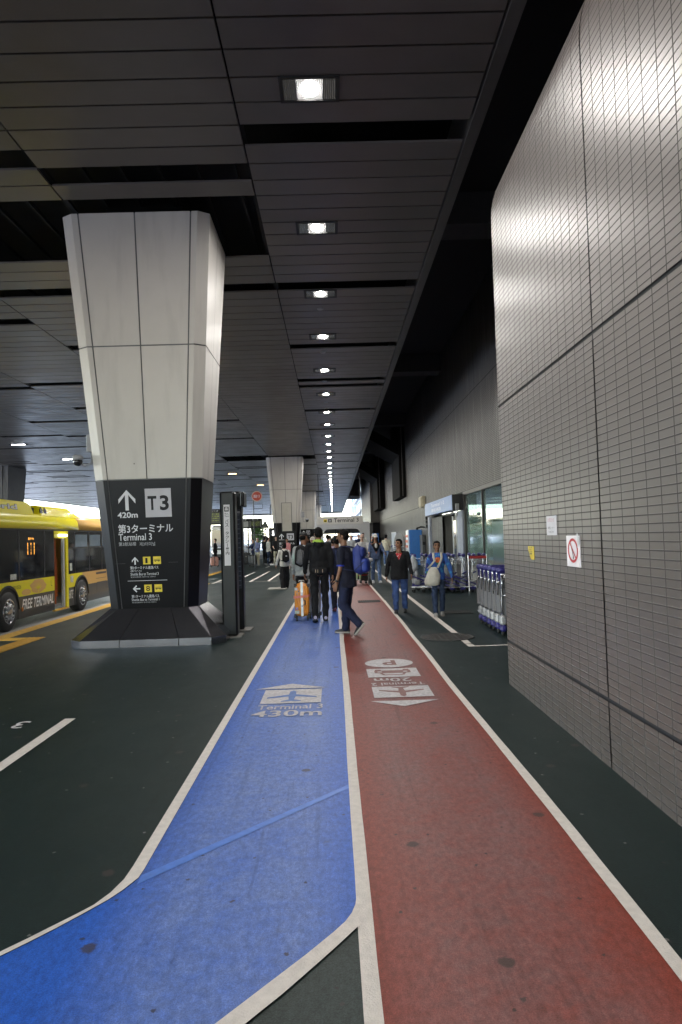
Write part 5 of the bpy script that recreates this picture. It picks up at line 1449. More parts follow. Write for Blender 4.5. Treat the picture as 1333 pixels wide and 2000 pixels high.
# ------------------------------------------------------------------ luggage carts
c_blue = pm('cart blue plastic', (0.030, 0.026, 0.16), 0.35, namt=0.08)
c_grey = pm('cart panel grey', (0.17, 0.17, 0.185), 0.45, namt=0.05)
c_silver = pm('cart silver plastic', (0.36, 0.36, 0.38), 0.4, 0.3)
def make_cart(label, tilt=0.0, side_sheet=False):
    """luggage cart, front towards +y, width along x, origin at its back foot"""
    t = thing('luggage_cart', label, 'luggage cart', (0, 0, 0))
    W = 0.31
    h = MB(); h.lathe([(0.01, -W - 0.08), (0.04, -W - 0.07), (0.05, -W - 0.02), (0.05, -W + 0.05), (0.02, -W + 0.07), (0.02, W - 0.07), (0.05, W - 0.05), (0.05, W + 0.02), (0.04, W + 0.07), (0.01, W + 0.08)], (0, -0.03, 1.01), 'x', 14); h.build('handle', c_blue, t, True)
    f = MB()
    for s in (-1, 1):
        f.tube([(s * W, -0.02, 1.0), (s * W, 0.0, 0.93), (s * W, 0.03, 0.5), (s * W, 0.03, 0.2), (s * W, 0.08, 0.16), (s * W * .7, 0.85, 0.14)], 0.016, 8)
    f.cyl((-W, 0.03, 0.62), (W, 0.03, 0.62), 0.013); f.cyl((-W, 0.02, 0.9), (W, 0.02, 0.9), 0.012)
    f.build('frame', chrome, t, True)
    MB().cbox(-W + 0.02, W - 0.02, 0.035, 0.052, 0.2, 0.86, 0.005).build('panel', c_grey, t)
    bk = MB(); bk.tube([(-W - 0.0, -0.03, 0.93), (-W - .01, -0.06, 0.8), (-W - .01, -0.035, 0.74), (-W + .02, -0.03, 0.73), (W - .02, -0.03, 0.73), (W + .01, -0.035, 0.74), (W + .01, -0.06, 0.8), (W, -0.03, 0.93)], 0.011, 8); bk.build('brake_lever', chrome, t, True)
    p = MB()
    a = tilt
    def tl(x, y, z): return (x, 0.08 + (y - 0.08) * math.cos(a) - (z - 0.16) * math.sin(a), 0.16 + (y - 0.08) * math.sin(a) + (z - 0.16) * math.cos(a))
    for s in (-1, 1):
        q = MB(); q.box(s * W * .92 - 0.025, s * W * .92 + 0.025, 0.08, 0.9, 0.15, 0.185); q.v = [tl(*v) for v in q.v]
        q.build('deck_rail', c_blue, t)
    q = MB()
    for k in range(6):
        q.box(-W * .85, W * .85, 0.12 + k * 0.13, 0.15 + k * 0.13, 0.165, 0.178)
    q.v = [tl(*v) for v in q.v]; q.build('deck_bars', chrome, t)
    for s in (-1, 1):
        m = MB(); m.cbox(s * W - 0.05, s * W + 0.05, -0.06, 0.10, 0.17, 0.31, 0.025); bmp = m.build('bumper', c_silver, t)
        m = MB(); m.cbox(s * W - 0.053, s * W + 0.053, -0.063, 0.103, 0.07, 0.168, 0.03); m.build('bumper_foot', c_blue, bmp)
        MB().lathe([(0.02, -0.016), (0.05, -0.014), (0.05, 0.014), (0.02, 0.016)], (s * W, 0.04, 0.05), 'x', 14).build('wheel', rubber, t, True)
    MB().lathe([(0.02, -0.02), (0.055, -0.018), (0.055, 0.018), (0.02, 0.02)], (0, 0.78, 0.055), 'x', 14).build('wheel', rubber, t, True)
    m = MB(); m.box(-0.03, 0.03, 0.74, 0.82, 0.09, 0.15); m.build('caster_fork', steel, t)
    if side_sheet:
        for s in (-1, 1):
            m = MB(); m.prism([(0.04, 0.35), (0.285, 0.33), (0.285, 0.70), (0.22, 0.80), (0.06, 0.84)], s * (W + 0.018) - 0.006, s * (W + 0.018) + 0.006, lambda y, z, x: (x, y, z)); m.build('side_panel', c_grey, t)
            m = MB(); m.tube([(s * (W + .03), 0.02, 0.84), (s * (W + .035), 0.07, 0.82), (s * (W + .035), 0.10, 0.72), (s * (W + .03), 0.14, 0.62)], 0.013, 8); m.build('side_lever', chrome, t, True)
    # upper basket
    b = MB()
    for z in (0.78, 0.88): b.tube([(-W * .9, 0.05, z), (-W * .8, 0.2, z + .02), (W * .8, 0.2, z + .02), (W * .9, 0.05, z)], 0.008, 6)
    for k in range(7): b.cyl((-W * .75 + k * W * .25, 0.2, 0.78), (-W * .75 + k * W * .25, 0.2, 0.9), 0.005, 6)
    b.build('basket', chrome, t)
    return t
cart = make_cart('foremost luggage cart of the upright row at the end of the tiled wall', 1.38, True)
cart.location = (2.56 + 0.34, 10.62, 0); cart['group'] = 'luggage carts parked in the bay'
for k, lb in enumerate(['second luggage cart in the upright row by the tiled wall end', 'third luggage cart in the upright row by the tiled wall end', 'fourth luggage cart in the upright row by the tiled wall end', 'fifth luggage cart in the upright row by the tiled wall end', 'rearmost luggage cart of the upright row by the tiled wall end']):
    c = copy_tree(cart); c['label'] = lb; c.location = (2.56 + 0.34, 10.62 + 0.30 * (k + 1), 0)
cart2 = make_cart('nested luggage cart nearest the shop window, its blue deck tilted up', 0.38)
cart2.location = (4.05, 18.9, 0); cart2.rotation_euler = (0, 0, R_(90)); cart2['group'] = 'luggage carts parked in the bay'
for k, lb in enumerate(['nested luggage cart second from the shop window', 'nested luggage cart third from the shop window, behind the boy', 'nested luggage cart fourth from the shop window, behind the boy', 'nested luggage cart farthest from the shop window, beside the boy']):
    c = copy_tree(cart2); c['label'] = lb; c.location = (4.05 - 0.27 * (k + 1), 18.95 + 0.05 * k, 0)
for k, lb in enumerate(['luggage cart with blue handle in the group between the woman and the boy', 'luggage cart behind another between the woman and the boy', 'third luggage cart between the woman and the boy', 'luggage cart at the back between the woman and the boy, nearest the door']):
    c = copy_tree(cart2); c['label'] = lb; c.location = (2.35 + 0.32 * k, 20.0 + 0.12 * k, 0); c.rotation_euler = (0, 0, R_(-90 + 4 * k))
for k, lb in enumerate(['luggage cart far back by the vending machine', 'second luggage cart far back by the vending machine', 'third luggage cart far back by the wall']):
    c = copy_tree(cart2); c['label'] = lb; c.location = (3.4 + 0.3 * k, 40.0 + 0.5 * k, 0); c.rotation_euler = (0, 0, R_(-90))
rt = MB()
t = thing('red_barrier_rail', 'red crossbar on silver posts in front of the shop window', 'barrier', (3.9, 18.6, 0))
MB().box(3.62, 4.12, 18.42, 18.46, 0.92, 0.99).build('crossbar', pm('barrier red', (0.4, 0.03, 0.03), 0.4), t)
m = MB(); m.cyl((3.62, 18.44, 0), (3.62, 18.44, 1.02), 0.022); m.cyl((4.12, 18.44, 0), (4.12, 18.44, 1.02), 0.022); m.build('posts', chrome, t)
# white bag hung on a cart
t = thing('plastic_bag', 'crumpled white plastic bag hanging on a luggage cart handle', 'bag', (2.3, 19.6, 0.7))
m = MB(); m.rings([[(2.25 + r * math.cos(k * PI / 6) * (1 + .2 * math.sin(k * 3 + i)), 19.6 + r * .6 * math.sin(k * PI / 6), z) for k in range(12)] for i, (r, z) in enumerate([(0.02, 1.03), (0.05, .95), (0.12, .8), (0.15, .66), (0.12, .58), (0.04, .56)])]); m.build('sack', pm('white plastic', (0.55, 0.57, 0.6), 0.35), t, True)
# mat beside the woman with the black backpack
t = thing('floor_plate', 'pale flat base plate lying beside the woman with the black backpack', 'plate', (-1.85, 22.1, 0))
MB().cbox(-2.15, -1.55, 21.8, 22.5, 0.0, 0.03, 0.01).build('plate', pm('plate pale', (0.3, 0.29, 0.26), 0.6), t)

# ------------------------------------------------------------------ people
def remesh(mb, vox, smooth=4, folds=0.0, fseed=0, fscale=(9, 9, 5)):
    me = D.meshes.new('tmp'); me.from_pydata([tuple(p) for p in mb.v], [], mb.f); me.update()
    o = D.objects.new('tmp', me); COL.objects.link(o)
    r = o.modifiers.new('r', 'REMESH'); r.mode = 'VOXEL'; r.voxel_size = vox; r.use_smooth_shade = True
    if smooth:
        s = o.modifiers.new('s', 'SMOOTH'); s.iterations = smooth; s.factor = 0.5
    dg = bpy.context.evaluated_depsgraph_get()
    out = D.meshes.new_from_object(o.evaluated_get(dg))
    D.objects.remove(o); D.meshes.remove(me)
    if folds:
        n = len(out.vertices)
        co = np.zeros(n * 3); out.vertices.foreach_get('co', co); co = co.reshape(-1, 3)
        no = np.array([v.normal[:] for v in out.vertices])
        d = np.array([mnoise.noise((p[0] * fscale[0] + fseed, p[1] * fscale[1], p[2] * fscale[2] + 0.6 * math.sin(p[0] * 9 + fseed))) + 0.5 * mnoise.noise((p[0] * 22, p[1] * 22 + fseed, p[2] * 16)) for p in co])
        co += no * (d * folds)[:, None]
        out.vertices.foreach_set('co', co.ravel()); out.update()
    out.polygons.foreach_set('use_smooth', [True] * len(out.polygons))
    return out

def cap(mb, a, b_, ra, rb, n=12):
    """tapered limb with round ends"""
    a, b_ = Vector(a), Vector(b_)
    d = (b_ - a); L = d.length; d.normalize()
    u = d.orthogonal().normalized(); v = d.cross(u)
    rs = []
    for k in range(4):
        an = PI / 2 * (1 - k / 4.0 * 1.0)
        rs.append((a - d * ra * math.sin(an) * 0.999, max(0.001, ra * math.cos(an))))
    rs.append((a, ra)); rs.append((b_, rb))
    for k in range(1, 5):
        an = PI / 2 * k / 4
        rs.append((b_ + d * rb * math.sin(an), max(0.001, rb * math.cos(an))))
    mb.rings([[p + (u * math.cos(2 * PI * i / n) + v * math.sin(2 * PI * i / n)) * r for i in range(n)] for p, r in rs])

def loft(mb, secs, rt, n=16):
    """stack of ellipses: (centre, right radius, forward radius, forward dir); rt the right direction"""
    mb.rings([[Vector(c) + rt * (rx * math.cos(2 * PI * i / n)) + f * (ry * math.sin(2 * PI * i / n)) for i in range(n)] for c, rx, ry, f in secs])

def fball(mb, c, r, ax, n=14):
    """ellipsoid with its own axes"""
    b_ = MB().ball((0, 0, 0), r, n)
    mb.add([Vector(c) + ax[0] * p[0] + ax[1] * p[1] + ax[2] * p[2] for p in b_.v], b_.f)

def link_mesh(name, me, mats, parent, label=None):
    for m in (mats if isinstance(mats, (list, tuple)) else [mats]):
        me.materials.append(m)
    o = D.objects.new(name, me); COL.objects.link(o); o.parent = parent
    return o

def cloth(name, col, amt=0.18):
    return pm('cloth ' + name, col, 0.85, spec=0.25, nscale=14, namt=amt, bump=0.25, bscale=260)
SKINS = {'tan': (0.28, 0.135, 0.08), 'fair': (0.50, 0.30, 0.22), 'brown': (0.23, 0.115, 0.068)}
def skin_mat(k):
    return pm('skin ' + k, SKINS[k], 0.5, spec=0.4, nscale=9, namt=0.08)
hair_black = pm('black hair', (0.006, 0.0052, 0.005), 0.6, spec=0.12, nscale=40, namt=0.3, bump=0.5, bscale=90)
hair_grey = pm('grey hair', (0.25, 0.24, 0.23), 0.6, nscale=40, namt=0.3, bump=0.4, bscale=90)
eye_m = pm('eye dark', (0.015, 0.012, 0.01), 0.2)
lip_dark = pm('lip', (0.16, 0.055, 0.045), 0.5)

def person(label, x, y, rz, h, lean=0.0, hlean=None, hyaw=0.0, hpitch=0.0, legs=((0, 0, 0), (0, 0, 0)), arms=((0, 6, 8), (0, 6, 8)),
           skin='tan', top=None, sleeve='long', hem=-0.10, fat=1.0, shw=1.0, bottom=None, wide=1.0, shoes=None, sole=None, hair='short', hair_mat=None,
           cap_mat=None, vneck=None, inner=None, collar=None, vox=0.011, detail=True, group=None, barelegs=False, skirt_len=None, glasses=False, hood=None, zadd=0.0, seat=False):
    s = h / 1.72
    root = thing('person', label, 'person', (0, 0, 0), group)
    del root['_off']
    V = Vector
    RT = V((1, 0, 0))
    lean = R_(lean)
    t = V((0, math.sin(lean), math.cos(lean))); f = V((0, math.cos(lean), -math.sin(lean)))
    P = V((0, 0, 0.93 * s))
    # legs
    J = []
    for sd, (a, k, p) in zip((-1, 1), legs):
        a, k, p = R_(a), R_(k), R_(p)
        hip = P + V((sd * 0.088 * s * (0.5 + 0.5 * fat), 0, -0.02 * s))
        knee = hip + V((sd * 0.012 * s, math.sin(a), -math.cos(a))) * 0.425 * s
        ank = knee + V((0, math.sin(a - k), -math.cos(a - k))) * 0.405 * s
        fd = V((0, math.cos(p), -math.sin(p))); fu = V((0, math.sin(p), math.cos(p)))
        J.append((hip, knee, ank, fd, fu))
    low = min(min((j[2] - j[4] * 0.078 * s - j[3] * 0.06 * s).z, (j[2] - j[4] * 0.078 * s + j[3] * 0.19 * s).z) for j in J)
    dz = V((0, 0, -low + zadd))
    P = P + dz
    J = [(a + dz, b_ + dz, c + dz, d, e) for a, b_, c, d, e in J]
    NB = P + t * 0.52 * s
    SH = [P + t * 0.452 * s + RT * (sd * 0.172 * s * shw) for sd in (-1, 1)]
    A = []
    for sd, sh, (a, c, e) in zip((-1, 1), SH, arms):
        a, c, e = R_(a), R_(c), R_(e)
        d1 = V((sd * math.sin(c), math.sin(a) * math.cos(c), -math.cos(a) * math.cos(c)))
        el = sh + d1 * 0.285 * s
        d2 = V((sd * math.sin(c * 0.35), math.sin(a + e) * math.cos(c * .35), -math.cos(a + e) * math.cos(c * .35)))
        wr = el + d2 * 0.25 * s
        A.append((sh, el, wr, d2))
    hl = lean * 0.6 if hlean is None else R_(hlean)
    hd = V((0, math.sin(hl), math.cos(hl)))
    hu = V((0, math.sin(hl + R_(hpitch)), math.cos(hl + R_(hpitch))))
    hf0 = V((0, math.cos(hl + R_(hpitch)), -math.sin(hl + R_(hpitch))))
    ya = R_(hyaw)
    hf = (hf0 * math.cos(ya) - RT * math.sin(ya)).normalized()
    hr = hf.cross(hu).normalized()
    HCn = NB + hd * 0.165 * s
    ax = (hr, hf, hu)
    def hp(r_, f_, u_): return HCn + hr * (r_ * s) + hf * (f_ * s) + hu * (u_ * s)
    # ---- body: one continuous surface
    b = MB()
    g = fat
    loft(b, [(P - t * .10 * s, .12 * s * g, .085 * s * g, f), (P, .135 * s * g, .095 * s * g, f), (P + t * .14 * s, .12 * s * g, .085 * s * g, f), (P + t * .3 * s, .14 * s * g, .095 * s * g, f), (P + t * .39 * s, .125 * s, .08 * s, f), (P + t * .45 * s, .085 * s, .06 * s, f), (NB, .05 * s, .048 * s, f)], RT)
    cap(b, SH[0] + RT * .03 * s - t * .02 * s, SH[1] - RT * .03 * s - t * .02 * s, .038 * s, .038 * s)
    for (hip, knee, ank, fd, fu) in J:
        cap(b, hip, knee, .07 * s * g, .046 * s * g); cap(b, knee, ank, .046 * s, .034 * s)
        cap(b, ank - fu * .04 * s, ank - fu * .05 * s + fd * .1 * s, .028 * s, .02 * s)
    for sd, (sh, el, wr, d2) in zip((-1, 1), A):
        cap(b, sh - t * .008 * s, el, .038 * s * (0.6 + 0.4 * g), .035 * s); cap(b, el, wr, .036 * s, .023 * s)
        # hand: palm, four curled fingers, thumb at the side
        fw_ = (V((0, 1, 0)) - d2 * d2.y); fw_ = fw_.normalized() if fw_.length > 0.2 else V((0, 0, 1))
        nn = d2.cross(fw_).normalized()
        if nn.x * sd > 0: nn = -nn
        pc = wr + d2 * .05 * s
        fball(b, pc, (.017 * s, .038 * s, .05 * s), (nn, fw_, d2), 10)
        if detail:
            for q, ln in zip((-1.5, -.5, .5, 1.5), (.058, .072, .078, .07)):
                b0 = wr + d2 * .088 * s + fw_ * (q * .0185 * s)
                dm_ = (d2 * .92 + nn * .38).normalized(); b1 = b0 + dm_ * ln * .55 * s
                de = (d2 * .6 + nn * .8).normalized(); b2 = b1 + de * ln * .5 * s
                cap(b, b0, b1, .0095 * s, .0085 * s, 8); cap(b, b1, b2, .0085 * s, .007 * s, 8)
            th0 = wr + d2 * .03 * s + fw_ * .03 * s
            th1 = th0 + (d2 * .7 + fw_ * .6 + nn * .3).normalized() * .045 * s
            th2 = th1 + (d2 * .95 + nn * .4).normalized() * .035 * s
            cap(b, th0, th1, .013 * s, .011 * s, 8); cap(b, th1, th2, .011 * s, .008 * s, 8)
        else:
            cap(b, wr + d2 * .085 * s, wr + d2 * .15 * s + nn * .02 * s, .022 * s, .012 * s, 8)
    cap(b, NB - hd * .04 * s, hp(0, -.012, -.05), .058 * s, .052 * s)
    fball(b, hp(0, -.008, .026), (.074 * s, .092 * s, .086 * s), ax)
    fball(b, hp(0, .022, -.045), (.057 * s, .06 * s, .066 * s), ax)
    fball(b, hp(0, .062, -.09), (.025 * s, .022 * s, .022 * s), ax, 10)
    if detail:
        cap(b, hp(0, .083, .012), hp(0, .102, -.022), .008 * s, .0145 * s, 8)
        fball(b, hp(0, .073, .032), (.05 * s, .014 * s, .012 * s), ax, 10)
        fball(b, hp(0, .077, -.058), (.025 * s, .009 * s, .01 * s), ax, 10)
        for sd in (-1, 1):
            fball(b, hp(sd * .04, .055, -.02), (.022 * s, .02 * s, .022 * s), ax, 10)
    for sd in (-1, 1):
        fball(b, hp(sd * .075, -.008, -.008), (.011 * s, .02 * s, .031 * s), ax, 10)
    me = remesh(b, vox * (0.75 if detail else 1.0), 3)
    mats = [skin_mat(skin), eye_m, lip_dark, hair_mat or hair_black]
    if detail:
        n = len(me.polygons)
        for p in me.polygons:
            c = p.center - HCn
            r_, f_, u_ = c.dot(hr) / s, c.dot(hf) / s, c.dot(hu) / s
            if f_ > 0.05:
                if abs(abs(r_) - .03) < .012 and abs(u_ - .012) < .007: p.material_index = 1
                elif abs(r_) < .024 and abs(u_ + .058) < .008: p.material_index = 2
                elif abs(abs(r_) - .031) < .02 and abs(u_ - .034) < .006: p.material_index = 3
    link_mesh('body', me, mats, root)
    if glasses:
        m = MB()
        for sd in (-1, 1):
            m.tube([hp(sd * .031 + .022 * math.cos(k * PI / 6), .098, .01 + .017 * math.sin(k * PI / 6)) for k in range(13)], .003 * s, 6)
            m.tube([hp(sd * .053, .096, .014), hp(sd * .08, .03, .012), hp(sd * .08, -.02, .005)], .003 * s, 6)
        m.tube([hp(-.01, .1, .012), hp(.01, .1, .012)], .003 * s, 6)
        m.build('glasses', black_metal, root)
    # ---- hair
    def face_pull(me_, line_u, side_f, nape=-.075, k=0.72):
        for v in me_.vertices:
            c = v.co - HCn
            f_, u_ = c.dot(hf) / s, c.dot(hu) / s
            if (f_ > side_f and u_ < line_u) or u_ < nape or (nape > -.1 and f_ > -.022 and u_ < -.012):
                v.co = HCn + c * k
    hm_ = hair_mat or hair_black
    if hair in ('short', 'long', 'bun', 'bob') and not (cap_mat and hair == 'short'):
        b = MB()
        fball(b, hp(0, -.012, .033), (.083 * s, .1 * s, .094 * s), ax)
        fball(b, hp(0, -.03, -.01), (.078 * s, .082 * s, .075 * s), ax)
        if hair == 'long':
            cap(b, hp(0, -.06, .0), hp(0, -.085, -.2), .07 * s, .06 * s)
            for sd in (-1, 1): cap(b, hp(sd * .065, -.02, 0), hp(sd * .085, .0, -.19), .03 * s, .03 * s)
        if hair == 'bob':
            fball(b, hp(0, -.035, -.045), (.088 * s, .08 * s, .085 * s), ax)
        if hair == 'bun':
            fball(b, hp(0, -.1, -.03), (.045 * s, .035 * s, .045 * s), ax)
        me = remesh(b, max(vox, .009), 3, folds=.010 * s, fseed=x * 3, fscale=(34, 34, 26))
        face_pull(me, .068, .03, -.085 if hair in ('short', 'bun') else (-.14 if hair == 'bob' else -.3))
        link_mesh('hair', me, hm_, root)
    elif hair == 'bald' or cap_mat:
        b = MB()
        fball(b, hp(0, -.02, -.005), (.081 * s, .088 * s, .07 * s), ax)
        if hair == 'long': 
            cap(b, hp(0, -.06, .0), hp(0, -.085, -.2), .065 * s, .055 * s)
        me = remesh(b, max(vox, .009), 2, folds=.004 * s, fseed=x)
        face_pull(me, .3, .012, -.07)
        link_mesh('hair', me, hm_, root)
    if cap_mat:
        b = MB()
        fball(b, hp(0, -.008, .05), (.084 * s, .1 * s, .08 * s), ax)
        me = remesh(b, max(vox, .009), 2)
        for v in me.vertices:
            c = v.co - HCn
            if c.dot(hu) / s < .035: v.co = HCn + c * .9
        cp = link_mesh('cap', me, cap_mat, root)
        m = MB()
        rs = []
        for k in range(9):
            a = -1.1 + k * 2.2 / 8
            p0 = hp(.08 * math.sin(a), .085 * math.cos(a) - .005, .045); p1 = hp(.085 * math.sin(a), .085 * math.cos(a) + .075 * math.cos(a * .8), .028)
            m.v += [p0, p1, p1 - hu * .006 * s, p0 - hu * .006 * s]
        for k in range(8):
            for q in range(4): m.f.append((k * 4 + q, k * 4 + (q + 1) % 4, k * 4 + 4 + (q + 1) % 4, k * 4 + 4 + q))
        m.build('brim', cap_mat, cp)
    # ---- trousers
    fo = .015 * s
    if bottom:
        b = MB()
        loft(b, [(P + t * .08 * s, .135 * s * g, .098 * s * g, f), (P, .150 * s * g, .106 * s * g, f), (P - V((0, 0, .09 * s)), .156 * s * g, .108 * s * g, V((0, 1, 0)))], RT)
        for (hip, knee, ank, fd, fu) in J:
            cap(b, hip - V((0, 0, .05 * s)), knee, .082 * s * g, .064 * s * wide * (.6 + .4 * g))
            e = ank - (ank - knee).normalized() * .0 * s
            cap(b, knee, e, .064 * s * wide * (.6 + .4 * g), .052 * s * wide)
        me = remesh(b, vox, 3, folds=fo, fseed=x * 7 + y, fscale=(8, 8, 12))
        link_mesh('trousers', me, bottom, root)
    # ---- shirt or jacket
    if top:
        b = MB()
        secs = [(P + t * hem * s, .172 * s * g, .128 * s * g, f), (P + t * .03 * s, .17 * s * g, .125 * s * g, f), (P + t * .16 * s, .162 * s * g, .118 * s * g, f), (P + t * .31 * s, .178 * s * (g * .6 + .4), .128 * s * g, f), (P + t * .40 * s, .172 * s * shw, .118 * s * (g * .6 + .4), f), (P + t * .455 * s, .135 * s, .10 * s, f), (P + t * .495 * s, .095 * s, .08 * s, f), (NB + t * .012 * s, .072 * s, .068 * s, f)]
        loft(b, secs, RT, 20)
        for sd in (0, 1):   # shoulders slope down from the neck
            cap(b, NB - t * .045 * s + RT * ((sd * 2 - 1) * .045 * s), SH[sd] - t * .006 * s, .052 * s, .062 * s)
        for sd, (sh, el, wr, d2) in zip((-1, 1), A):
            ar = .064 * s * (.55 + .45 * g)
            if sleeve == 'long':
                cap(b, sh, el, ar, .056 * s); cap(b, el, wr - d2 * .02 * s, .056 * s, .042 * s)
            else:
                cap(b, sh, sh + (el - sh) * .72, ar * 1.03, .062 * s)
        if hood:
            cap(b, NB - f * .075 * s - RT * .05 * s - t * .02 * s, NB - f * .075 * s + RT * .05 * s - t * .02 * s, .045 * s, .045 * s)
            cap(b, NB - f * .09 * s - t * .12 * s, NB - f * .08 * s - t * .05 * s, .035 * s, .065 * s)
        me = remesh(b, vox, 3, folds=fo * 1.1, fseed=x * 5 + y * 3)
        if vneck:
            import bmesh as _bm
            bb = _bm.new(); bb.from_mesh(me)
            kill = []
            for fc_ in bb.faces:
                c = fc_.calc_center_median() - NB
                u_, r_, f_ = c.dot(t) / s, c.dot(RT) / s, c.dot(f) / s
                if f_ > 0.0 and u_ > -vneck and abs(r_) < (u_ + vneck) * .48 + .004: kill.append(fc_)
            _bm.ops.delete(bb, geom=kill, context='FACES')
            bb.to_mesh(me); bb.free()
        link_mesh('jacket' if vneck else 'top', me, top, root)
        if inner:
            b = MB()
            loft(b, [(P + t * .18 * s, .145 * s * g, .105 * s * g, f), (P + t * .31 * s, .16 * s * (g * .6 + .4), .117 * s * g, f), (P + t * .42 * s, .15 * s, .107 * s * (g * .6 + .4), f), (P + t * .47 * s, .10 * s, .08 * s, f)], RT)
            link_mesh('blouse', remesh(b, vox, 3), inner, root)
        if collar:
            b = MB()
            pts = [NB + RT * (.085 * s * math.cos(k * PI / 10)) + f * (.078 * s * math.sin(k * PI / 10)) + t * (.018 + .018 * math.sin(-k * PI / 10)) * s for k in range(20)]
            for k in range(20): cap(b, pts[k], pts[(k + 1) % 20], .024 * s, .024 * s, 8)
            cap(b, NB - f * .075 * s - RT * .05 * s + t * .01 * s, NB - f * .075 * s + RT * .05 * s + t * .01 * s, .04 * s, .04 * s)
            link_mesh('collar', remesh(b, max(.009, vox * .8), 2, folds=.008 * s, fseed=3), collar, root)
    # ---- shoes
    if shoes:
        for (hip, knee, ank, fd, fu) in J:
            base = ank - fu * .078 * s
            axf = (RT, fd, fu)
            m = MB()
            def ring(yy, wd, top_, bot=.02, n=12):
                return [base + RT * (wd * math.cos(2 * PI * k / n) * s) + fd * (yy * s) + fu * ((bot + (top_ - bot) * .5 * (1 + math.sin(2 * PI * k / n))) * s) for k in range(n)]
            m.rings([ring(-.066, .012, .06), ring(-.058, .03, .085), ring(-.02, .038, .105), ring(.03, .04, .10), ring(.07, .043, .075), ring(.13, .046, .058), ring(.175, .036, .046), ring(.192, .015, .034)])
            so = m.build('shoe', shoes, root, True)
            m = MB()
            ol = [(-.066, .014), (-.055, .034), (0, .037), (.06, .04), (.13, .048), (.175, .039), (.195, .016)]
            pts = [(w_, yy) for yy, w_ in ol] + [(-w_, yy) for yy, w_ in ol[::-1]]
            m.rings([[base + RT * (a * s) + fd * (c * s) + fu * (z * s) for a, c in pts] for z in (0.0, .026)])
            m.build('sole', sole or shoes, so)
    root.location = (x, y, 0)
    root.rotation_euler = (0, 0, R_(rz))
    bpy.context.view_layer.update()
    W = Matrix.Translation((x, y, 0)) @ Matrix.Rotation(R_(rz), 4, 'Z')
    return dict(root=root, P=P, NB=NB, t=t, f=f, s=s, A=A, SH=SH, W=W, J=J, HC=HCn, rz=rz, g=g)

def worn(i, name, label, cat, group=None):
    """an Empty in the wearer's own frame for a thing the person carries"""
    o = D.objects.new(name, None); COL.objects.link(o)
    o.location = i['W'].translation; o.rotation_euler = (0, 0, R_(i['rz']))
    return tag(o, label, cat, group)

def rbox(c, hx, hy, hz, ax, e=3.5, taper=1.0, n=20, m=8):
    """rounded pack: superellipse rings along the third axis"""
    mb = MB(); rs = []
    for k in range(m + 1):
        v = -1 + 2 * k / m
        kk = (1 - abs(v) ** 4 * .999) ** .25 if abs(v) < 1 else .05
        kk = max(.08, kk); w_ = 1 + (taper - 1) * (v + 1) / 2
        r = []
        for i in range(n):
            a = 2 * PI * i / n
            cx_ = math.copysign(abs(math.cos(a)) ** (2 / e), math.cos(a)); sy = math.copysign(abs(math.sin(a)) ** (2 / e), math.sin(a))
            r.append(Vector(c) + ax[0] * (hx * kk * w_ * cx_) + ax[1] * (hy * kk * w_ * sy) + ax[2] * (hz * v))
        rs.append(r)
    return mb.rings(rs)

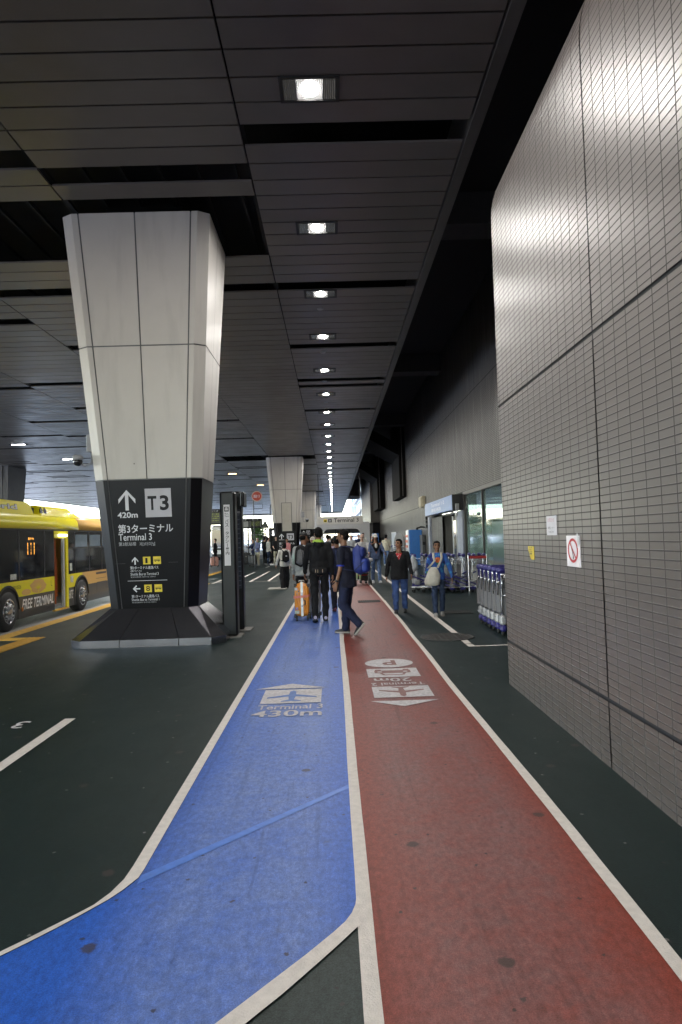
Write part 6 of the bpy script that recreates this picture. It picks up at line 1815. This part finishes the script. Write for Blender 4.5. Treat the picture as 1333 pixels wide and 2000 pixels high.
def backpack(i, label, mat, mat2, strapm, hx=.15, hy=.085, hz=.22, zc=.29, pocket=True, two_lobes=False, patch=None):
    s, t, f, P, NB = i['s'], i['t'], i['f'], i['P'], i['NB']
    RT = Vector((1, 0, 0))
    o = worn(i, 'backpack', label, 'backpack')
    ax = (RT, f, t)
    bk = .128 * s * i['g']
    c = P + t * zc * s - f * (bk + hy * s)
    rbox(c, hx * s, hy * s, hz * s, ax, 3.2, .82).build('main_bag', mat, o, True)
    if two_lobes:
        rbox(c - f * (hy * .95) * s - t * .10 * s, hx * .85 * s, hy * .75 * s, hz * .5 * s, ax, 2.6).build('front_pocket', mat2, o, True)
        rbox(c - f * (hy * .7) * s + t * .12 * s, hx * .72 * s, hy * .55 * s, hz * .36 * s, ax, 2.6).build('upper_pocket', mat, o, True)
        for sd in (-1, 1):
            m = MB(); m.tube([c + RT * (sd * hx * .95 * s) - t * .16 * s + f * .05 * s, c + RT * (sd * hx * .9 * s) - f * hy * 1.1 * s - t * .04 * s], .008 * s, 6); m.build('compression_strap', strapm, o)
    elif pocket:
        rbox(c - f * hy * .8 * s - t * .03 * s, hx * .7 * s, hy * .45 * s, hz * .72 * s, ax, 2.8, .75).build('front_pocket', mat2, o, True)
        m = MB(); m.tube([c - f * hy * 1.28 * s + RT * hx * .45 * s - t * .12 * s, c - f * hy * 1.27 * s + RT * hx * .5 * s + t * .02 * s, c - f * hy * 1.22 * s + RT * hx * .3 * s + t * .12 * s, c - f * hy * 1.22 * s - RT * hx * .3 * s + t * .12 * s, c - f * hy * 1.27 * s - RT * hx * .5 * s + t * .02 * s, c - f * hy * 1.28 * s - RT * hx * .45 * s - t * .12 * s], .006 * s, 6); m.build('zip', strapm, o)
    m = MB(); m.tube([c + t * hz * s + RT * .03 * s, c + t * (hz + .012) * s + RT * .02 * s, c + t * (hz + .012) * s - RT * .02 * s, c + t * hz * s - RT * .03 * s], .007 * s, 6); m.build('grab_loop', strapm, o)
    if patch:
        q = c - f * hy * (1.32 if pocket else 1.04) * s + t * .02 * s
        m = MB(); m.add([q + RT * a * s + t * b_ * s for a, b_ in ((-.03, -.02), (.03, -.02), (.03, .02), (-.03, .02))], [(0, 1, 2, 3)]); m.build('patch', patch, o)
    for sd in (-1, 1):
        m = MB(); rs = []
        pts = [(c + RT * (sd * .07 * s) + t * (hz * .8) * s + f * hy * .6 * s), NB + RT * (sd * .095 * s) - t * .005 * s - f * .07 * s, NB + RT * (sd * .105 * s) + t * .003 * s + f * .01 * s, NB + RT * (sd * .11 * s) - t * .07 * s + f * .094 * s * i['g'], P + t * .27 * s + RT * (sd * .138 * s) + f * .082 * s * i['g'], P + t * .16 * s + RT * (sd * .166 * s * i['g']) + f * .02 * s, c + RT * (sd * hx * .8 * s) - t * hz * .7 * s + f * hy * .5 * s]
        for k, p in enumerate(pts):
            d = (pts[min(k + 1, 6)] - pts[max(k - 1, 0)]).normalized()
            nn = d.cross(RT).normalized()
            rs.append([p + RT * (a * s) + nn * (b_ * s) for a, b_ in ((-.021, -.006), (.021, -.006), (.021, .006), (-.021, .006))])
        m.rings(rs); m.build('shoulder_strap', strapm, o, True)
    return o

# -- suitcase
def suitcase(label, x, y, rz, w_, d_, h_, shell, trim, belt=None, handle=.0, stickers=False):
    t = thing('suitcase', label, 'suitcase', (0, 0, 0)); del t['_off']
    AX = (Vector((1, 0, 0)), Vector((0, 1, 0)), Vector((0, 0, 1)))
    zb = .07
    rbox((0, 0, zb + h_ / 2), w_ / 2, d_ / 2, h_ / 2, AX, 5, 1.0, 32, 16).build('shell', shell, t, True)
    m = MB()
    for k in range(4):
        xx = (-.34, -.17, .17, .34)[k] * w_
        m.cbox(xx - .012, xx + .012, -d_ / 2 - .008, -d_ / 2 + .02, zb + h_ * .1, zb + h_ * .9, .006)
    m.build('ribs', shell, t)
    m = MB()
    for s_ in (-1, 1): pass
    m.rings([[(a, b_, z) for a, b_ in ((-.022, -d_ / 2 - .011), (.022, -d_ / 2 - .011), (.022, d_ / 2 + .01), (-.022, d_ / 2 + .01))] for z in (zb + .03, zb + h_ * .96)]); m.box(-.02, .02, -d_ / 2 + .02, d_ / 2 - .02, zb + h_ * .96, zb + h_ + .006)
    m.build('frame_strip', trim, t)
    for sx in (-1, 1):
        m = MB(); m.cbox(sx * w_ / 2 - .035, sx * w_ / 2 + .012 if sx > 0 else sx * w_ / 2 + .035, -d_ / 2 - .006, -d_ / 2 + .05, zb - .005, zb + .075, .012) if sx > 0 else m.cbox(-w_ / 2 - .012, -w_ / 2 + .035, -d_ / 2 - .006, -d_ / 2 + .05, zb - .005, zb + .075, .012)
        m.build('corner_guard', black_metal, t)
        m = MB(); m.cbox(sx * w_ * .42 - .03, sx * w_ * .42 + .03, -d_ / 2 - .002, -d_ / 2 + .04, zb + h_ * .86, zb + h_ * .97, .012); m.build('corner_guard', black_metal, t)
        for sy in (-1, 1):
            MB().lathe([(.012, -.012), (.033, -.01), (.033, .01), (.012, .012)], (sx * (w_ / 2 - .04), sy * (d_ / 2 - .05), .033), 'x', 14).build('wheel', rubber, t, True)
            m = MB(); m.box(sx * (w_ / 2 - .04) - .02, sx * (w_ / 2 - .04) + .02, sy * (d_ / 2 - .05) - .02, sy * (d_ / 2 - .05) + .02, .04, zb + .02); m.build('wheel_fork', black_metal, t)
    m = MB()
    m.tube([(.035, -d_ / 2 - .004, zb + h_ * .5), (.06, -d_ / 2 - .03, zb + h_ * .48), (.06, -d_ / 2 - .03, zb + h_ * .38), (.035, -d_ / 2 - .004, zb + h_ * .36)], .01); m.build('side_handle', black_metal, t, True)
    m = MB(); m.tube([(-.05, 0, zb + h_), (-.05, 0, zb + h_ + .03), (.05, 0, zb + h_ + .03), (.05, 0, zb + h_)], .01); m.build('top_handle', trim, t, True)
    m = MB(); m.cbox(-.012, .012, -d_ / 2 - .022, -d_ / 2 - .01, zb + h_ * .62, zb + h_ * .72, .004); m.cbox(-.012, .012, -d_ / 2 - .022, -d_ / 2 - .01, zb + h_ * .3, zb + h_ * .36, .004); m.build('latches', chrome, t)
    if belt:
        m = MB(); rs = []
        for z in (zb + h_ * .565, zb + h_ * .635):
            rs.append([(math.copysign(abs(math.cos(a)) ** .4, math.cos(a)) * (w_ / 2 + .016), math.copysign(abs(math.sin(a)) ** .4, math.sin(a)) * (d_ / 2 + .016), z + .02 * math.cos(a)) for a in [2 * PI * k / 32 for k in range(32)]])
        m.rings(rs, cap=False); m.build('belt', belt, t, True)
    if stickers:
        for k, (a, z, wd, hh, cl) in enumerate(((-.11, .82, .05, .05, (.5, .5, .5)), (-.1, .26, .045, .045, (.3, .22, .45)), (-.1, .16, .085, .06, (.45, .5, .42)), (-.06, .75, .025, .025, (.05, .05, .05)), (-.09, .68, .03, .045, (.5, .25, .12)))):
            m = MB(); m.box(a - wd / 2, a + wd / 2, -d_ / 2 - .0125, -d_ / 2 - .0005, zb + h_ * z - hh / 2, zb + h_ * z + hh / 2); m.build('sticker', pm('case sticker %d' % k, cl, .4, nscale=40, namt=.5), t)
    if handle:
        m = MB()
        for sx in (-1, 1): m.cyl((sx * .07, d_ / 2 - .03, zb + h_), (sx * .07, d_ / 2 - .03, zb + h_ + handle), .008)
        m.cyl((-.08, d_ / 2 - .03, zb + h_ + handle), (.08, d_ / 2 - .03, zb + h_ + handle), .014); m.build('pull_handle', steel, t)
    t.location = (x, y, 0); t.rotation_euler = (0, 0, R_(rz))
    return t

black_c = cloth('black', (0.012, 0.012, 0.014)); navy_c = cloth('navy', (0.014, 0.018, 0.045)); dnavy = cloth('dark navy', (0.013, 0.014, 0.026))
grey_c = cloth('light grey', (0.36, 0.37, 0.38)); white_c = cloth('white', (0.58, 0.57, 0.54)); denim = cloth('blue denim', (0.05, 0.09, 0.24), .3); denim_l = cloth('pale denim', (0.12, 0.18, 0.32), .3); denim_d = cloth('dark denim', (0.03, 0.045, 0.09), .3)
beige_c = cloth('beige', (0.45, 0.41, 0.31)); lav = cloth('lavender', (0.45, 0.36, 0.46)); lime_c = cloth('lime green', (0.42, 0.62, 0.10)); char_c = cloth('charcoal', (0.05, 0.05, 0.055)); tan_c = cloth('tan orange', (0.42, 0.18, 0.07)); steelb = cloth('slate blue', (0.12, 0.13, 0.22)); cream_c = cloth('cream', (0.55, 0.51, 0.40)); red_dot = cloth('red', (0.40, 0.02, 0.02)); pink_c = cloth('pink', (0.5, 0.2, 0.2))
sh_white = pm('shoe white', (0.6, 0.6, 0.62), 0.5); sh_grey = pm('shoe grey', (0.28, 0.27, 0.26), 0.6, nscale=30, namt=.2); sh_black = pm('shoe black', (0.02, 0.02, 0.022), 0.5); sh_purple = pm('shoe lilac', (0.42, 0.38, 0.5), 0.55, nscale=30, namt=.3); sole_grey = pm('sole grey', (0.3, 0.27, 0.25), 0.7)
# printed cloths
def dotted(name, base, spots, scale, thr):
    m = D.materials.new(name); m.use_nodes = True; t = m.node_tree; b = t.nodes['Principled BSDF']; b.inputs['Roughness'].default_value = .85
    tc = N(t, 'ShaderNodeTexCoord'); prev = None
    col = base + (1,)
    last = None
    for k, (sc, c) in enumerate(spots):
        v = N(t, 'ShaderNodeTexVoronoi'); v.inputs['Scale'].default_value = sc
        mp = N(t, 'ShaderNodeMapping'); mp.inputs['Location'].default_value = (k * 3.1, k * 1.7, k * .9); t.links.new(tc.outputs['Object'], mp.inputs[0]); t.links.new(mp.outputs[0], v.inputs['Vector'])
        th = N(t, 'ShaderNodeMath', operation='LESS_THAN'); th.inputs[1].default_value = thr; t.links.new(v.outputs['Distance'], th.inputs[0])
        mx = N(t, 'ShaderNodeMix', data_type='RGBA'); mx.inputs[7].default_value = c + (1,)
        if last is None: mx.inputs[6].default_value = col
        else: t.links.new(last, mx.inputs[6])
        t.links.new(th.outputs[0], mx.inputs[0]); last = mx.outputs[2]
    t.links.new(last, b.inputs['Base Color'])
    return m
boy_print = dotted('boy print cloth', (0.03, 0.10, 0.38), [(7, (0.03, 0.16, 0.10)), (11, (0.05, 0.25, 0.5)), (5, (0.02, 0.03, 0.15))], 8, .33)
polka = dotted('polka dot cloth', (0.42, 0.02, 0.025), [(38, (0.7, 0.6, 0.6))], 38, .3)

NEAR = 'people walking the lanes'
# man in the grey sweatshirt, seen from behind
p1 = person('man in black cap and light grey sweatshirt walking away, orange suitcase at his heels', -0.64, 14.2, -12, 1.70, lean=8, hyaw=-28, hpitch=12, legs=((4, 14, 10), (14, 6, -4)), arms=((-4, 12, 14), (6, 10, 22)), skin='tan', top=grey_c, bottom=black_c, wide=1.15, shoes=sh_grey, sole=sh_white, cap_mat=pm('cap black', (0.015, 0.015, 0.016), .7), fat=1.13, hem=-.12, group=NEAR)
backpack(p1, 'grey and black backpack on the man in the grey sweatshirt', black_c, char_c and cloth('pack grey', (0.13, 0.13, 0.14)), black_c, .135, .085, .235, .28)
b_ = worn(p1, 'water_bottle', 'pale water bottle in the side pocket of the grey and black backpack', 'bottle')
c0 = p1['P'] + p1['t'] * .2 - p1['f'] * .2 - Vector((.16, 0, 0))
m = MB(); m.lathe([(.02, -.1), (.032, -.09), (.032, .06), (.014, .1), (.014, .13)], tuple(c0), 'z', 12); m.build('bottle', pm('bottle plastic', (0.35, 0.45, 0.42), .1), b_, True)
suitcase('orange hard shell suitcase with pink belt and stickers', -0.655, 13.42, 3, .29, .25, .68, pm('orange shell', (0.75, 0.26, 0.012), .28, coat=.5, namt=.08), pm('case aluminium', (0.55, 0.54, 0.52), .35, .7), pm('pink belt', (0.75, 0.22, 0.16), .6), 0.0, True)
# man in the black jacket with lime collar
p2 = person('man in black hooded jacket with lime green collar, walking away', -0.295, 13.15, 2, 1.78, lean=2, hyaw=14, legs=((-6, 12, 12), (3, 2, 0)), arms=((10, 13, 16), (-8, 9, 12)), skin='tan', top=black_c, bottom=black_c, wide=1.1, shoes=sh_purple, sole=sh_black, fat=1.08, shw=1.08, collar=lime_c, hood=True, hem=-.04, group=NEAR)
o = worn(p2, 'waist_bag', 'black waist bag on the back of the man with lime green collar', 'bag')
rbox(p2['P'] + p2['t'] * .0 - p2['f'] * .16, .14, .045, .06, (Vector((1, 0, 0)), p2['f'], p2['t']), 3).build('pouch', cloth('pouch black', (0.02, 0.02, 0.022)), o, True)
m = MB()
for k, a in enumerate((-.07, -.03, .06)): m.box(a - .006, a + .006, p2['P'].y - .215, p2['P'].y - .205, p2['P'].z - .03, p2['P'].z + .03)
m.build('buckles', pm('buckle tan', (0.4, 0.3, 0.2), .4), o)
m = MB(); m.rings([[p2['P'] + p2['t'] * z + Vector((.188 * math.cos(k * PI / 12), .142 * math.sin(k * PI / 12), 0)) for k in range(24)] for z in (.0, .035)], cap=False); m.build('waist_belt', black_c, o)
suitcase('tall silver grey suitcase pulled between the two men', -0.42, 13.75, 0, .26, .28, .80, pm('silver shell', (0.36, 0.36, 0.40), .4, namt=.08), pm('case grey trim', (0.25, 0.25, 0.27), .4), None, .18)
# man with the blue backpack crossing
p3 = person('man in dark navy clothes with royal blue backpack striding to the left across the lanes', 0.20, 11.28, 72, 1.715, lean=5, hyaw=6, hpitch=6, legs=((8, 50, 50), (7, 4, 0)), arms=((2, 5, 14), (12, 5, 16)), skin='brown', top=dnavy, sleeve='short', bottom=navy_c, wide=1.25, shoes=pm('shoe charcoal', (0.035, 0.037, 0.042), .7, nscale=40, namt=.2), sole=sole_grey, fat=1.12, hem=-.16, group=NEAR)
backpack(p3, 'royal blue backpack with bulging pockets on the man in navy', pm('pack blue', (0.010, 0.024, 0.16), .6, nscale=8, namt=.2, bump=.3, bscale=30), pm('pack blue light', (0.012, 0.034, 0.23), .55, nscale=8, namt=.2, bump=.3, bscale=30), pm('pack strap blue', (0.008, 0.014, 0.06), .7), .15, .10, .25, .27, two_lobes=True)
o = worn(p3, 'wrist_watch', 'dark wrist watch on the bare arm of the man in navy', 'watch')
sh, el, wr, d2 = p3['A'][0]
m = MB(); q = wr - d2 * .035; u_ = d2.orthogonal().normalized(); v_ = d2.cross(u_)
m.rings([[q + d2 * z + (u_ * math.cos(k * PI / 8) + v_ * math.sin(k * PI / 8)) * .031 for k in range(16)] for z in (-.012, .012)], cap=False); m.build('strap', black_metal, o)
m = MB(); fball(m, q + Vector((-.03, 0, 0)), (.006, .018, .018), (Vector((1, 0, 0)), Vector((0, 1, 0)), Vector((0, 0, 1))), 10); m.build('dial', pm('watch dial', (0.03, 0.03, 0.035), .15), o, True)
for s_ in (0, 1):   # blue trim of the sleeves
    sh, el, wr, d2 = p3['A'][s_]
    d = (el - sh).normalized(); q = sh + (el - sh) * .86; u_ = d.orthogonal().normalized(); v_ = d.cross(u_)
    m = MB(); m.rings([[q + d * z + (u_ * math.cos(k * PI / 8) + v_ * math.sin(k * PI / 8)) * .066 for k in range(16)] for z in (-.012, .012)], cap=False); m.build('sleeve_trim', cloth('trim blue', (0.03, 0.05, 0.4)), p3['root'])
# woman in white with black backpack
p4 = person('woman in white hooded top and wide black trousers with a black backpack', -1.62, 22.2, 20, 1.50, legs=((-4, 6, 0), (10, 4, 0)), arms=((6, 16, 20), (4, 10, 10)), skin='fair', top=white_c, bottom=black_c, wide=1.9, shoes=sh_white, sole=sh_white, hair='bob', hyaw=10, hood=True, vox=.014, group=NEAR)
backpack(p4, 'plain black backpack with a white patch on the woman in white', black_c, black_c, black_c, .14, .08, .22, .27, pocket=False, patch=sh_white)
# walkers hidden behind the leading group
p5 = person('person in black face mask half hidden beside the man in the grey sweatshirt', -0.66, 16.3, 170, 1.66, skin='tan', top=navy_c, bottom=black_c, shoes=sh_black, hair='short', legs=((6, 4, 0), (-6, 8, 8)), vox=.014, group=NEAR)
m = MB(); fball(m, p5['HC'] + Vector((0, .052, -.05)), (.052, .048, .05), (Vector((1, 0, 0)), Vector((0, 1, 0)), Vector((0, 0, 1)))); m.build('face_mask', black_c, p5['root'], True)
p6 = person('person in beige cap far behind the two leading men', -0.62, 20.2, 176, 1.62, skin='tan', top=char_c, bottom=black_c, shoes=sh_black, cap_mat=cloth('cap beige', (0.45, 0.40, 0.36)), legs=((8, 4, 0), (-6, 8, 8)), vox=.016, detail=False, group=NEAR)
p7 = person('person in lavender shirt walking away beyond the man with lime collar', -0.02, 20.0, -6, 1.58, skin='tan', top=lav, bottom=char_c, shoes=sh_black, hair='short', legs=((8, 4, 0), (-6, 8, 8)), vox=.016, detail=False, group=NEAR)
p8 = person('walker in dark navy with colourful shoes, hidden behind the man in navy', 0.06, 14.9, 4, 1.62, skin='tan', top=navy_c, bottom=dnavy, wide=1.2, shoes=pm('shoe multicolour', (0.3, 0.09, 0.12), .5, nscale=22, namt=.9), sole=pm('sole dark red', (0.12, 0.03, 0.03), .6), hair='short', legs=((-4, 8, 6), (10, 6, 0)), vox=.014, group=NEAR)
# family with the stroller
p9 = person('bald elderly man in glasses and pale T-shirt pushing a stroller', 0.98, 23.6, 178, 1.70, lean=12, hpitch=10, skin='fair', top=cloth('pale grey', (0.42, 0.41, 0.40)), sleeve='short', bottom=char_c, shoes=sh_black, hair='bald', hair_mat=hair_grey, glasses=True, arms=((38, 8, 22), (38, 8, 22)), legs=((14, 4, 0), (-12, 12, 14)), vox=.014, group=NEAR)
st = thing('stroller', 'black and red child stroller pushed towards the camera', 'stroller', (0.92, 22.7, 0))
m = MB()
for sx in (-.24, .24):
    m.tube([(.92 + sx, 23.15, 1.0), (.92 + sx, 22.95, .6), (.92 + sx, 22.45, .12)], .014); m.tube([(.92 + sx, 22.9, .55), (.92 + sx * 1.05, 23.1, .1)], .013)
m.tube([(.68, 23.15, 1.0), (.68, 23.2, 1.03), (1.16, 23.2, 1.03), (1.16, 23.15, 1.0)], .016); m.cyl((.68, 22.6, .3), (1.16, 22.6, .3), .011)
m.build('frame', black_metal, st)
rbox((.92, 22.72, .52), .20, .05, .26, (Vector((1, 0, 0)), Vector((0, 1, .45)).normalized(), Vector((0, .45, 1)).normalized())).build('seat_back', pm('stroller red', (0.42, 0.025, 0.03), .7), st, True)
m = MB(); m.cbox(.73, 1.11, 22.42, 22.75, .36, .42, .02); m.build('seat', pm('stroller black', (0.02, 0.02, 0.02), .8), st)
m = MB(); m.cbox(.74, 1.10, 22.5, 23.0, .16, .3, .03); m.build('basket', MATS['stroller black'], st)
for sx in (-.25, .25):
    for yy in (22.42, 23.1):
        for q in (-.03, .03):
            MB().lathe([(.02, -.015), (.08, -.013), (.08, .013), (.02, .015)], (.92 + sx + q, yy, .08), 'x', 16).build('wheel', rubber, st, True)
m = MB(); m.tube([(.72, 22.5, .62), (.72, 22.32, .66), (1.12, 22.32, .66), (1.12, 22.5, .62)], .025); m.build('bumper_bar', MATS['stroller black'], st, True)
pc = person('small dark haired child in pale blue and green sitting in the stroller', 0.92, 22.62, 150, 0.98, lean=-12, hlean=-4, hpitch=16, skin='fair', top=cloth('baby blue', (0.36, 0.44, 0.5)), bottom=cloth('sage green', (0.28, 0.36, 0.2)), shoes=sh_white, hair='short', legs=((80, 70, 0), (80, 60, 0)), arms=((40, 8, 40), (50, 8, 30)), vox=.012, detail=False, zadd=.18)
# woman in the white cap
p10 = person('woman in white cap, open denim jacket and flared jeans carrying a white parcel', 1.42, 23.3, 186, 1.67, hpitch=10, skin='tan', top=cloth('denim jacket', (0.08, 0.11, 0.20), .3), vneck=.42, inner=black_c, bottom=denim_l, wide=1.15, shoes=sh_white, sole=sh_white, hair='long', cap_mat=cloth('cap white', (0.6, 0.58, 0.54)), arms=((30, 14, 40), (6, 14, 34)), legs=((14, 4, -6), (-10, 12, 14)), vox=.013, group=NEAR)
m = MB(); q = p10['NB'] + p10['f'] * .13 - p10['t'] * .13; fball(m, q, (.045, .02, .085), (Vector((1, 0, 0)), p10['f'], p10['t'])); m.build('scarf', cloth('scarf white', (0.6, 0.58, 0.55)), p10['root'], True)
o = worn(p10, 'parcel', 'small white parcel in the hand of the woman in the white cap', 'parcel')
sh, el, wr, d2 = p10['A'][1]
rbox(wr + d2 * .1 + Vector((-.03, .05, 0)), .075, .05, .06, (Vector((1, 0, 0)), Vector((0, 1, 0)), Vector((0, 0, 1))), 4).build('wrapping', sh_white, o, True)
p11 = person('walker in cream hooded top and jeans seen from behind near the far wall', 2.82, 36.9, -6, 1.66, skin='fair', top=cream_c, bottom=denim_l, wide=1.1, shoes=sh_white, sole=sh_white, hair='short', hood=True, arms=((14, 10, 50), (10, 10, 30)), legs=((6, 4, 0), (-8, 10, 10)), vox=.015, detail=False, group=NEAR)
# woman in black
p12 = person('woman in black jacket over red polka dot blouse and blue jeans walking towards the camera', 1.34, 14.15, 174, 1.515, hyaw=-32, skin='tan', top=black_c, vneck=.2, inner=polka, bottom=denim, wide=1.15, shoes=sh_black, sole=sh_black, hair='bun', fat=1.22, shw=1.02, arms=((6, 16, 30), (-8, 20, 10)), legs=((-6, 10, 8), (9, 3, -4)), hem=-.14, group=NEAR)
# boy with the white tote
p13 = person('boy in blue printed long sleeved shirt and dark jeans with a white shoulder bag', 2.02, 13.4, 176, 1.46, hyaw=4, skin='brown', top=boy_print, bottom=denim_d, wide=1.12, shoes=sh_grey, sole=sole_grey, hair='short', fat=.92, shw=.95, arms=((4, 24, 4), (-10, 12, 6)), legs=((-7, 10, 8), (9, 3, -4)), hem=-.08, group=NEAR)
m = MB(); q = p13['P'] + p13['t'] * .37 * p13['s'] + p13['f'] * .118 * p13['s']; fball(m, q, (.06, .016, .055), (Vector((1, 0, 0)), p13['f'], p13['t'])); m.build('shirt_motif', pm('motif orange', (0.55, 0.12, 0.03), .7, nscale=24, namt=.6), p13['root'], True)
o = worn(p13, 'shoulder_bag', 'white cloth tote slung on two straps across the front of the boy', 'bag')
s_, P_, t_, f_, NB_ = p13['s'], p13['P'], p13['t'], p13['f'], p13['NB']
q = P_ + t_ * .0 + f_ * .185 + Vector((.10, 0, -.01))
m = MB(); rs = []
for z, hw, hd in ((.19, .05, .015), (.15, .085, .03), (.03, .135, .06), (-.08, .15, .07), (-.15, .135, .06), (-.17, .09, .03)):
    rs.append([q + Vector((hw * math.cos(k * PI / 10) * (1 + .08 * math.sin(k * 2.3)) + (.03 if z < 0 else 0), hd * math.sin(k * PI / 10), z)) for k in range(20)])
m.rings(rs); m.build('bag', cloth('canvas', (0.52, 0.49, 0.44), .12), o, True)
for sx, ex in ((-.075, -.01), (.08, .17)):
    m = MB(); rs = []
    pts = [NB_ + Vector((sx, -.03, -.005)), NB_ + Vector((sx, .03, .012)), NB_ + Vector((sx, .115, -.08)), P_ + Vector((sx * .8 + .0, .145, .3)), q + Vector((ex - .07, .02, .17))]
    for k, p in enumerate(pts):
        rs.append([p + Vector((a, b2, 0)) for a, b2 in ((-.022, 0), (.022, 0), (.022, .01), (-.022, .01))])
    m.rings(rs); m.build('strap', MATS['cloth canvas'], o, True)

# -- people farther off
QUE = 'people waiting at the bus stops'
far_people = [
 # label, x, y, rz, h, top, bottom, extra
 ('grey haired man in slate blue jacket and pale trousers, first in the bus queue', -4.72, 42.4, 150, 1.70, steelb, beige_c, dict(hair_mat=hair_grey, arms=((20, 8, 50), (10, 8, 60)))),
 ('person in navy coat looking at a phone, left end of the bus queue', -5.05, 42.8, 120, 1.66, navy_c, navy_c, dict(arms=((30, 8, 80), (30, 8, 80)))),
 ('person in black with dark trousers, second in the bus queue', -4.35, 43.2, -30, 1.74, black_c, black_c, {}),
 ('person in white sleeved top and jeans in the bus queue', -4.08, 42.6, -60, 1.72, white_c, denim_d, {}),
 ('man in black T-shirt and beige trousers beside the pointed post', -3.55, 42.2, 200, 1.78, black_c, beige_c, dict(sleeve='short', arms=((16, 10, 60), (10, 8, 60)))),
 ('woman in dark red clothes by the black pylon with the number', -3.2, 43.4, 30, 1.6, cloth('dark red', (0.06, 0.012, 0.016)), black_c, dict(hair='bob')),
 ('woman in pink top in front of the second column', -2.75, 40.2, 160, 1.6, pink_c, black_c, dict(hair='bob')),
 ('person in tan orange top with luggage at the road edge left of the pylon', -7.75, 42.0, 60, 1.7, tan_c, denim_d, {}),
 ('person in black leaning over luggage left of the pylon', -7.55, 43.6, 90, 1.74, black_c, black_c, {}),
 ('walker with black shoulder straps coming through the crowd under the hanging sign', 0.95, 37.5, 180, 1.7, grey_c, black_c, {}),
 ('walker in dark hoodie behind the crowd under the hanging sign', 0.35, 33.5, 180, 1.68, char_c, black_c, {}),
 ('walker in white under the hanging sign, left side', -0.2, 36, 0, 1.7, white_c, denim_d, {}),
 ('tall walker in white with black backpack strap by the gateway', 1.95, 45.0, 180, 1.82, white_c, black_c, {}),
 ('walker in navy near the gateway', 0.05, 44.0, 178, 1.72, navy_c, black_c, {}),
 ('walker in grey near the gateway centre', 0.7, 48.0, 180, 1.7, grey_c, denim_d, {}),
 ('walker in pale blue far under the gateway', 1.35, 50.5, 182, 1.66, cloth('pale blue', (0.3, 0.36, 0.48)), char_c, {}),
 ('distant walker in black under the gateway', -0.35, 52.0, 180, 1.7, black_c, black_c, {}),
 ('distant walker in red under the gateway', 0.3, 56.0, 180, 1.7, red_dot, denim_d, {}),
 ('distant walker in beige under the gateway', 1.0, 57.5, 0, 1.72, beige_c, char_c, {}),
 ('person in white shirt and dark trousers just beyond the lavender shirt', 0.35, 25.5, -8, 1.70, white_c, black_c, {}),
 ('dark haired woman in black ahead of the beige cap', -0.75, 25.0, 4, 1.6, black_c, black_c, dict(hair='bob')),
 ('walker in charcoal between the two leading men, far ahead', -0.25, 28.0, 0, 1.72, char_c, denim_d, {}),
 ('walker in pale pink top left of the hanging sign', -0.95, 33.0, 0, 1.62, pink_c, denim_d, dict(hair='bob')),
 ('walker in navy top among the crowd before the gateway', 1.5, 41.0, 182, 1.74, navy_c, black_c, {}),
]
rgp = random.Random(11)
for lb, x, y, rz, h, tp_, bt, ex in far_people:
    kw = dict(legs=((rgp.uniform(4, 12), 4, 0), (rgp.uniform(-10, -3), 8, 8)), arms=((rgp.uniform(-8, 12), 8, rgp.uniform(8, 30)), (rgp.uniform(-8, 12), 8, rgp.uniform(8, 30))), skin=rgp.choice(['fair', 'tan']), shoes=rgp.choice([sh_white, sh_black, sh_grey]), hair='short')
    kw.update(ex)
    person(lb, x, y, rz, h, top=tp_, bottom=bt, vox=.022, detail=False, group=QUE if x < -2.6 else 'far walkers under the hanging sign', **kw)
suitcase('large black suitcase at the left end of the bus queue', -5.45, 42.3, 10, .55, .3, .78, pm('case black', (0.018, 0.018, 0.02), .5), pm('case black trim', (0.03, 0.03, 0.032), .4))
suitcase('second black suitcase beside the bus queue', -5.0, 42.0, -10, .48, .3, .66, MATS['case black'], MATS['case black trim'])
suitcase('pink suitcase left of the pylon by the road', -7.35, 42.0, 20, .5, .3, .6, pm('case pink', (0.5, 0.25, 0.2), .5), MATS['case black trim'])

for o in D.objects:
    if '_off' in o:
        del o['_off']
